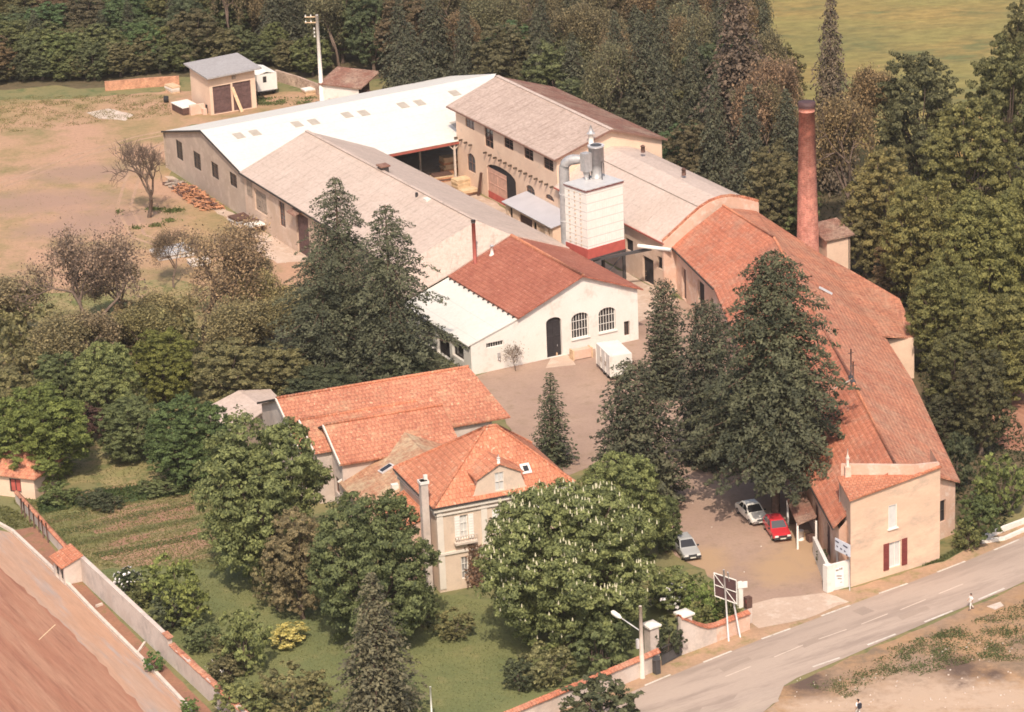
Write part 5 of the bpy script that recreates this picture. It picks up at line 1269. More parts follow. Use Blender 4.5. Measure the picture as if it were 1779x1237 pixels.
m = MB(); m.slab([fL.p(-.15, w_ + .3, 1.72), fL.p(l_ + .3, w_ + .3, 1.72), fL.p(l_ + .3, -.25, hT + .18), fL.p(-.15, -.25, hT + .18)], .1); m.build('roof', 'tile_orange', t)
t = thing('garden_wall', 'long lime rendered garden wall with crumbling tile coping beside the planting strip', 'wall', fL.p(-12, 0))
m = MB()
for k in range(26):
    u0, u1 = -36 + k * 1.5, -36 + (k + 1) * 1.5
    hA = 2.3 if u0 > -20 else 1.75 + .12 * math.sin(k * 1.7)
    q = [fL.p(u0, 0), fL.p(u1, 0), fL.p(u1, -.38), fL.p(u0, -.38)]; m.hexa([p for p in q][::-1], [VZ(p, hA) for p in q][::-1])
m.build('wall', 'wall_lime', t)
m = MB()
for k in range(40):
    u0 = -36 + k * .44; hA = (2.32 if u0 > -20 else 1.8) + random.uniform(-.03, .05); z = hA
    m.slab([fL.p(u0, .06, z), fL.p(u0 + .42, .06, z), fL.p(u0 + .42, -.45, z + .1), fL.p(u0, -.45, z + .1)], .06)
m.build('coping', 'tile_old', t)
tt = freewall([(30, 872), (60, 905), (100, 950), (120, 972)], 1.0, .3, 'wall_lime', 'boundary_wall', 'low crumbling wall climbing from the tool shed to the small hut', 'wall', 'tile_old', .45)
for k, (px, py) in enumerate(((44, 900), (52, 908), (60, 918), (68, 925), (76, 935), (84, 943), (38, 893))):
    b_ = G(px, py); m = MB(); h_ = random.uniform(1.3, 1.9); m.tube([b_, b_ + Vector((random.uniform(-.1, .1), 0, h_))], .07, 6); tag(m.build('fence_post', 'wood_dark'), 'dark rough wooden post in the short fence by the small hut', 'post', 'posts of the short fence by the hut')

# --- street front: garden wall, gate, curved wall
fr0, fr1 = G(840, 1292), G(1147, 1163)
t = thing('street_wall', 'long cream garden wall with red tile coping along the street', 'wall', fr0.lerp(fr1, .6))
fW = wl(fr0, fr1); L_ = (fr1 - fr0).length
m = MB(); m.box(fr0, fW.deg, L_, .35, 0, 1.55); m.build('wall', 'wall_lime', t)
m = MB(); n = int(L_ / .4)
for k in range(n):
    u = k * L_ / n; z = 1.56 + random.uniform(-.015, .02)
    m.slab([fW.p(u, -.16, z), fW.p(u + L_ / n - .02, -.16, z), fW.p(u + L_ / n - .02, .2, z + .26), fW.p(u, .2, z + .26)], .07); m.slab([fW.p(u, .2, z + .26), fW.p(u + L_ / n - .02, .2, z + .26), fW.p(u + L_ / n - .02, .6, z), fW.p(u, .6, z)], .07)
m.build('coping', 'tile_main', t)
def pillar(px, py, topy, w, label):
    c = G(px, py); zt = top_z(c, px - ROLL * (py - topy), topy)
    t = thing('gate_pillar', label, 'pillar', c)
    m = MB(); m.cbox((c.x, c.y), 33, w, w, 0, zt - .3); m.cbox((c.x, c.y), 33, w + .12, w + .12, 0, .3); m.build('shaft', 'wall_lime', t)
    m = MB(); m.cbox((c.x, c.y), 33, w + .34, w + .34, zt - .3, zt - .14)
    q = [Vector((c.x, c.y, 0)) + Vector((math.cos(R(33 + 45 + 90 * i)), math.sin(R(33 + 45 + 90 * i)), 0)) * (w + .34) * .707 for i in range(4)]
    for i in range(4): m.poly((VZ(q[i], zt - .14), VZ(q[(i + 1) % 4], zt - .14), VZ(c, zt + .06)))
    m.build('cap', 'concrete_white', t); return c
g1 = pillar(1133, 1146, 1081, .85, 'square gate pillar with a pyramid cap beside the street lamp'); g2 = pillar(1190, 1130, 1061, .9, 'square gate pillar with a pyramid cap joined to the curved wall')
cw0, cw1 = G(1184, 1139), G(1303, 1094); fC2 = wl(cw0, cw1); Lc = (cw1 - cw0).length
t = thing('curved_wall', 'sweeping cream wall with curved tile coping between gate pillar and billboard', 'wall', cw0.lerp(cw1, .5))
tops = [fC2.uz(*p) for p in ((1180, 1072), (1196, 1076), (1214, 1084), (1229, 1088), (1245, 1085), (1262, 1078), (1282, 1070), (1302, 1063))]
tops = [(min(max(u, 0), Lc), z) for u, z in tops]; tops[0] = (0, tops[0][1]); tops[-1] = (Lc, tops[-1][1])
m = MB()
for (u0, z0), (u1, z1) in zip(tops, tops[1:]):
    q = [fC2.p(u0, 0), fC2.p(u1, 0), fC2.p(u1, .35), fC2.p(u0, .35)]; m.hexa(q, [VZ(q[0], z0 - .1), VZ(q[1], z1 - .1), VZ(q[2], z1 - .1), VZ(q[3], z0 - .1)], 0 if u1 < Lc * .52 else 1)
m.build('wall', ['wall_lime', 'wall_rose'], t)
m = MB()
for (u0, z0), (u1, z1) in zip(tops, tops[1:]): m.slab([fC2.p(u0, -.15, z0 - .1), fC2.p(u1, -.15, z1 - .1), fC2.p(u1, .25, z1 + .12), fC2.p(u0, .25, z0 + .12)], .08); m.slab([fC2.p(u0, .25, z0 + .12), fC2.p(u1, .25, z1 + .12), fC2.p(u1, .6, z1 - .1), fC2.p(u0, .6, z0 - .1)], .08)
m.build('coping', 'tile_main', t)
ga, gb = G(1150, 1158), G(1184, 1140); t = thing('iron_gate', 'dark green iron gate between the two garden pillars', 'gate', ga.lerp(gb, .5))
d_ = gb - ga; m = MB()
for k in range(14): p = ga + d_ * (k / 13); m.tube([VZ(p, .1), VZ(p, 1.75 + .12 * math.sin(k))], .03, 5)
for z in (.2, .9, 1.6): m.beam(VZ(ga, z), VZ(gb, z), .05, .08)
m.build('bars', 'metal_dark', t)
m = MB(); m.beam(VZ(ga, .5), VZ(gb, .5), .03, .75); m.build('panel', 'metal_dark', t)
# ------------------------------------------------------------------ vehicles
def car(name, label, front, rear, paint, L=4.0, Wd=1.62, Hc=1.4, kind='hatch', lamps='lamp_glass'):
    a, b = G(*front), G(*rear); d = (a - b).normalized(); ctr = (a + b) / 2; n = Vector((-d.y, d.x, 0))
    t = thing(name, label, 'car', ctr)
    P = lambda x, y, z: ctr + d * x + n * y + Vector((0, 0, z))
    h = L / 2; k = Hc / 1.4
    st = [(h, .40, .56, .88), (h - .05, .30, .66, .94), (h - .35, .24, .74, .99), (h - 1.15, .22, .86, 1.0), (-.2, .22, .90, 1.0), (-h + .75, .22, .90, .99), (-h + .25, .26, .86, .97), (-h + .04, .30, .76, .94), (-h, .42, .60, .9)]
    w = Wd / 2; m = MB(); rings = []
    for x, zb, zt, f in st:
        zb *= k; zt *= k
        sec = [(-w * f * .88, zb), (-w * f, zb + .12), (-w * f, zb + (zt - zb) * .62), (-w * f * .95, zt - .03), (-w * f * .8, zt), (0, zt + .025), (w * f * .8, zt), (w * f * .95, zt - .03), (w * f, zb + (zt - zb) * .62), (w * f, zb + .12), (w * f * .88, zb)]
        rings.append([P(x, y, z) for y, z in sec])
    for r1, r2 in zip(rings, rings[1:]):
        for i in range(len(r1) - 1): m.poly((r1[i], r1[i + 1], r2[i + 1], r2[i]), 0, True)
        m.poly((r1[-1], r1[0], r2[0], r2[-1]), 0)
    m.poly(rings[0][::-1]); m.poly(rings[-1])
    zb_, zr = .875 * k, Hc
    fb, ft = h - 1.15, h - 1.85
    rt_, rb = ((-h + .55, -h + .12) if kind == 'hatch' else (-h + 1.25, -h + .68))
    wb, wt = w * .94, w * .74
    B = [P(fb, -wb, zb_), P(fb, wb, zb_), P(rb, wb, zb_), P(rb, -wb, zb_)]; T = [P(ft, -wt, zr), P(ft, wt, zr), P(rt_, wt * .97, zr - .02), P(rt_, -wt * .97, zr - .02)]
    m.hexa(B, T); m.hexa([p.lerp(sum(T, Vector()) / 4, .06) for p in T], [p.lerp(sum(T, Vector()) / 4, .16) + Vector((0, 0, .03)) for p in T])
    m.build('body', paint, t)
    def glass(q, nm, mt='glass_dark'):
        c_ = sum(q, Vector()) / 4; nn = (q[1] - q[0]).cross(q[2] - q[0]).normalized()
        if nn.dot(c_ - (ctr + Vector((0, 0, .8)))) < 0: nn = -nn
        g = MB(); g.hexa([p - nn * .01 for p in q], [p + nn * .012 for p in q]); g.build(nm, mt, t)
    def inset(p00, p10, p11, p01, u0, u1, v0, v1):
        f = lambda u, v: (p00.lerp(p10, u)).lerp(p01.lerp(p11, u), v)
        return [f(u0, v0), f(u1, v0), f(u1, v1), f(u0, v1)]
    glass(inset(B[0], B[1], T[1], T[0], .06, .94, .08, .92), 'windscreen', 'glass_mid' if paint == 'car_red' else 'glass_dark')
    glass(inset(B[2], B[3], T[3], T[2], .08, .92, .15, .88), 'rear_window')
    for s0, s1, s2, s3 in ((B[0], B[3], T[3], T[0]), (B[1], B[2], T[2], T[1])):
        glass(inset(s0, s1, s2, s3, .08, .48, .12, .88), 'side_window'); glass(inset(s0, s1, s2, s3, .53, .9, .12, .88), 'side_window')
    for x in (h - .72, -h + .72):
        for s in (-1, 1):
            c_ = P(x, s * (w - .1), .29); g = MB(); g.tube([c_ - n * .1, c_ + n * .1], .29, 18); wh = g.build('wheel', 'rubber', t)
            g = MB(); g.tube([c_ + n * s * .09, c_ + n * s * .112], .17, 12); g.build('rim', 'chrome', wh)
    for x, s in ((h + .03, 1), (-h - .03, -1)):
        g = MB(); g.beam(P(x, -w * .93, .43 * k), P(x, w * .93, .43 * k), .14, .17); bp = g.build('bumper', 'plastic_black' if paint != 'car_white' else 'chrome', t)
        g = MB(); g.beam(P(x + s * .075, -.25, .43 * k), P(x + s * .075, .25, .43 * k), .012, .11); g.build('number_plate', 'plate', bp)
    g = MB(); g.beam(P(h - .005, -w * .45, .60 * k), P(h - .005, w * .45, .60 * k), .04, .12); g.build('grille', 'plastic_black', t)
    for s in (-1, 1):
        g = MB(); g.beam(P(h - .01, s * w * .48, .61 * k), P(h - .01, s * w * .86, .61 * k), .05, .15); g.build('headlight', lamps, t)
        g = MB(); g.beam(P(-h + .005, s * w * .5, .66 * k), P(-h + .005, s * w * .85, .66 * k), .05, .16); g.build('tail_light', 'red_paint', t)
        g = MB(); c_ = P(fb - .12, s * (w + .06), .95 * k); g.cbox((c_.x, c_.y), math.degrees(math.atan2(d.y, d.x)), .1, .18, c_.z - .06, c_.z + .06); g.build('mirror', 'plastic_black', t)
    return t
car('parked_car', 'white saloon car parked beside the red car under the big conifer', (1322, 914), (1291, 885), 'car_white', 4.2, 1.66, 1.42, 'saloon')
car('parked_car', 'red hatchback with pale headlamps parked in front of the tiled lean-to', (1362, 945), (1338, 911), 'car_red', 3.9, 1.66, 1.40)
car('parked_car', 'silver grey hatchback parked alone at the edge of the shrubs', (1204, 976), (1180, 946), 'car_silver', 3.9, 1.62, 1.38)

# white box trailer in front of the workshop
q0, q1 = G(1037, 640), G(1061, 664); d = (q0 - q1).normalized(); n = Vector((-d.y, d.x, 0)) * -1
t = thing('box_trailer', 'white box trailer standing in front of the white workshop windows', 'trailer', (q0 + q1) / 2)
Lt = (q0 - q1).length; wt = 2.3
zt = top_z(q1, 1071, 619); z0 = .55
P = lambda u, v, z: VZ(q1 + d * u + n * v, z)
m = MB(); m.hexa([P(0, 0, z0), P(Lt, 0, z0), P(Lt, wt, z0), P(0, wt, z0)][::-1], [P(0, 0, zt), P(Lt, 0, zt), P(Lt, wt, zt), P(0, wt, zt)][::-1])
bd = m.build('body', 'wall_white', t)
m = MB()
for u in (.0, Lt * .33, Lt * .66, Lt): m.beam(P(u, -.03, z0), P(u, -.03, zt), .06, .06)
m.build('side_ribs', 'concrete_white', t)
for u in (Lt * .3, Lt * .62): m = MB(); m.beam(P(u, -.03, 1.5), P(u + .35, -.03, 1.5), .05, .5); m.build('vent_flap', 'wood_grey', t)
for u in (Lt * .3, Lt * .55):
    for v in (.2, wt - .2):
        c_ = P(u, v, .36); m = MB(); m.tube([c_ - n * .12, c_ + n * .12], .36, 14); w_ = m.build('wheel', 'rubber', t); m = MB(); m.tube([c_ - n * .13, c_ + n * .13], .16, 10); m.build('rim', 'metal_grey', w_)
m = MB(); m.beam(P(-1.2, wt / 2, .5), P(Lt, wt / 2, .5), .3, .12); m.build('chassis', 'metal_dark', t)

# ------------------------------------------------------------------ people
def skinned(name, chain, edges, radii, mat, parent, sub=2):
    me = bpy.data.meshes.new(name); me.from_pydata(chain, edges, []); me.materials.append(MAT[mat])
    o = bpy.data.objects.new(name, me); col.objects.link(o); o.parent = parent
    sk = o.modifiers.new('skin', 'SKIN'); sk.use_smooth_shade = True
    for v, r in zip(me.skin_vertices[0].data, radii): v.radius = (r, r) if not hasattr(r, '__len__') else r
    me.skin_vertices[0].data[0].use_root = True
    ss = o.modifiers.new('sub', 'SUBSURF'); ss.levels = ss.render_levels = sub
    return o
def person(px, py, h, face, label, top='shirt_white', bottom='trouser_pale', bag=False):
    b = G(px, py); t = thing('person', label, 'person', b); t.rotation_euler = (0, 0, R(face)); s = h / 1.75; t.scale = (s, s, s)
    J = {'pel': (0, 0, .95), 'wst': (0, 0, 1.1), 'chs': (.02, 0, 1.32), 'nck': (.02, 0, 1.5), 'hd0': (.04, 0, 1.58), 'hd1': (.05, 0, 1.70),
         'shl': (.02, .17, 1.43), 'shr': (.02, -.17, 1.43), 'ell': (-.08, .23, 1.16), 'elr': (.10, -.23, 1.17), 'wrl': (.02, .24, .94), 'wrr': (.28, -.22, .99), 'hal': (.05, .24, .86), 'har': (.35, -.21, .95),
         'hpl': (0, .09, .9), 'hpr': (0, -.09, .9), 'knl': (.16, .10, .5), 'knr': (-.06, -.10, .5), 'anl': (.14, .10, .09), 'anr': (-.32, -.10, .14), 'tol': (.30, .11, .04), 'tor': (-.18, -.11, .05)}
    K = list(J); E = [('pel', 'wst'), ('wst', 'chs'), ('chs', 'nck'), ('nck', 'hd0'), ('hd0', 'hd1'), ('chs', 'shl'), ('chs', 'shr'), ('shl', 'ell'), ('shr', 'elr'), ('ell', 'wrl'), ('elr', 'wrr'), ('wrl', 'hal'), ('wrr', 'har'), ('pel', 'hpl'), ('pel', 'hpr'), ('hpl', 'knl'), ('hpr', 'knr'), ('knl', 'anl'), ('knr', 'anr'), ('anl', 'tol'), ('anr', 'tor')]
    Rd = dict(pel=.125, wst=.115, chs=.135, nck=.055, hd0=.085, hd1=.085, shl=.07, shr=.07, ell=.045, elr=.045, wrl=.032, wrr=.032, hal=.035, har=.035, hpl=.085, hpr=.085, knl=.06, knr=.06, anl=.042, anr=.042, tol=.04, tor=.04)
    skinned('body', [J[k] for k in K], [(K.index(a), K.index(b_)) for a, b_ in E], [Rd[k] for k in K], 'skin', t)
    def sub_(name, keys, edges, grow, mat): skinned(name, [J[k] for k in keys], [(keys.index(a), keys.index(b_)) for a, b_ in edges], [Rd[k] + grow for k in keys], mat, t)
    sub_('shirt', ['wst', 'pel', 'chs', 'shl', 'shr', 'ell', 'elr'], [('wst', 'pel'), ('wst', 'chs'), ('chs', 'shl'), ('chs', 'shr'), ('shl', 'ell'), ('shr', 'elr')], .022, top)
    sub_('trousers', ['pel', 'hpl', 'hpr', 'knl', 'knr', 'anl', 'anr'], [('pel', 'hpl'), ('pel', 'hpr'), ('hpl', 'knl'), ('hpr', 'knr'), ('knl', 'anl'), ('knr', 'anr')], .02, bottom)
    skinned('hair', [(.03, 0, 1.66), (.03, 0, 1.73), (-.03, 0, 1.68)], [(0, 1), (0, 2)], [.098, .085, .08], 'hair', t)
    m = MB(); 
    for k in ('tol', 'tor'): x, y, z = J[k]; m.cbox((x - .05 + b.x, y + b.y), 0, .28, .1, z - .04 + b.z, z + .05 + b.z)
    sh = m.build('shoes', 'cloth_dark', None, b); sh.location = (0, 0, 0); sh.parent = t
    if bag:
        m = MB(); m.cbox((b.x - .2, b.y), 0, .2, .34, b.z + 1.0, b.z + 1.45); bg = m.build('backpack', 'cloth_dark', None, b); bg.location = (0, 0, 0); tag(bg, None); bg.parent = t
    return t
person(1687, 1059, 1.42, 200, 'dark haired person in white shirt and pale trousers walking along the road edge')
person(1491, 1247, 1.55, 120, 'person in white with a dark bag on the back, cut off by the picture edge', bag=True)

# ------------------------------------------------------------------ street furniture
b = G(1116, 1178); zt = top_z(b, 1107, 1053)
t = thing('street_lamp', 'concrete street lamp post with a white lantern on a slanting arm', 'street lamp', b)
m = MB(); m.tube([b, VZ(b, zt)], [.22, .13], 8); m.build('post', 'concrete', t)
hd_ = G(1071, 1068, zt - 1.0); ap = VZ(b, zt - 2.2)
m = MB(); m.tube([ap, ap.lerp(hd_, .9)], .05, 6); ar = m.build('arm', 'metal_light', t)
dd = (hd_ - ap).normalized(); m = MB(); m.tube([hd_ - dd * .45, hd_ - dd * .2, hd_ + dd * .35, hd_ + dd * .5], [.08, .2, .2, .08], 10); ln = m.build('lantern', 'frame_white', t)
m = MB(); m.tube([hd_ - dd * .1 - Vector((0, 0, .14)), hd_ + dd * .32 - Vector((0, 0, .14))], .12, 8); m.build('lamp_glass', 'lamp_glass', ln)
m = MB(); p = VZ(b, 3.0) - Vector((.3, 0, 0)); m.cbox((p.x, p.y), 30, .2, .2, 2.6, 3.4); m.beam(VZ(b, 3.1), VZ(p, 3.1), .05, .05); m.build('fuse_box', 'metal_light', t)
b = G(1141, 1170); m = MB(); m.cbox((b.x, b.y), 33, .45, .5, 0, 1.25); m.slab([b + Vector((-.3, -.3, 1.3)), b + Vector((.3, -.3, 1.3)), b + Vector((.3, .3, 1.4)), b + Vector((-.3, .3, 1.4))], .06); tag(m.build('utility_cabinet', 'metal_dark'), 'small dark green utility cabinet at the foot of the street lamp', 'cabinet')
# billboard seen from behind on long struts
t = thing('billboard', 'dark framed billboard seen from behind on two long white struts', 'billboard', G(1262, 1075))
s1, s2 = G(1266, 1114), G(1286, 1107)
pts = [(1240, 995), (1279, 1008), (1280, 1049), (1242, 1035)]
fS_ = Fr(fC2.p(0, -.3), fC2.deg); ut, zt_ = fS_.uz(1262, 992); pb = fS_.p(ut, .2); pd = Fr(pb, -22); C4 = []
for p in pts:
    u, z = pd.uz(*p); C4.append((u, z))
c4 = [pd.p(u, 0, z) for u, z in C4]; nn = pd.n
m = MB(); m.hexa([p + nn * .02 for p in c4], [p + nn * .1 for p in c4]); m.build('board', 'sign_brown', t)
m = MB()
for i in range(4): m.beam(c4[i], c4[(i + 1) % 4], .045, .08)
m.beam(c4[0].lerp(c4[3], .5) - nn * .05, c4[1].lerp(c4[2], .5) - nn * .05, .05, .05); m.beam(c4[0] - nn * .06, c4[2] - nn * .06, .05, .05)
m.build('frame', 'frame_white', t)
for s_, tp in ((s1, (1257, 990)), (s2, (1264, 994))):
    u, z = fS_.uz(*tp); e_ = fS_.p(u, -.02, z); m = MB(); m.tube([s_, e_], .075, 8); m.build('strut', 'metal_light', t)
b = G(1286, 1058); zt = top_z(b, 1285, 1011); t = thing('sign_post', 'white square sign on a pale post between billboard and driveway', 'sign', b)
m = MB(); m.cbox((b.x, b.y), 30, .42, .3, 0, zt); m.build('post', 'concrete_white', t)
m = MB(); m.cbox((b.x + .2, b.y - .12), 14, .85, .08, zt - .5, zt + .05); m.build('sign_panel', 'frame_white', t)
b = G(1300, 1082); zt = top_z(b, 1297, 1037); t = thing('letter_box', 'dark rusty letter box on a low brick post at the driveway corner', 'letter box', b)
m = MB(); m.cbox((b.x, b.y), 30, .5, .45, 0, zt - .95); m.build('post', 'wall_lime', t)
m = MB(); m.cbox((b.x, b.y), 30, .55, .45, zt - .95, zt); m.build('box', 'wood_dark', t); m = MB(); m.cbox((b.x - .05, b.y - .22), 30, .38, .06, zt - .45, zt - .15); m.build('door', 'red_shutter', t)
# utility pole
b = G(560, 182); zt = top_z(b, 550, 26)
t = thing('utility_pole', 'tall pale concrete utility pole with cross arms in the back yard', 'utility pole', b)
m = MB(); m.tube([b, VZ(b, zt)], [.32, .2], 8); m.build('pole', 'concrete_white', t)
for z in (zt - .25, zt - 1.0): m = MB(); m.beam(VZ(b, z) + Vector((-1.6, .2, 0)), VZ(b, z) + Vector((.2, 0, 0)), .12, .12); m.build('cross_arm', 'wood_tan', t)
for k in range(4): m = MB(); p = VZ(b, zt - 1.0 if k % 2 else zt - .25) + Vector((-1.5 + (k // 2) * .7, .18, .06)); m.tube([p, p + Vector((0, 0, .28))], [.08, .05], 6); m.build('insulator', 'frame_white', t)
for k in range(3): m = MB(); p = VZ(b, zt - 1.9 - k * .5) + Vector((-.45, 0, 0)); m.tube([p, p + Vector((0, 0, .25))], .09, 6); m.build('insulator', 'frame_white', t)
b = G(751, 1260); zt = top_z(b, 748, 1193); m = MB(); m.tube([b, VZ(b, zt)], .07, 8); tag(m.build('white_post', 'frame_white'), 'slim white post standing on the lawn at the bottom of the picture', 'post')
for (x, y), lb in (((1384, 1052), 'small pale stone lying in the factory car park near the billboard'),): pass

# tiled lean-to (car shelter) by the street wing
c4 = [G(1367, 869, 2.4), G(1397, 860, 2.4), G(1419, 906, 2.4), G(1385, 911, 2.4)]
t = thing('lean_to', 'small lean-to with brown tiles on white posts next to the red car', 'shelter', (sum(c4, Vector()) / 4) * 1)
t.location.z = 0; ORG[t.name] = Vector(t.location)
m = MB(); m.slab([c4[0], c4[1] + Vector((0, 0, .5)), c4[2] + Vector((0, 0, .5)), c4[3]], .12); m.build('roof', 'tile_brown', t)
for p in (c4[2], c4[3], c4[0]): m = MB(); q = VZ(p, 0).lerp(VZ(sum(c4, Vector()) / 4, 0), .05); m.cbox((q.x, q.y), 94, .16, .16, 0, 2.4); m.build('post', 'frame_white', t)
m = MB(); p, q = VZ(c4[0], 0).lerp(VZ(c4[1], 0), .1), VZ(c4[1], 0); m.beam(p + Vector((0, 0, 1.1)), q + Vector((0, 0, 1.1)), .08, 2.2); m.build('back_panel', 'wood_dark', t)
for k, (px, py, mt, lb) in enumerate(((1391, 938, 'frame_white', 'white drum standing under the small brown tiled lean-to'), (1400, 935, 'wood_tan', 'yellowish crate under the small brown tiled lean-to'), (1408, 940, 'wood_dark', 'dark crate at the open end of the brown tiled lean-to'))):
    b = G(px, py); m = MB()
    if k == 0: m.tube([b, b + Vector((0, 0, .85))], .28, 12); m.tube([b + Vector((0, 0, .85)), b + Vector((0, 0, .9))], .3, 12); tag(m.build('drum', mt), lb, 'drum')
    else:
        for z in (0, .22, .44): m.cbox((b.x, b.y), 94 + 8 * k, .75, .6, z, z + .18)
        tag(m.build('crate', mt), lb, 'crate')

# ------------------------------------------------------------------ clutter of the yards
def woodpile(name, label, cat, px0, px1, h, w, mat, L=1.1, r=(.09, .18), n=90, part='log'):
    a, b = G(*px0), G(*px1); d = (b - a); Lx = d.length; d.normalize(); nrm = Vector((-d.y, d.x, 0))
    m = MB(); r_ = random.Random(n)
    for i in range(n):
        u = r_.uniform(0, Lx); v = r_.uniform(-w / 2, w / 2); z = r_.uniform(.08, h * (1 - abs(2 * v / w) * .7) * (1 - .4 * abs(2 * u / Lx - 1)))
        an = r_.uniform(-.5, .5) + math.pi / 2 * (r_.random() < .3); ax = d * math.cos(an) + nrm * math.sin(an); ax.z = r_.uniform(-.25, .25)
        c = a + d * u + nrm * v + Vector((0, 0, z)); m.tube([c - ax * L / 2, c + ax * L / 2], r_.uniform(*r), 6, 0 if r_.random() < .75 else 1, sm=False)
    return tag(m.build(name, mat), label, cat)
woodpile('log_pile', 'heap of orange brown split logs below the gable windows', 'log pile', (314, 327), (372, 366), 1.3, 2.6, ['log_orange', 'wood_dark'], n=330, L=.8, r=(.05, .11))
woodpile('log_pile', 'low grey heap of rubble and boards nearest the bare tree', 'log pile', (298, 318), (318, 330), .8, 1.8, ['wood_grey', 'wood_dark'], n=50)
def plankstack(label, px, py, ax, lx, ly, h, mats, n=6, name='plank_stack'):
    b = G(px, py); m = MB(); r_ = random.Random(px)
    for k in range(n):
        z = h * k / n; m.cbox((b.x + r_.uniform(-.08, .08), b.y + r_.uniform(-.08, .08)), ax + r_.uniform(-3, 3), lx * r_.uniform(.9, 1.05), ly * r_.uniform(.9, 1.05), z + .03, z + h / n, r_.randrange(len(mats)))
    return tag(m.build(name, mats), label, 'stack')
plankstack('grey sheet stack lying flat beside the brown sliding door', 424, 384, 35, 3.0, 2.2, .7, ['wood_grey', 'metal_light', 'wood_dark'])
plankstack('dark plank stack under a white sheet nearest the patio', 446, 397, 30, 2.6, 2.0, 1.0, ['wood_dark', 'log_orange', 'wood_dark'])
b = G(442, 390, 1.05); m = MB(); m.cbox((b.x, b.y), 30, 2.2, 1.8, 1.04, 1.12); tag(m.build('cover_sheet', 'concrete_white'), 'white sheet covering the dark plank stack', 'sheet')
plankstack('tall pinkish timber stack in the yard by the open shed', 781, 304, 26, 1.8, 1.5, 2.4, ['log_orange', 'wood_tan'], 8)
plankstack('yellow timber stack beside the mill arch window', 806, 325, 30, 2.6, 1.5, 1.2, ['wood_yellow', 'wood_tan', 'wood_grey'], 5)
plankstack('yellow and dark timber stack at the edge of the grey roof', 768, 314, 20, 2.4, 1.4, .9, ['wood_yellow', 'wood_dark', 'log_orange'], 5)
plankstack('low orange timber stack in front of the mill gate', 815, 338, 28, 2.2, 1.2, .7, ['log_orange', 'wood_yellow', 'wood_dark'], 4)
plankstack('stack of grey slabs under bare branches in the field', 300, 442, 25, 4.4, 3.2, .7, ['concrete', 'metal_light', 'concrete_white'], 5)
plankstack('small pale slab heap south of the grey slabs in the field', 345, 458, 20, 2.4, 1.8, .5, ['concrete_white', 'concrete'], 3)
b0, b1 = G(832, 337), G(837, 322); m = MB(); m.beam(G(831, 340), G(836, 300, 3.0), .25, .25); tag(m.build('dark_beam', 'wood_dark'), 'dark upright beam leaning on the mill wall beside the gate', 'beam')
for k, (px, py, lb) in enumerate(((1118, 480, 'first of the pallets stacked under the gantry, next to the silo leg'), (1132, 488, 'pallet standing on edge between the gantry and the red hall'), (1146, 478, 'pallet leaning close to the white hall corner post'))):
    b = G(px, py); m = MB(); 
    for i in range(5): m.cbox((b.x - .5 + i * .25, b.y), 10 * k, .14, .12, .05, 1.2 + .2 * k)
    for z in (.15, .6, 1.1): m.cbox((b.x, b.y + .07), 10 * k, 1.2, .06, z, z + .1)
    tag(m.build('pallet', 'wood_dark' if k != 1 else 'wood_tan'), lb, 'pallet')
# garage side clutter: sheet on trestles, low wall
b = G(322, 194); m = MB(); m.cbox((b.x, b.y), 120, 3.6, 2.4, 1.0, 1.1); m.cbox((b.x, b.y), 120, 3.4, 2.2, .1, 1.0, 1); tag(m.build('covered_heap', ['concrete_white', 'wood_dark']), 'dark heap under a pale grey sheet at the garage corner', 'heap')
b = G(343, 198); m = MB(); m.cbox((b.x, b.y), 26, 2.0, .5, 0, 1.3); m.cbox((b.x + .9, b.y - .2), 26, .5, .9, 0, .8); tag(m.build('low_wall', 'wall_rose'), 'short crumbling pink wall stub in front of the garage side', 'wall')
b = G(362, 196); m = MB(); m.tube([b, b + Vector((0, 0, 1.1))], .3, 10); m.tube([b + Vector((0, 0, 1.1)), b + Vector((0, 0, 1.15))], .32, 10); tag(m.build('drum', 'metal_dark'), 'black oil drum at the front corner of the garage', 'drum')
b = G(289, 178); m = MB(); m.tube([b + Vector((-.3, 0, .45)), b + Vector((.3, 0, .45))], .45, 14); m.tube([b + Vector((-.31, 0, .45)), b + Vector((.31, 0, .45))], .2, 10, 1); tag(m.build('old_tyre', ['rubber', 'metal_grey']), 'old black tyre lying beside the covered heap', 'tyre')
plankstack('pile of rubble blocks along the left wall of the garage', 300, 160, 120, 2.2, 1.2, 1.0, ['concrete_white', 'wood_tan', 'concrete'], 4)
plankstack('small pile of stone blocks by the utility pole', 541, 163, 25, 2.4, 1.4, .8, ['concrete_white', 'wood_tan', 'wood_grey'], 4)
sheet('concrete_slab', [(150, 196), (190, 188), (232, 200), (218, 210), (172, 206)], .022, 'mat_slab', .1)
# wooden trough at the workshop
b = G(1010, 622); t = thing('wooden_trough', 'long pale wooden trough under the first arched window', 'trough', b)
m = MB(); m.cbox((b.x, b.y), 24, 2.2, .8, .1, 1.0); m.build('box', 'wall_rose', t); m = MB()
for s in (-1, 1): m.cbox((b.x + s * .95, b.y + s * .4), 24, .14, .9, 0, 1.08)
m.build('leg', 'wood_tan', t)
b = G(958, 618); m = MB()
for k in range(5): m.cbox((b.x - .6 + .28 * k, b.y + .1 * (k % 2)), 24 + 7 * k, .3, .3, .02, .3 + .12 * (k % 3))
tag(m.build('scrap_heap', 'wood_tan'), 'small heap of offcuts in the black arched doorway', 'heap')
sheet('concrete_slab', [(948, 640), (958, 616), (985, 615), (1000, 634)], .03, 'mat_apron', .05)
sheet('concrete_slab', [(1714, 1054), (1738, 1046), (1744, 1053), (1729, 1060)], .036, 'mat_slab', .02)
m = MB()
rr = random.Random(5)
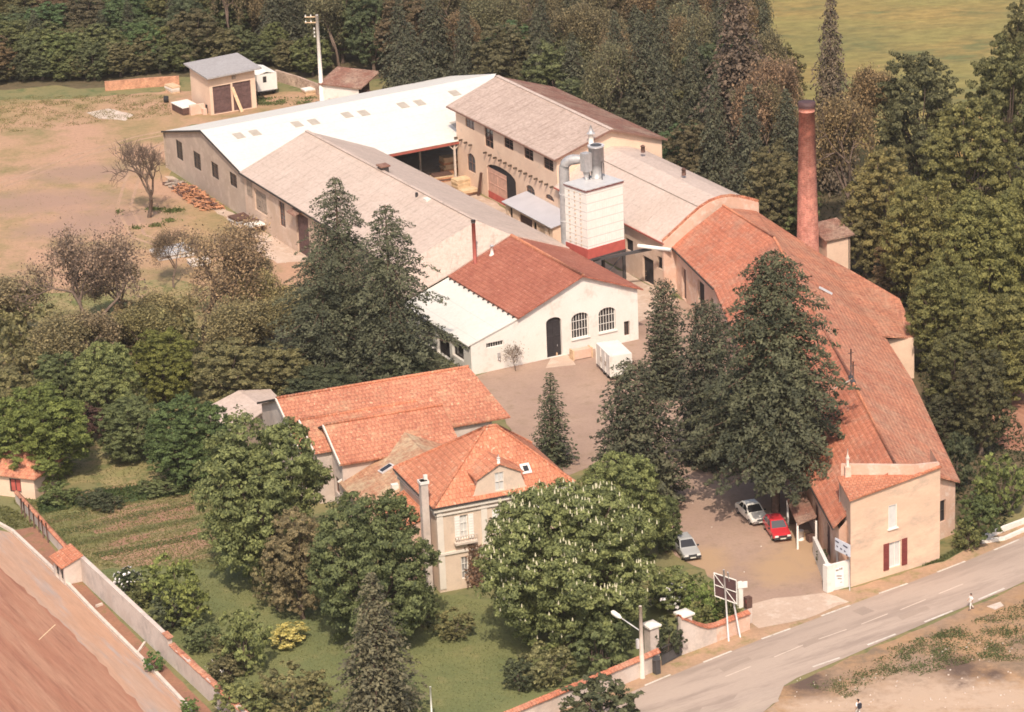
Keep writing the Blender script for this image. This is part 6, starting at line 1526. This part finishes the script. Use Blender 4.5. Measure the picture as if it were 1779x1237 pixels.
for (x0, y0, x1, y1, n_) in ((1380, 1170, 1760, 1230, 60), (1560, 1110, 1760, 1170, 30), (430, 432, 560, 460, 14), (1180, 870, 1420, 1010, 8)):
    for k in range(n_):
        q = G(rr.uniform(x0, x1), rr.uniform(y0, y1)); s_ = rr.uniform(.03, .07); m.cbox((q.x, q.y), rr.uniform(0, 90), s_ * 2, s_ * 1.4, .02, .03 + s_)
tag(m.build('pebbles', 'concrete'), kind='stuff')
# court edge line
m = MB(); polyline_wall(m, [(68, 1112), (96, 1086)], .05, .10); tag(m.build('court_marker', 'wood_tan'), 'thin pale batten lying on the reddish court', 'batten')
# ------------------------------------------------------------------ trees and shrubs
CG = (.122, .138, .06); LG = (.132, .148, .062); MG = (.090, .106, .050); DG_ = (.056, .064, .038); OL = (.128, .118, .06); BR = (.115, .088, .05); PB = (.13, .10, .075); SP = (.046, .050, .034); SP2 = (.050, .054, .036)
P_ = plant_px
ch = P_('chestnut', 984, 842, 312, 1122, 'chestnut_tree', 'big spreading chestnut covered in cream flower candles in front of the villa', CG)
# blossom candles on the chestnut
tm, cm, h0, w0, (pp, pn) = ARC['chestnut'][0]
g = np.random.default_rng(3)
rad = np.linalg.norm((pp - np.array([0, 0, 5.5])) / np.array([w0 / 2, w0 / 2, 5.5]), axis=1)
ok = np.where((rad > .74) & (pn[:, 2] > .1))[0]; idx = g.choice(ok, 800, replace=False)
c = pp[idx] + np.array([0, 0, .12]); V, Fc = [], []
for q in c:
    k = len(V); r_ = .085; hh = g.uniform(.2, .32)
    for j in range(4): V.append(q + [r_ * math.cos(j * 1.571), r_ * math.sin(j * 1.571), 0])
    for j in range(4): V.append(q + [r_ * .25 * math.cos(j * 1.571), r_ * .25 * math.sin(j * 1.571), hh])
    for j in range(4): Fc.append([k + j, k + (j + 1) % 4, k + 4 + (j + 1) % 4, k + 4 + j])
    Fc.append([k + 4, k + 5, k + 6, k + 7])
me = fast('blossom_mesh', np.array(V), np.array(Fc), np.full(len(Fc), .5), ['blossom_white'])
o = bpy.data.objects.new('blossoms', me); col.objects.link(o); o.parent = ch; o['kind'] = 'stuff'
P_('round', 1080, 782, 168, 1000, 'lime_tree', 'round pale green tree behind the flowering chestnut', LG, var=0)
P_('round', 648, 852, 235, 1120, 'lime_tree', 'dense round green tree hiding the left side of the villa', MG, var=1)
P_('round', 458, 720, 255, 1012, 'lime_tree', 'largest round green tree west of the tiled barns', CG, var=2)
P_('forest', 522, 880, 125, 1075, 'budding_tree', 'brown leafing tree between the two round green trees', (.15, .125, .075), var=0)
P_('round', 1155, 855, 60, 960, 'lime_tree', 'small green tree squeezed between chestnut and conifers', MG, var=2)
P_('spruce', 655, 990, 168, 1255, 'spruce', 'brownish spruce in the garden at the bottom of the picture', (.072, .068, .046), var=1)
P_('slim', 958, 646, 84, 806, 'cypress', 'small slim conifer alone in the middle of the factory yard', (.046, .052, .032), var=0)
P_('cypress', 1153, 488, 82, 690, 'cypress', 'dark columnar cypress against the yard behind the box trailer', (.047, .049, .033))
P_('yew', 1104, 625, 180, 880, 'yew_tree', 'broad dark conifer between the yard and the driveway', (.047, .049, .033))
P_('yew', 1225, 520, 150, 800, 'yew_tree', 'dark broad conifer between cypress and tallest conifer', (.043, .045, .032))
P_('cedar', 1338, 436, 285, 890, 'cedar_tree', 'tallest dark conifer with drooping branches over the parked cars', (.050, .053, .034), var=0, rot=1.0)
P_('cedar', 594, 304, 215, 625, 'spruce', 'taller narrower spruce of the pair before the long grey roof', SP2, var=1, rot=.4)
P_('cedar', 680, 352, 240, 672, 'spruce', 'broader shorter spruce of the pair before the long grey roof', SP2, var=1, rot=2.6)
P_('cedar', 565, 425, 240, 668, 'cedar_tree', 'low wide dark conifer at the foot of the spruce pair', SP2, var=1)
P_('bare', 256, 234, 135, 378, 'bare_tree', 'leafless tree in the dry field before the gable windows', BR, tname='branches')
P_('budding', 128, 412, 235, 640, 'budding_tree', 'wide purple brown budding tree nearest the left edge', (.165, .12, .095), var=0, tname='branches')
P_('budding', 352, 392, 225, 595, 'budding_tree', 'wide reddish brown budding tree beside the spruces', (.18, .13, .085), var=1, tname='branches')
P_('budding', 300, 405, 90, 500, 'budding_tree', 'small budding tree over the grey slabs in the field', (.12, .09, .065), var=0, tname='branches')
P_('leafing', 452, 470, 110, 590, 'budding_tree', 'small olive leafing tree west of the low wide conifer', (.165, .14, .075), var=1)
mid = [(38, 470, 135, 590, (.15, .125, .08), 'brown hazy tree at the left edge above the scrub'), (212, 452, 110, 560, (.155, .12, .085), 'purplish twiggy tree between the two wide budding trees'), (300, 500, 125, 610, (.15, .128, .07), 'olive brown tree before the reddish budding tree'), (445, 445, 105, 545, (.16, .13, .08), 'brown hazy tree next to the patio'), (245, 545, 120, 655, (.14, .125, .065), 'olive hazy tree in the middle of the scrub'), (480, 525, 110, 630, (.135, .12, .065), 'olive hazy tree against the low wide conifer'), (80, 545, 140, 660, (.14, .12, .07), 'hazy brown green tree above the bright fruit tree'), (170, 545, 120, 660, (.15, .12, .08), 'hazy brown tree at the foot of the purple budding tree'), (390, 520, 130, 640, (.145, .125, .07), 'hazy olive tree under the reddish budding tree')]
for k, (cx, tp, w, by, c, lb) in enumerate(mid): P_('leafing', cx, tp, w, by, 'budding_tree', lb, c, var=k)
garden = [ # cx, top, w, base, colour, kind, label
 (75, 672, 190, 835, (.105, .125, .04), 'round', 'bright round fruit tree above the small hut'),
 (190, 590, 125, 745, LG, 'round', 'bushy green tree left of the fruit trees row'),
 (28, 640, 120, 770, OL, 'forest', 'olive bushy tree cut by the left picture edge'),
 (288, 570, 130, 700, (.11, .115, .036), 'round', 'yellowish green tree below the reddish budding tree'),
 (400, 590, 150, 715, OL, 'forest', 'olive tree just above the grey corrugated shed'),
 (230, 690, 130, 800, MG, 'round', 'mid green tree in the middle of the orchard'),
 (330, 690, 165, 838, (.07, .098, .04), 'round', 'wide green tree beside the grey corrugated shed'),
 (480, 600, 130, 700, OL, 'forest', 'olive bush mass under the low wide conifer'),
 (105, 610, 110, 720, MG, 'forest', 'dark green bushy tree under the purple budding tree'),
 (560, 640, 140, 715, DG_, 'forest', 'dark green bush behind the ridge of the tiled barn'),
 (690, 600, 140, 680, DG_, 'forest', 'dark bush between spruce and tiled barn ridge'),
 (155, 700, 70, 770, (.075, .045, .04), 'forest', 'small dark red leaved bush in the orchard'),
]
for cx, tp, w, by, c, kd, lb in garden: P_(kd, cx, tp, w, by, 'orchard_tree', lb, c)
shr = [
 (296, 965, 105, 1050, (0.130, 0.150, 0.052), 'shrub', 'rounded light bush beside the white flowering bush'),
 (325, 1000, 90, 1095, (0.137, 0.153, 0.052), 'shrub', 'small pale fruit tree with a leaning trunk in the garden'),
 (425, 1055, 112, 1165, LG, 'shrub', 'green bush in the middle of the lower lawn'),
 (300, 1025, 100, 1090, DG_, 'shrub', 'dark bush behind the lime rendered garden wall'),
 (352, 1080, 80, 1130, MG, 'shrub', 'dark green bush on the slope below the pale fruit tree'),
 (500, 1085, 90, 1120, (0.338, 0.299, 0.117), 'shrub', 'straw yellow low bush on the lawn'),
 (268, 1132, 42, 1168, (0.078, 0.130, 0.046), 'shrub', 'single green bush growing in the planting strip'),
 (330, 1212, 46, 1250, (0.091, 0.130, 0.046), 'shrub', 'low green plant at the bottom end of the planting strip'),
 (510, 1160, 150, 1245, OL, 'shrub', 'brown green shrub at the bottom of the garden'),
 (420, 1180, 120, 1250, (0.130, 0.137, 0.058), 'shrub', 'pale shrub behind the lower garden wall'),
 (790, 1060, 80, 1110, (0.124, 0.117, 0.058), 'shrub', 'small mixed shrub at the villa terrace steps'),
 (1172, 985, 110, 1062, LG, 'shrub', 'green shrub on the corner by the silver car'),
 (1225, 1010, 90, 1085, (0.111, 0.143, 0.047), 'shrub', 'round green shrub before the billboard'),
 (1045, 1065, 130, 1175, MG, 'shrub', 'dense green shrub behind the street wall and lamp'),
 (950, 1120, 110, 1190, (0.130, 0.127, 0.065), 'shrub', 'brownish shrub on the lawn by the street wall'),
 (900, 1140, 70, 1200, DG_, 'shrub', 'dark shrub where lawn meets the street wall'),
 (1160, 1075, 70, 1140, DG_, 'shrub', 'dark leafy shrub behind the iron gate'),
 (1265, 1040, 60, 1090, (0.130, 0.130, 0.052), 'shrub', 'low yellow green shrub below the billboard'),
 (1212, 1045, 60, 1110, (0.117, 0.124, 0.052), 'shrub', 'shrub filling the corner behind the curved wall'),
 (1045, 1172, 165, 1275, (0.072, 0.078, 0.046), 'shrub', 'big dark bush in front of the street wall at the picture bottom'),
 (1735, 790, 105, 895, (0.111, 0.130, 0.049), 'shrub', 'round green bush by the white kerb near the right edge'),
 (1700, 850, 90, 945, (0.072, 0.091, 0.039), 'shrub', 'dark green bush right of the street house'),
 (1680, 905, 60, 955, (0.117, 0.124, 0.052), 'shrub', 'small bush on the bank beside the street house'),
 (1660, 745, 90, 850, DG_, 'shrub', 'dark bush behind the lower end of the tiled roof'),
 (895, 598, 40, 645, (0.130, 0.104, 0.078), 'twiggy', 'bare twiggy shrub against the white workshop wall'),
 (165, 850, 70, 880, DG_, 'shrub', 'dark low bush of the vegetable rows next to the hut'),
 (100, 842, 90, 872, (0.091, 0.111, 0.046), 'shrub', 'olive low bush in the row just right of the hut'),
 (280, 830, 90, 858, MG, 'shrub', 'low bush at the upper end of the vegetable rows'),
 (190, 862, 60, 886, DG_, 'shrub', 'small dark bush in the second vegetable row'),
 (1428, 950, 26, 985, (0.065, 0.072, 0.039), 'shrub', 'small dark plant inside the white gate wall'),
 (40, 520, 150, 640, OL, 'shrub', 'olive scrub bush at the left edge under the purple tree'),
 (215, 520, 120, 625, (.15, .115, .07), 'shrub', 'brown scrub bush between the two budding trees'),
 (300, 535, 120, 640, OL, 'shrub', 'olive scrub bush under the reddish budding tree'),
 (430, 510, 120, 610, (.14, .115, .065), 'shrub', 'brown olive scrub bush below the olive leafing tree'),
 (165, 630, 110, 720, MG, 'shrub', 'green scrub bush at the foot of the purple budding tree'),
 (60, 590, 120, 690, (.13, .115, .06), 'shrub', 'brownish scrub bush above the bright fruit tree'),
 (402, 1095, 80, 1150, OL, 'shrub', 'olive bush against the inside of the lower garden wall'),
 (398, 1135, 76, 1182, (.11, .10, .055), 'shrub', 'brown green bush at the bend of the garden wall'),
 (252, 1005, 72, 1050, (.11, .115, .05), 'shrub', 'pale bush in front of the white flowering bush'),
 (480, 960, 90, 1060, (.13, .115, .065), 'shrub', 'brown bush at the foot of the largest west tree'),
 (725, 1010, 90, 1090, MG, 'shrub', 'green bush under the tree beside the villa corner'),
]
for cx, tp, w, by, c, kd, lb in shr: P_(kd, cx, tp, w, by, 'garden_shrub' if kd == 'shrub' else 'twiggy_shrub', lb, c, cat='shrub', tname='stem', cname='foliage')
def flowering(cx, tp, w, by, lb, col_, n=150, mat='blossom_pale', s=.2):
    r = P_('shrub', cx, tp, w, by, 'flowering_shrub', lb, col_, cat='shrub', tname='stem', cname='foliage', var=0)
    tm, cm, h0, w0, (pp, pn) = ARC['shrub'][0]; g = np.random.default_rng(n)
    rad = np.linalg.norm((pp - np.array([0, 0, 1.2])) / np.array([w0 / 2, w0 / 2, 1.2]), axis=1); ok = np.where((rad > .7) & (pp[:, 2] > .6))[0]
    P = pp[g.choice(ok, n)]; P = P + unit(P - np.array([0, 0, 1.1])) * .06
    v, f = leaves(P, P - np.array([0, 0, 1.]), np.full(n, s), g, asp=.9, jitter=.3); o = bpy.data.objects.new('blossoms', fast('blossom_mesh', v, f, np.full(n, .5), [mat])); col.objects.link(o); o.parent = r; o['kind'] = 'stuff'
flowering(222, 985, 62, 1035, 'white flowering bush just behind the garden wall', (.045, .055, .03), 170)
flowering(1160, 1005, 85, 1060, 'white flowering bush under the right side of the chestnut', MG, 130)
flowering(380, 1145, 50, 1175, 'small white flowering plant beside the lower garden wall', OL, 60)
# creeper on the villa front
FVc = Fr(FV.p(0, -.12), 20.5); g = np.random.default_rng(9); pts = []
for k in range(900):
    px = g.normal(826, 7) + 6 * math.sin(k); py = g.uniform(945, 1050); u, z = FVc.uz(px, py)
    if z > 0: pts.append(FVc.p(u, -abs(g.normal(0, .15)), z))
pts = np.array([list(p) for p in pts]); base = FV.p(3.4, -.4); v, f = leaves(pts - np.array([base.x, base.y, 0]), np.tile([.3, -1, .4], (len(pts), 1)), np.full(len(pts), .24), g)
o = bpy.data.objects.new('creeper', fast('creeper_mesh', v, f, g.uniform(0, 1, len(pts)), ['leaf'])); col.objects.link(o); o.location = (base.x, base.y, 0); o.color = (.12, .075, .055, 1); tag(o, 'reddish creeper climbing the villa front between the windows', 'creeper')

# right hand wood: separate broad trees
GR = 'woodland trees east of the factory'
east = [
 (1275, -60, 165, 300, 'spruce', (0.074, 0.056, 0.046), 'dark pointed spruce rising above the wood left of the meadow'),
 (1436, -30, 105, 330, 'spruce', (0.078, 0.062, 0.048), 'thin ragged spruce standing before the yellow meadow'),
 (1470, 170, 120, 420, 'leafing', (0.142, 0.106, 0.061), 'brown leafing tree directly right of the chimney top'),
 (1530, 250, 140, 480, 'forest', (0.142, 0.122, 0.054), 'olive tree right of the chimney, halfway up'),
 (1590, 85, 155, 330, 'forest', (0.088, 0.087, 0.048), 'dark green tree with its top against the meadow'),
 (1505, 110, 90, 300, 'leafing', (0.156, 0.113, 0.067), 'thin budding tree between chimney and dark meadow tree'),
 (1672, 165, 175, 430, 'forest', (0.121, 0.115, 0.048), 'broad olive tree below the meadow corner'),
 (1745, 55, 150, 330, 'forest', (0.099, 0.098, 0.046), 'tall tree reaching the meadow at the right edge'),
 (1770, -10, 90, 220, 'forest', (0.099, 0.093, 0.048), 'tree cut by the right edge at the meadow top'),
 (1600, 300, 165, 540, 'round', (0.135, 0.125, 0.051), 'leafy tree right of the small cream shed'),
 (1700, 330, 190, 590, 'round', (0.128, 0.125, 0.048), 'large leafy tree in the middle of the east wood'),
 (1780, 300, 150, 560, 'round', (0.121, 0.119, 0.048), 'leafy tree cut by the right edge, middle height'),
 (1640, 450, 150, 650, 'round', (0.114, 0.113, 0.046), 'leafy tree overhanging the end of the side roof'),
 (1740, 500, 170, 700, 'round', (0.121, 0.115, 0.048), 'leafy tree above the bare red earth'),
 (1650, 570, 110, 720, 'forest', (0.088, 0.087, 0.041), 'dark bushy tree beside the cream side wall'),
 (1700, 600, 120, 790, 'forest', (0.071, 0.069, 0.038), 'dark tree over the lower tiled roof edge'),
 (1560, 400, 90, 520, 'forest', (0.156, 0.106, 0.061), 'brown bushy tree behind the side roof eave'),
 (1500, 330, 100, 480, 'forest', (0.121, 0.106, 0.054), 'olive bushy tree behind the small cream shed'),
 (1350, 100, 120, 340, 'leafing', (0.156, 0.106, 0.074), 'bare looking tree between two spruces'),
 (1340, 250, 110, 430, 'forest', (0.106, 0.093, 0.051), 'olive tree left of the chimney'),
 (1640, 680, 80, 780, 'forest', (0.057, 0.057, 0.035), 'dark low tree touching the tiled roof slope'),
]
for cx, tp, w, by, kd, c, lb in east:
    P_(kd, cx, tp, w, by, 'spruce' if kd == 'spruce' else 'woodland_tree', lb, c, group=GR)
for k, (cx, tp, w, by) in enumerate(((1545, 380, 20, 470), (1556, 440, 16, 520))):
    b = G(cx + 6, by); m = MB(); z = top_z(b, cx, tp); m.tube([b, VZ(b, z * .5) + Vector((-.25, 0, 0)), VZ(b, z) + Vector((-.9, .2, 0))], [.2, .15, .07], 8); tag(m.build('pale_dead_trunk', 'bark_pale'), ('pale leaning dead trunk right of the small cream shed', 'shorter pale dead trunk behind the side roof')[k], 'trunk')

# the wood behind the factory
back = [G(-150, 152), G(60, 148), G(180, 140), G(320, 128), G(480, 112), G(560, 122), G(640, 138), FWL.p(36, -26), FWL.p(36, -48) , F2.p(4, -18), F2.p(-26, -18), F2.p(-52, -19), G(1420, 440), G(1440, 330), G(1330, 180), G(1285, 90), G(1290, 45), G(900, 45), G(500, 22), G(200, 22), G(-150, 30)]
def inside(p, poly):
    c = False; j = len(poly) - 1
    for i in range(len(poly)):
        a, b = poly[i], poly[j]
        if (a.y > p.y) != (b.y > p.y) and p.x < (b.x - a.x) * (p.y - a.y) / (b.y - a.y) + a.x: c = not c
        j = i
    return c
rf = random.Random(21); cand = []
xs = [p.x for p in back]; ys = [p.y for p in back]
y = min(ys)
while y < max(ys):
    x = min(xs) + rf.uniform(0, 4)
    while x < max(xs):
        p = Vector((x + rf.uniform(-2, 2), y + rf.uniform(-2, 2), 0))
        if inside(p, back): cand.append(p)
        x += 5.2
    y += 5.3
cand = cand[:255] if False else cand
print('forest trees', len(cand))
if len(cand) > 285: rf.shuffle(cand); cand = cand[:285]
LBL = {'dec': 'olive broadleaf tree packed into the wood behind the factory', 'dark': 'dark green tree packed into the wood behind the factory', 'brown': 'brown leafing tree packed into the wood behind the factory', 'con': 'dark conifer packed into the wood behind the factory', 'west': 'green bushy tree of the thicket at the upper left'}
for p in cand:
    px, py = PX(p); r = rf.random()
    if 555 < px < 700 and py > 128: continue
    if px < 330:
        if r < .8: kd, c, h, w, k = 'forest', (.088 + rf.uniform(-.02, .03), .092 + rf.uniform(-.02, .025), .05), rf.uniform(5, 8), rf.uniform(6.5, 9), 'west'
        else: kd, c, h, w, k = 'spruce', SP, rf.uniform(7, 10), rf.uniform(4.5, 6), 'con'
    else:
        east_ = min(1, max(0, (px - 700) / 400))
        if r < .34 - .02 * east_: kd, c, h, w, k = 'spruce', (.050, .052, .037), rf.uniform(12, 17), rf.uniform(5, 7), 'con'
        elif r < .64 - .16 * east_: kd, c, h, w, k = 'forest', (.075 + rf.uniform(-.015, .018), .076 + rf.uniform(-.014, .014), .046), rf.uniform(8, 13), rf.uniform(6.5, 9), 'dark'
        elif r < .82 - .16 * east_: kd, c, h, w, k = 'forest', (.105 + rf.uniform(-.022, .02), .099 + rf.uniform(-.014, .014), .054), rf.uniform(8, 12), rf.uniform(6.5, 9), 'dec'
        else: kd, c, h, w, k = 'leafing', (.122 + rf.uniform(-.022, .02), .102, .064), rf.uniform(10, 15), rf.uniform(5, 7), 'brown'
    plant(kd, p, h, w, {'con': 'spruce'}.get(k, 'woodland_tree'), LBL[k], c, group='wood behind the factory: ' + {'dec': 'olive trees', 'dark': 'dark trees', 'brown': 'brown trees', 'con': 'conifers', 'west': 'thicket trees'}[k])

for k in range(27):
    px = -30 + k * 22 + rf.uniform(-6, 6); py = (146 if px < 190 else 140 - (px - 190) * .09 if px < 470 else 118 + (px - 470) * .25) - rf.uniform(2, 10)
    c = rf.choice([(.085, .095, .05), (.075, .078, .046), (.11, .10, .055), (.10, .11, .05)])
    plant('forest', G(px, py), rf.uniform(3.5, 6.5), rf.uniform(4.5, 6.5), 'thicket_bush', 'bushy green shrub of the thicket edging the back yard', c, group='thicket bushes edging the back yard', cat='shrub')
# ------------------------------------------------------------------ grass and weeds
def tufts(name, poly, n, size, c, label=None, clump=0, z=.0, asp=.35, seed=1):
    g = np.random.default_rng(seed); pl = [G(*p) for p in poly]
    x0, x1 = min(p.x for p in pl), max(p.x for p in pl); y0, y1 = min(p.y for p in pl), max(p.y for p in pl); out = []
    cl = None
    if clump: cl = [(g.uniform(x0, x1), g.uniform(y0, y1)) for _ in range(clump)]
    while len(out) < n:
        if cl: cx, cy_ = cl[g.integers(len(cl))]; q = Vector((cx + g.normal(0, .45), cy_ + g.normal(0, .45), 0))
        else: q = Vector((g.uniform(x0, x1), g.uniform(y0, y1), 0))
        if inside(q, pl): out.append((q.x, q.y, z + abs(g.normal(0, size * .35))))
        elif cl and g.random() < .02: n -= 1
    c0 = pl[0]; P = np.array(out) - np.array([c0.x, c0.y, 0])
    nr = np.stack([g.normal(0, 1, len(P)), g.normal(0, 1, len(P)), np.full(len(P), .7)], 1)
    v, f = leaves(P, nr, np.full(len(P), size), g, asp=asp, jitter=.3)
    o = bpy.data.objects.new(name, fast(name + '_mesh', v, f, g.uniform(0, 1, len(P)), ['blade'])); col.objects.link(o); o.location = (c0.x, c0.y, 0); o.color = (*c, 1)
    return tag(o, label, None, None, 'stuff')
tufts('grass', [(20, 870), (330, 825), (400, 830), (380, 990), (170, 985), (90, 935)], 20000, .2, (.15, .145, .055), seed=1)
tufts('weeds', [(60, 868), (330, 835), (330, 860), (70, 892)], 3500, .4, (.06, .085, .032), clump=60, seed=2)
tufts('grass', [(170, 985), (560, 985), (840, 1050), (1120, 1120), (850, 1240), (430, 1240), (250, 1075)], 30000, .15, (.155, .165, .07), seed=3)
tufts('grass', [(-20, 170), (180, 165), (290, 165), (300, 200), (-20, 235)], 9000, .2, (.19, .17, .075), clump=400, seed=4)
tufts('grass', [(-20, 250), (300, 230), (420, 400), (480, 470), (-20, 520)], 2500, .16, (.26, .19, .10), seed=5)
tufts('grass', [(200, 365), (330, 360), (330, 395), (210, 400)], 900, .34, (.11, .13, .045), clump=8, seed=15)
tufts('grass', [(-20, 500), (540, 500), (700, 640), (400, 860), (20, 830)], 24000, .22, (.15, .14, .06), seed=6)
tufts('weeds', [(1400, 1192), (1560, 1132), (1640, 1098), (1779, 1044), (1800, 1150), (1600, 1150), (1470, 1215)], 6000, .2, (.105, .115, .05), clump=150, seed=7)
tufts('weeds', [(1540, 1128), (1740, 1062), (1770, 1130), (1560, 1185)], 3600, .22, (.095, .11, .047), clump=55, seed=8)
for k, rw in enumerate(([(70, 905), (330, 845), (332, 852), (75, 915)], [(90, 925), (350, 868), (352, 875), (95, 934)], [(120, 942), (345, 898), (347, 905), (128, 950)], [(160, 962), (340, 930), (342, 938), (170, 970)], [(60, 890), (300, 835), (302, 841), (64, 898)])): tufts('vegetable_rows', rw, 1300, .2, [(.10, .125, .05), (.085, .11, .045), (.13, .14, .06)][k % 3], seed=40 + k)
tufts('weeds', [(1760, 1040), (1830, 1030), (1830, 1140), (1765, 1150)], 1500, .3, (.06, .085, .032), clump=8, seed=9)
tufts('grass', [(1600, 985), (1660, 955), (1760, 915), (1700, 940), (1640, 975)], 1500, .24, (.10, .11, .045), seed=10)
tufts('grass', [(440, 170), (560, 170), (560, 180), (450, 185)], 900, .35, (.11, .13, .05), clump=20, seed=12)
tufts('weeds', [(-30, 870), (25, 885), (60, 915), (20, 922), (-30, 905)], 1200, .3, (.12, .12, .045), seed=13)
tufts('undergrowth', [(1590, 640), (1720, 620), (1800, 800), (1740, 930), (1660, 880)], 5000, .4, (.05, .055, .028), seed=14)
tufts('undergrowth', [(900, 195), (1400, 460), (1460, 470), (1560, 560), (1620, 640), (1779, 600), (1779, 420), (1400, 260)], 6000, .5, (.07, .065, .035), seed=16)

# white kerb wall at the right edge of the street
m = MB(); polyline_wall(m, [(1705, 942), (1716, 935), (1745, 922), (1790, 905)], .45, .3); m.beam(G(1705, 944) + Vector((0, 0, .15)), G(1745, 938) + Vector((0, 0, .15)), .3, .3); m.beam(G(1745, 938) + Vector((0, 0, .15)), G(1790, 918) + Vector((0, 0, .15)), .3, .3)
tag(m.build('bridge_parapet', 'concrete_white'), 'low white parapet kerb curving off the street at the right edge', 'parapet')

# thin volume added to lift the dark tones, not weather
m = MB(); m.hexa([Vector(p) for p in ((-420, -60, -1), (420, -60, -1), (420, 760, -1), (-420, 760, -1))], [Vector(p) for p in ((-420, -60, 118), (420, -60, 118), (420, 760, 118), (-420, 760, 118))])
hm = bpy.data.materials.new('shadow_lift_haze'); hm.use_nodes = True; ht = hm.node_tree; ht.nodes.clear(); ho = ht.nodes.new('ShaderNodeOutputMaterial'); hv = ht.nodes.new('ShaderNodeVolumePrincipled'); hv.inputs['Color'].default_value = (.95, .9, .84, 1); hv.inputs['Density'].default_value = 7e-5; ht.links.new(hv.outputs[0], ho.inputs['Volume']); MAT['shadow_lift_haze'] = hm
tag(m.build('shadow_lift_haze', 'shadow_lift_haze'), kind='stuff')
# ------------------------------------------------------------------ light, sky, camera
SUN_EL = 50; sx, sy = -.04, -1.0
sd_h = Vector((sx, sy, 0)).normalized()
sv = Vector((sd_h.x * math.cos(R(SUN_EL)), sd_h.y * math.cos(R(SUN_EL)), math.sin(R(SUN_EL))))
L = bpy.data.lights.new('sun', 'SUN'); L.energy = 4.0; L.angle = R(.6); L.color = (1.0, .875, .735)
lo = bpy.data.objects.new('sun', L); col.objects.link(lo); lo.rotation_euler = sv.to_track_quat('Z', 'Y').to_euler(); lo.location = (0, 150, 200)
w = bpy.data.worlds.new('World'); scene.world = w; w.use_nodes = True; t = w.node_tree; t.nodes.clear()
sk = t.nodes.new('ShaderNodeTexSky'); sk.sky_type = 'NISHITA'; sk.sun_disc = False; sk.sun_elevation = R(SUN_EL); sk.sun_rotation = math.atan2(sv.x, sv.y); sk.dust_density = 4.0; sk.air_density = 1.0
bg = t.nodes.new('ShaderNodeBackground'); bg.inputs['Strength'].default_value = .17
ou = t.nodes.new('ShaderNodeOutputWorld'); t.links.new(sk.outputs[0], bg.inputs[0]); t.links.new(bg.outputs[0], ou.inputs[0])
cam = bpy.data.cameras.new('camera'); cam.sensor_width = 36; cam.lens = 36 * FPX / W; cam.clip_start = 1; cam.clip_end = 6000; cam.sensor_fit = 'HORIZONTAL'
co = bpy.data.objects.new('camera', cam); col.objects.link(co)
Z = -_F; M = Matrix(((CX.x, CY.x, Z.x, EYE.x), (CX.y, CY.y, Z.y, EYE.y), (CX.z, CY.z, Z.z, EYE.z), (0, 0, 0, 1))); co.matrix_world = M
scene.camera = co
vs = scene.view_settings; vs.view_transform = 'Standard'; vs.look = 'None'; vs.gamma = 1; vs.exposure = .06; vs.use_curve_mapping = False
cy_ = scene.cycles; cy_.max_bounces = 5; cy_.diffuse_bounces = 3; cy_.glossy_bounces = 2; cy_.transmission_bounces = 2; cy_.caustics_reflective = False; cy_.caustics_refractive = False
cy_.filter_width = 1.7
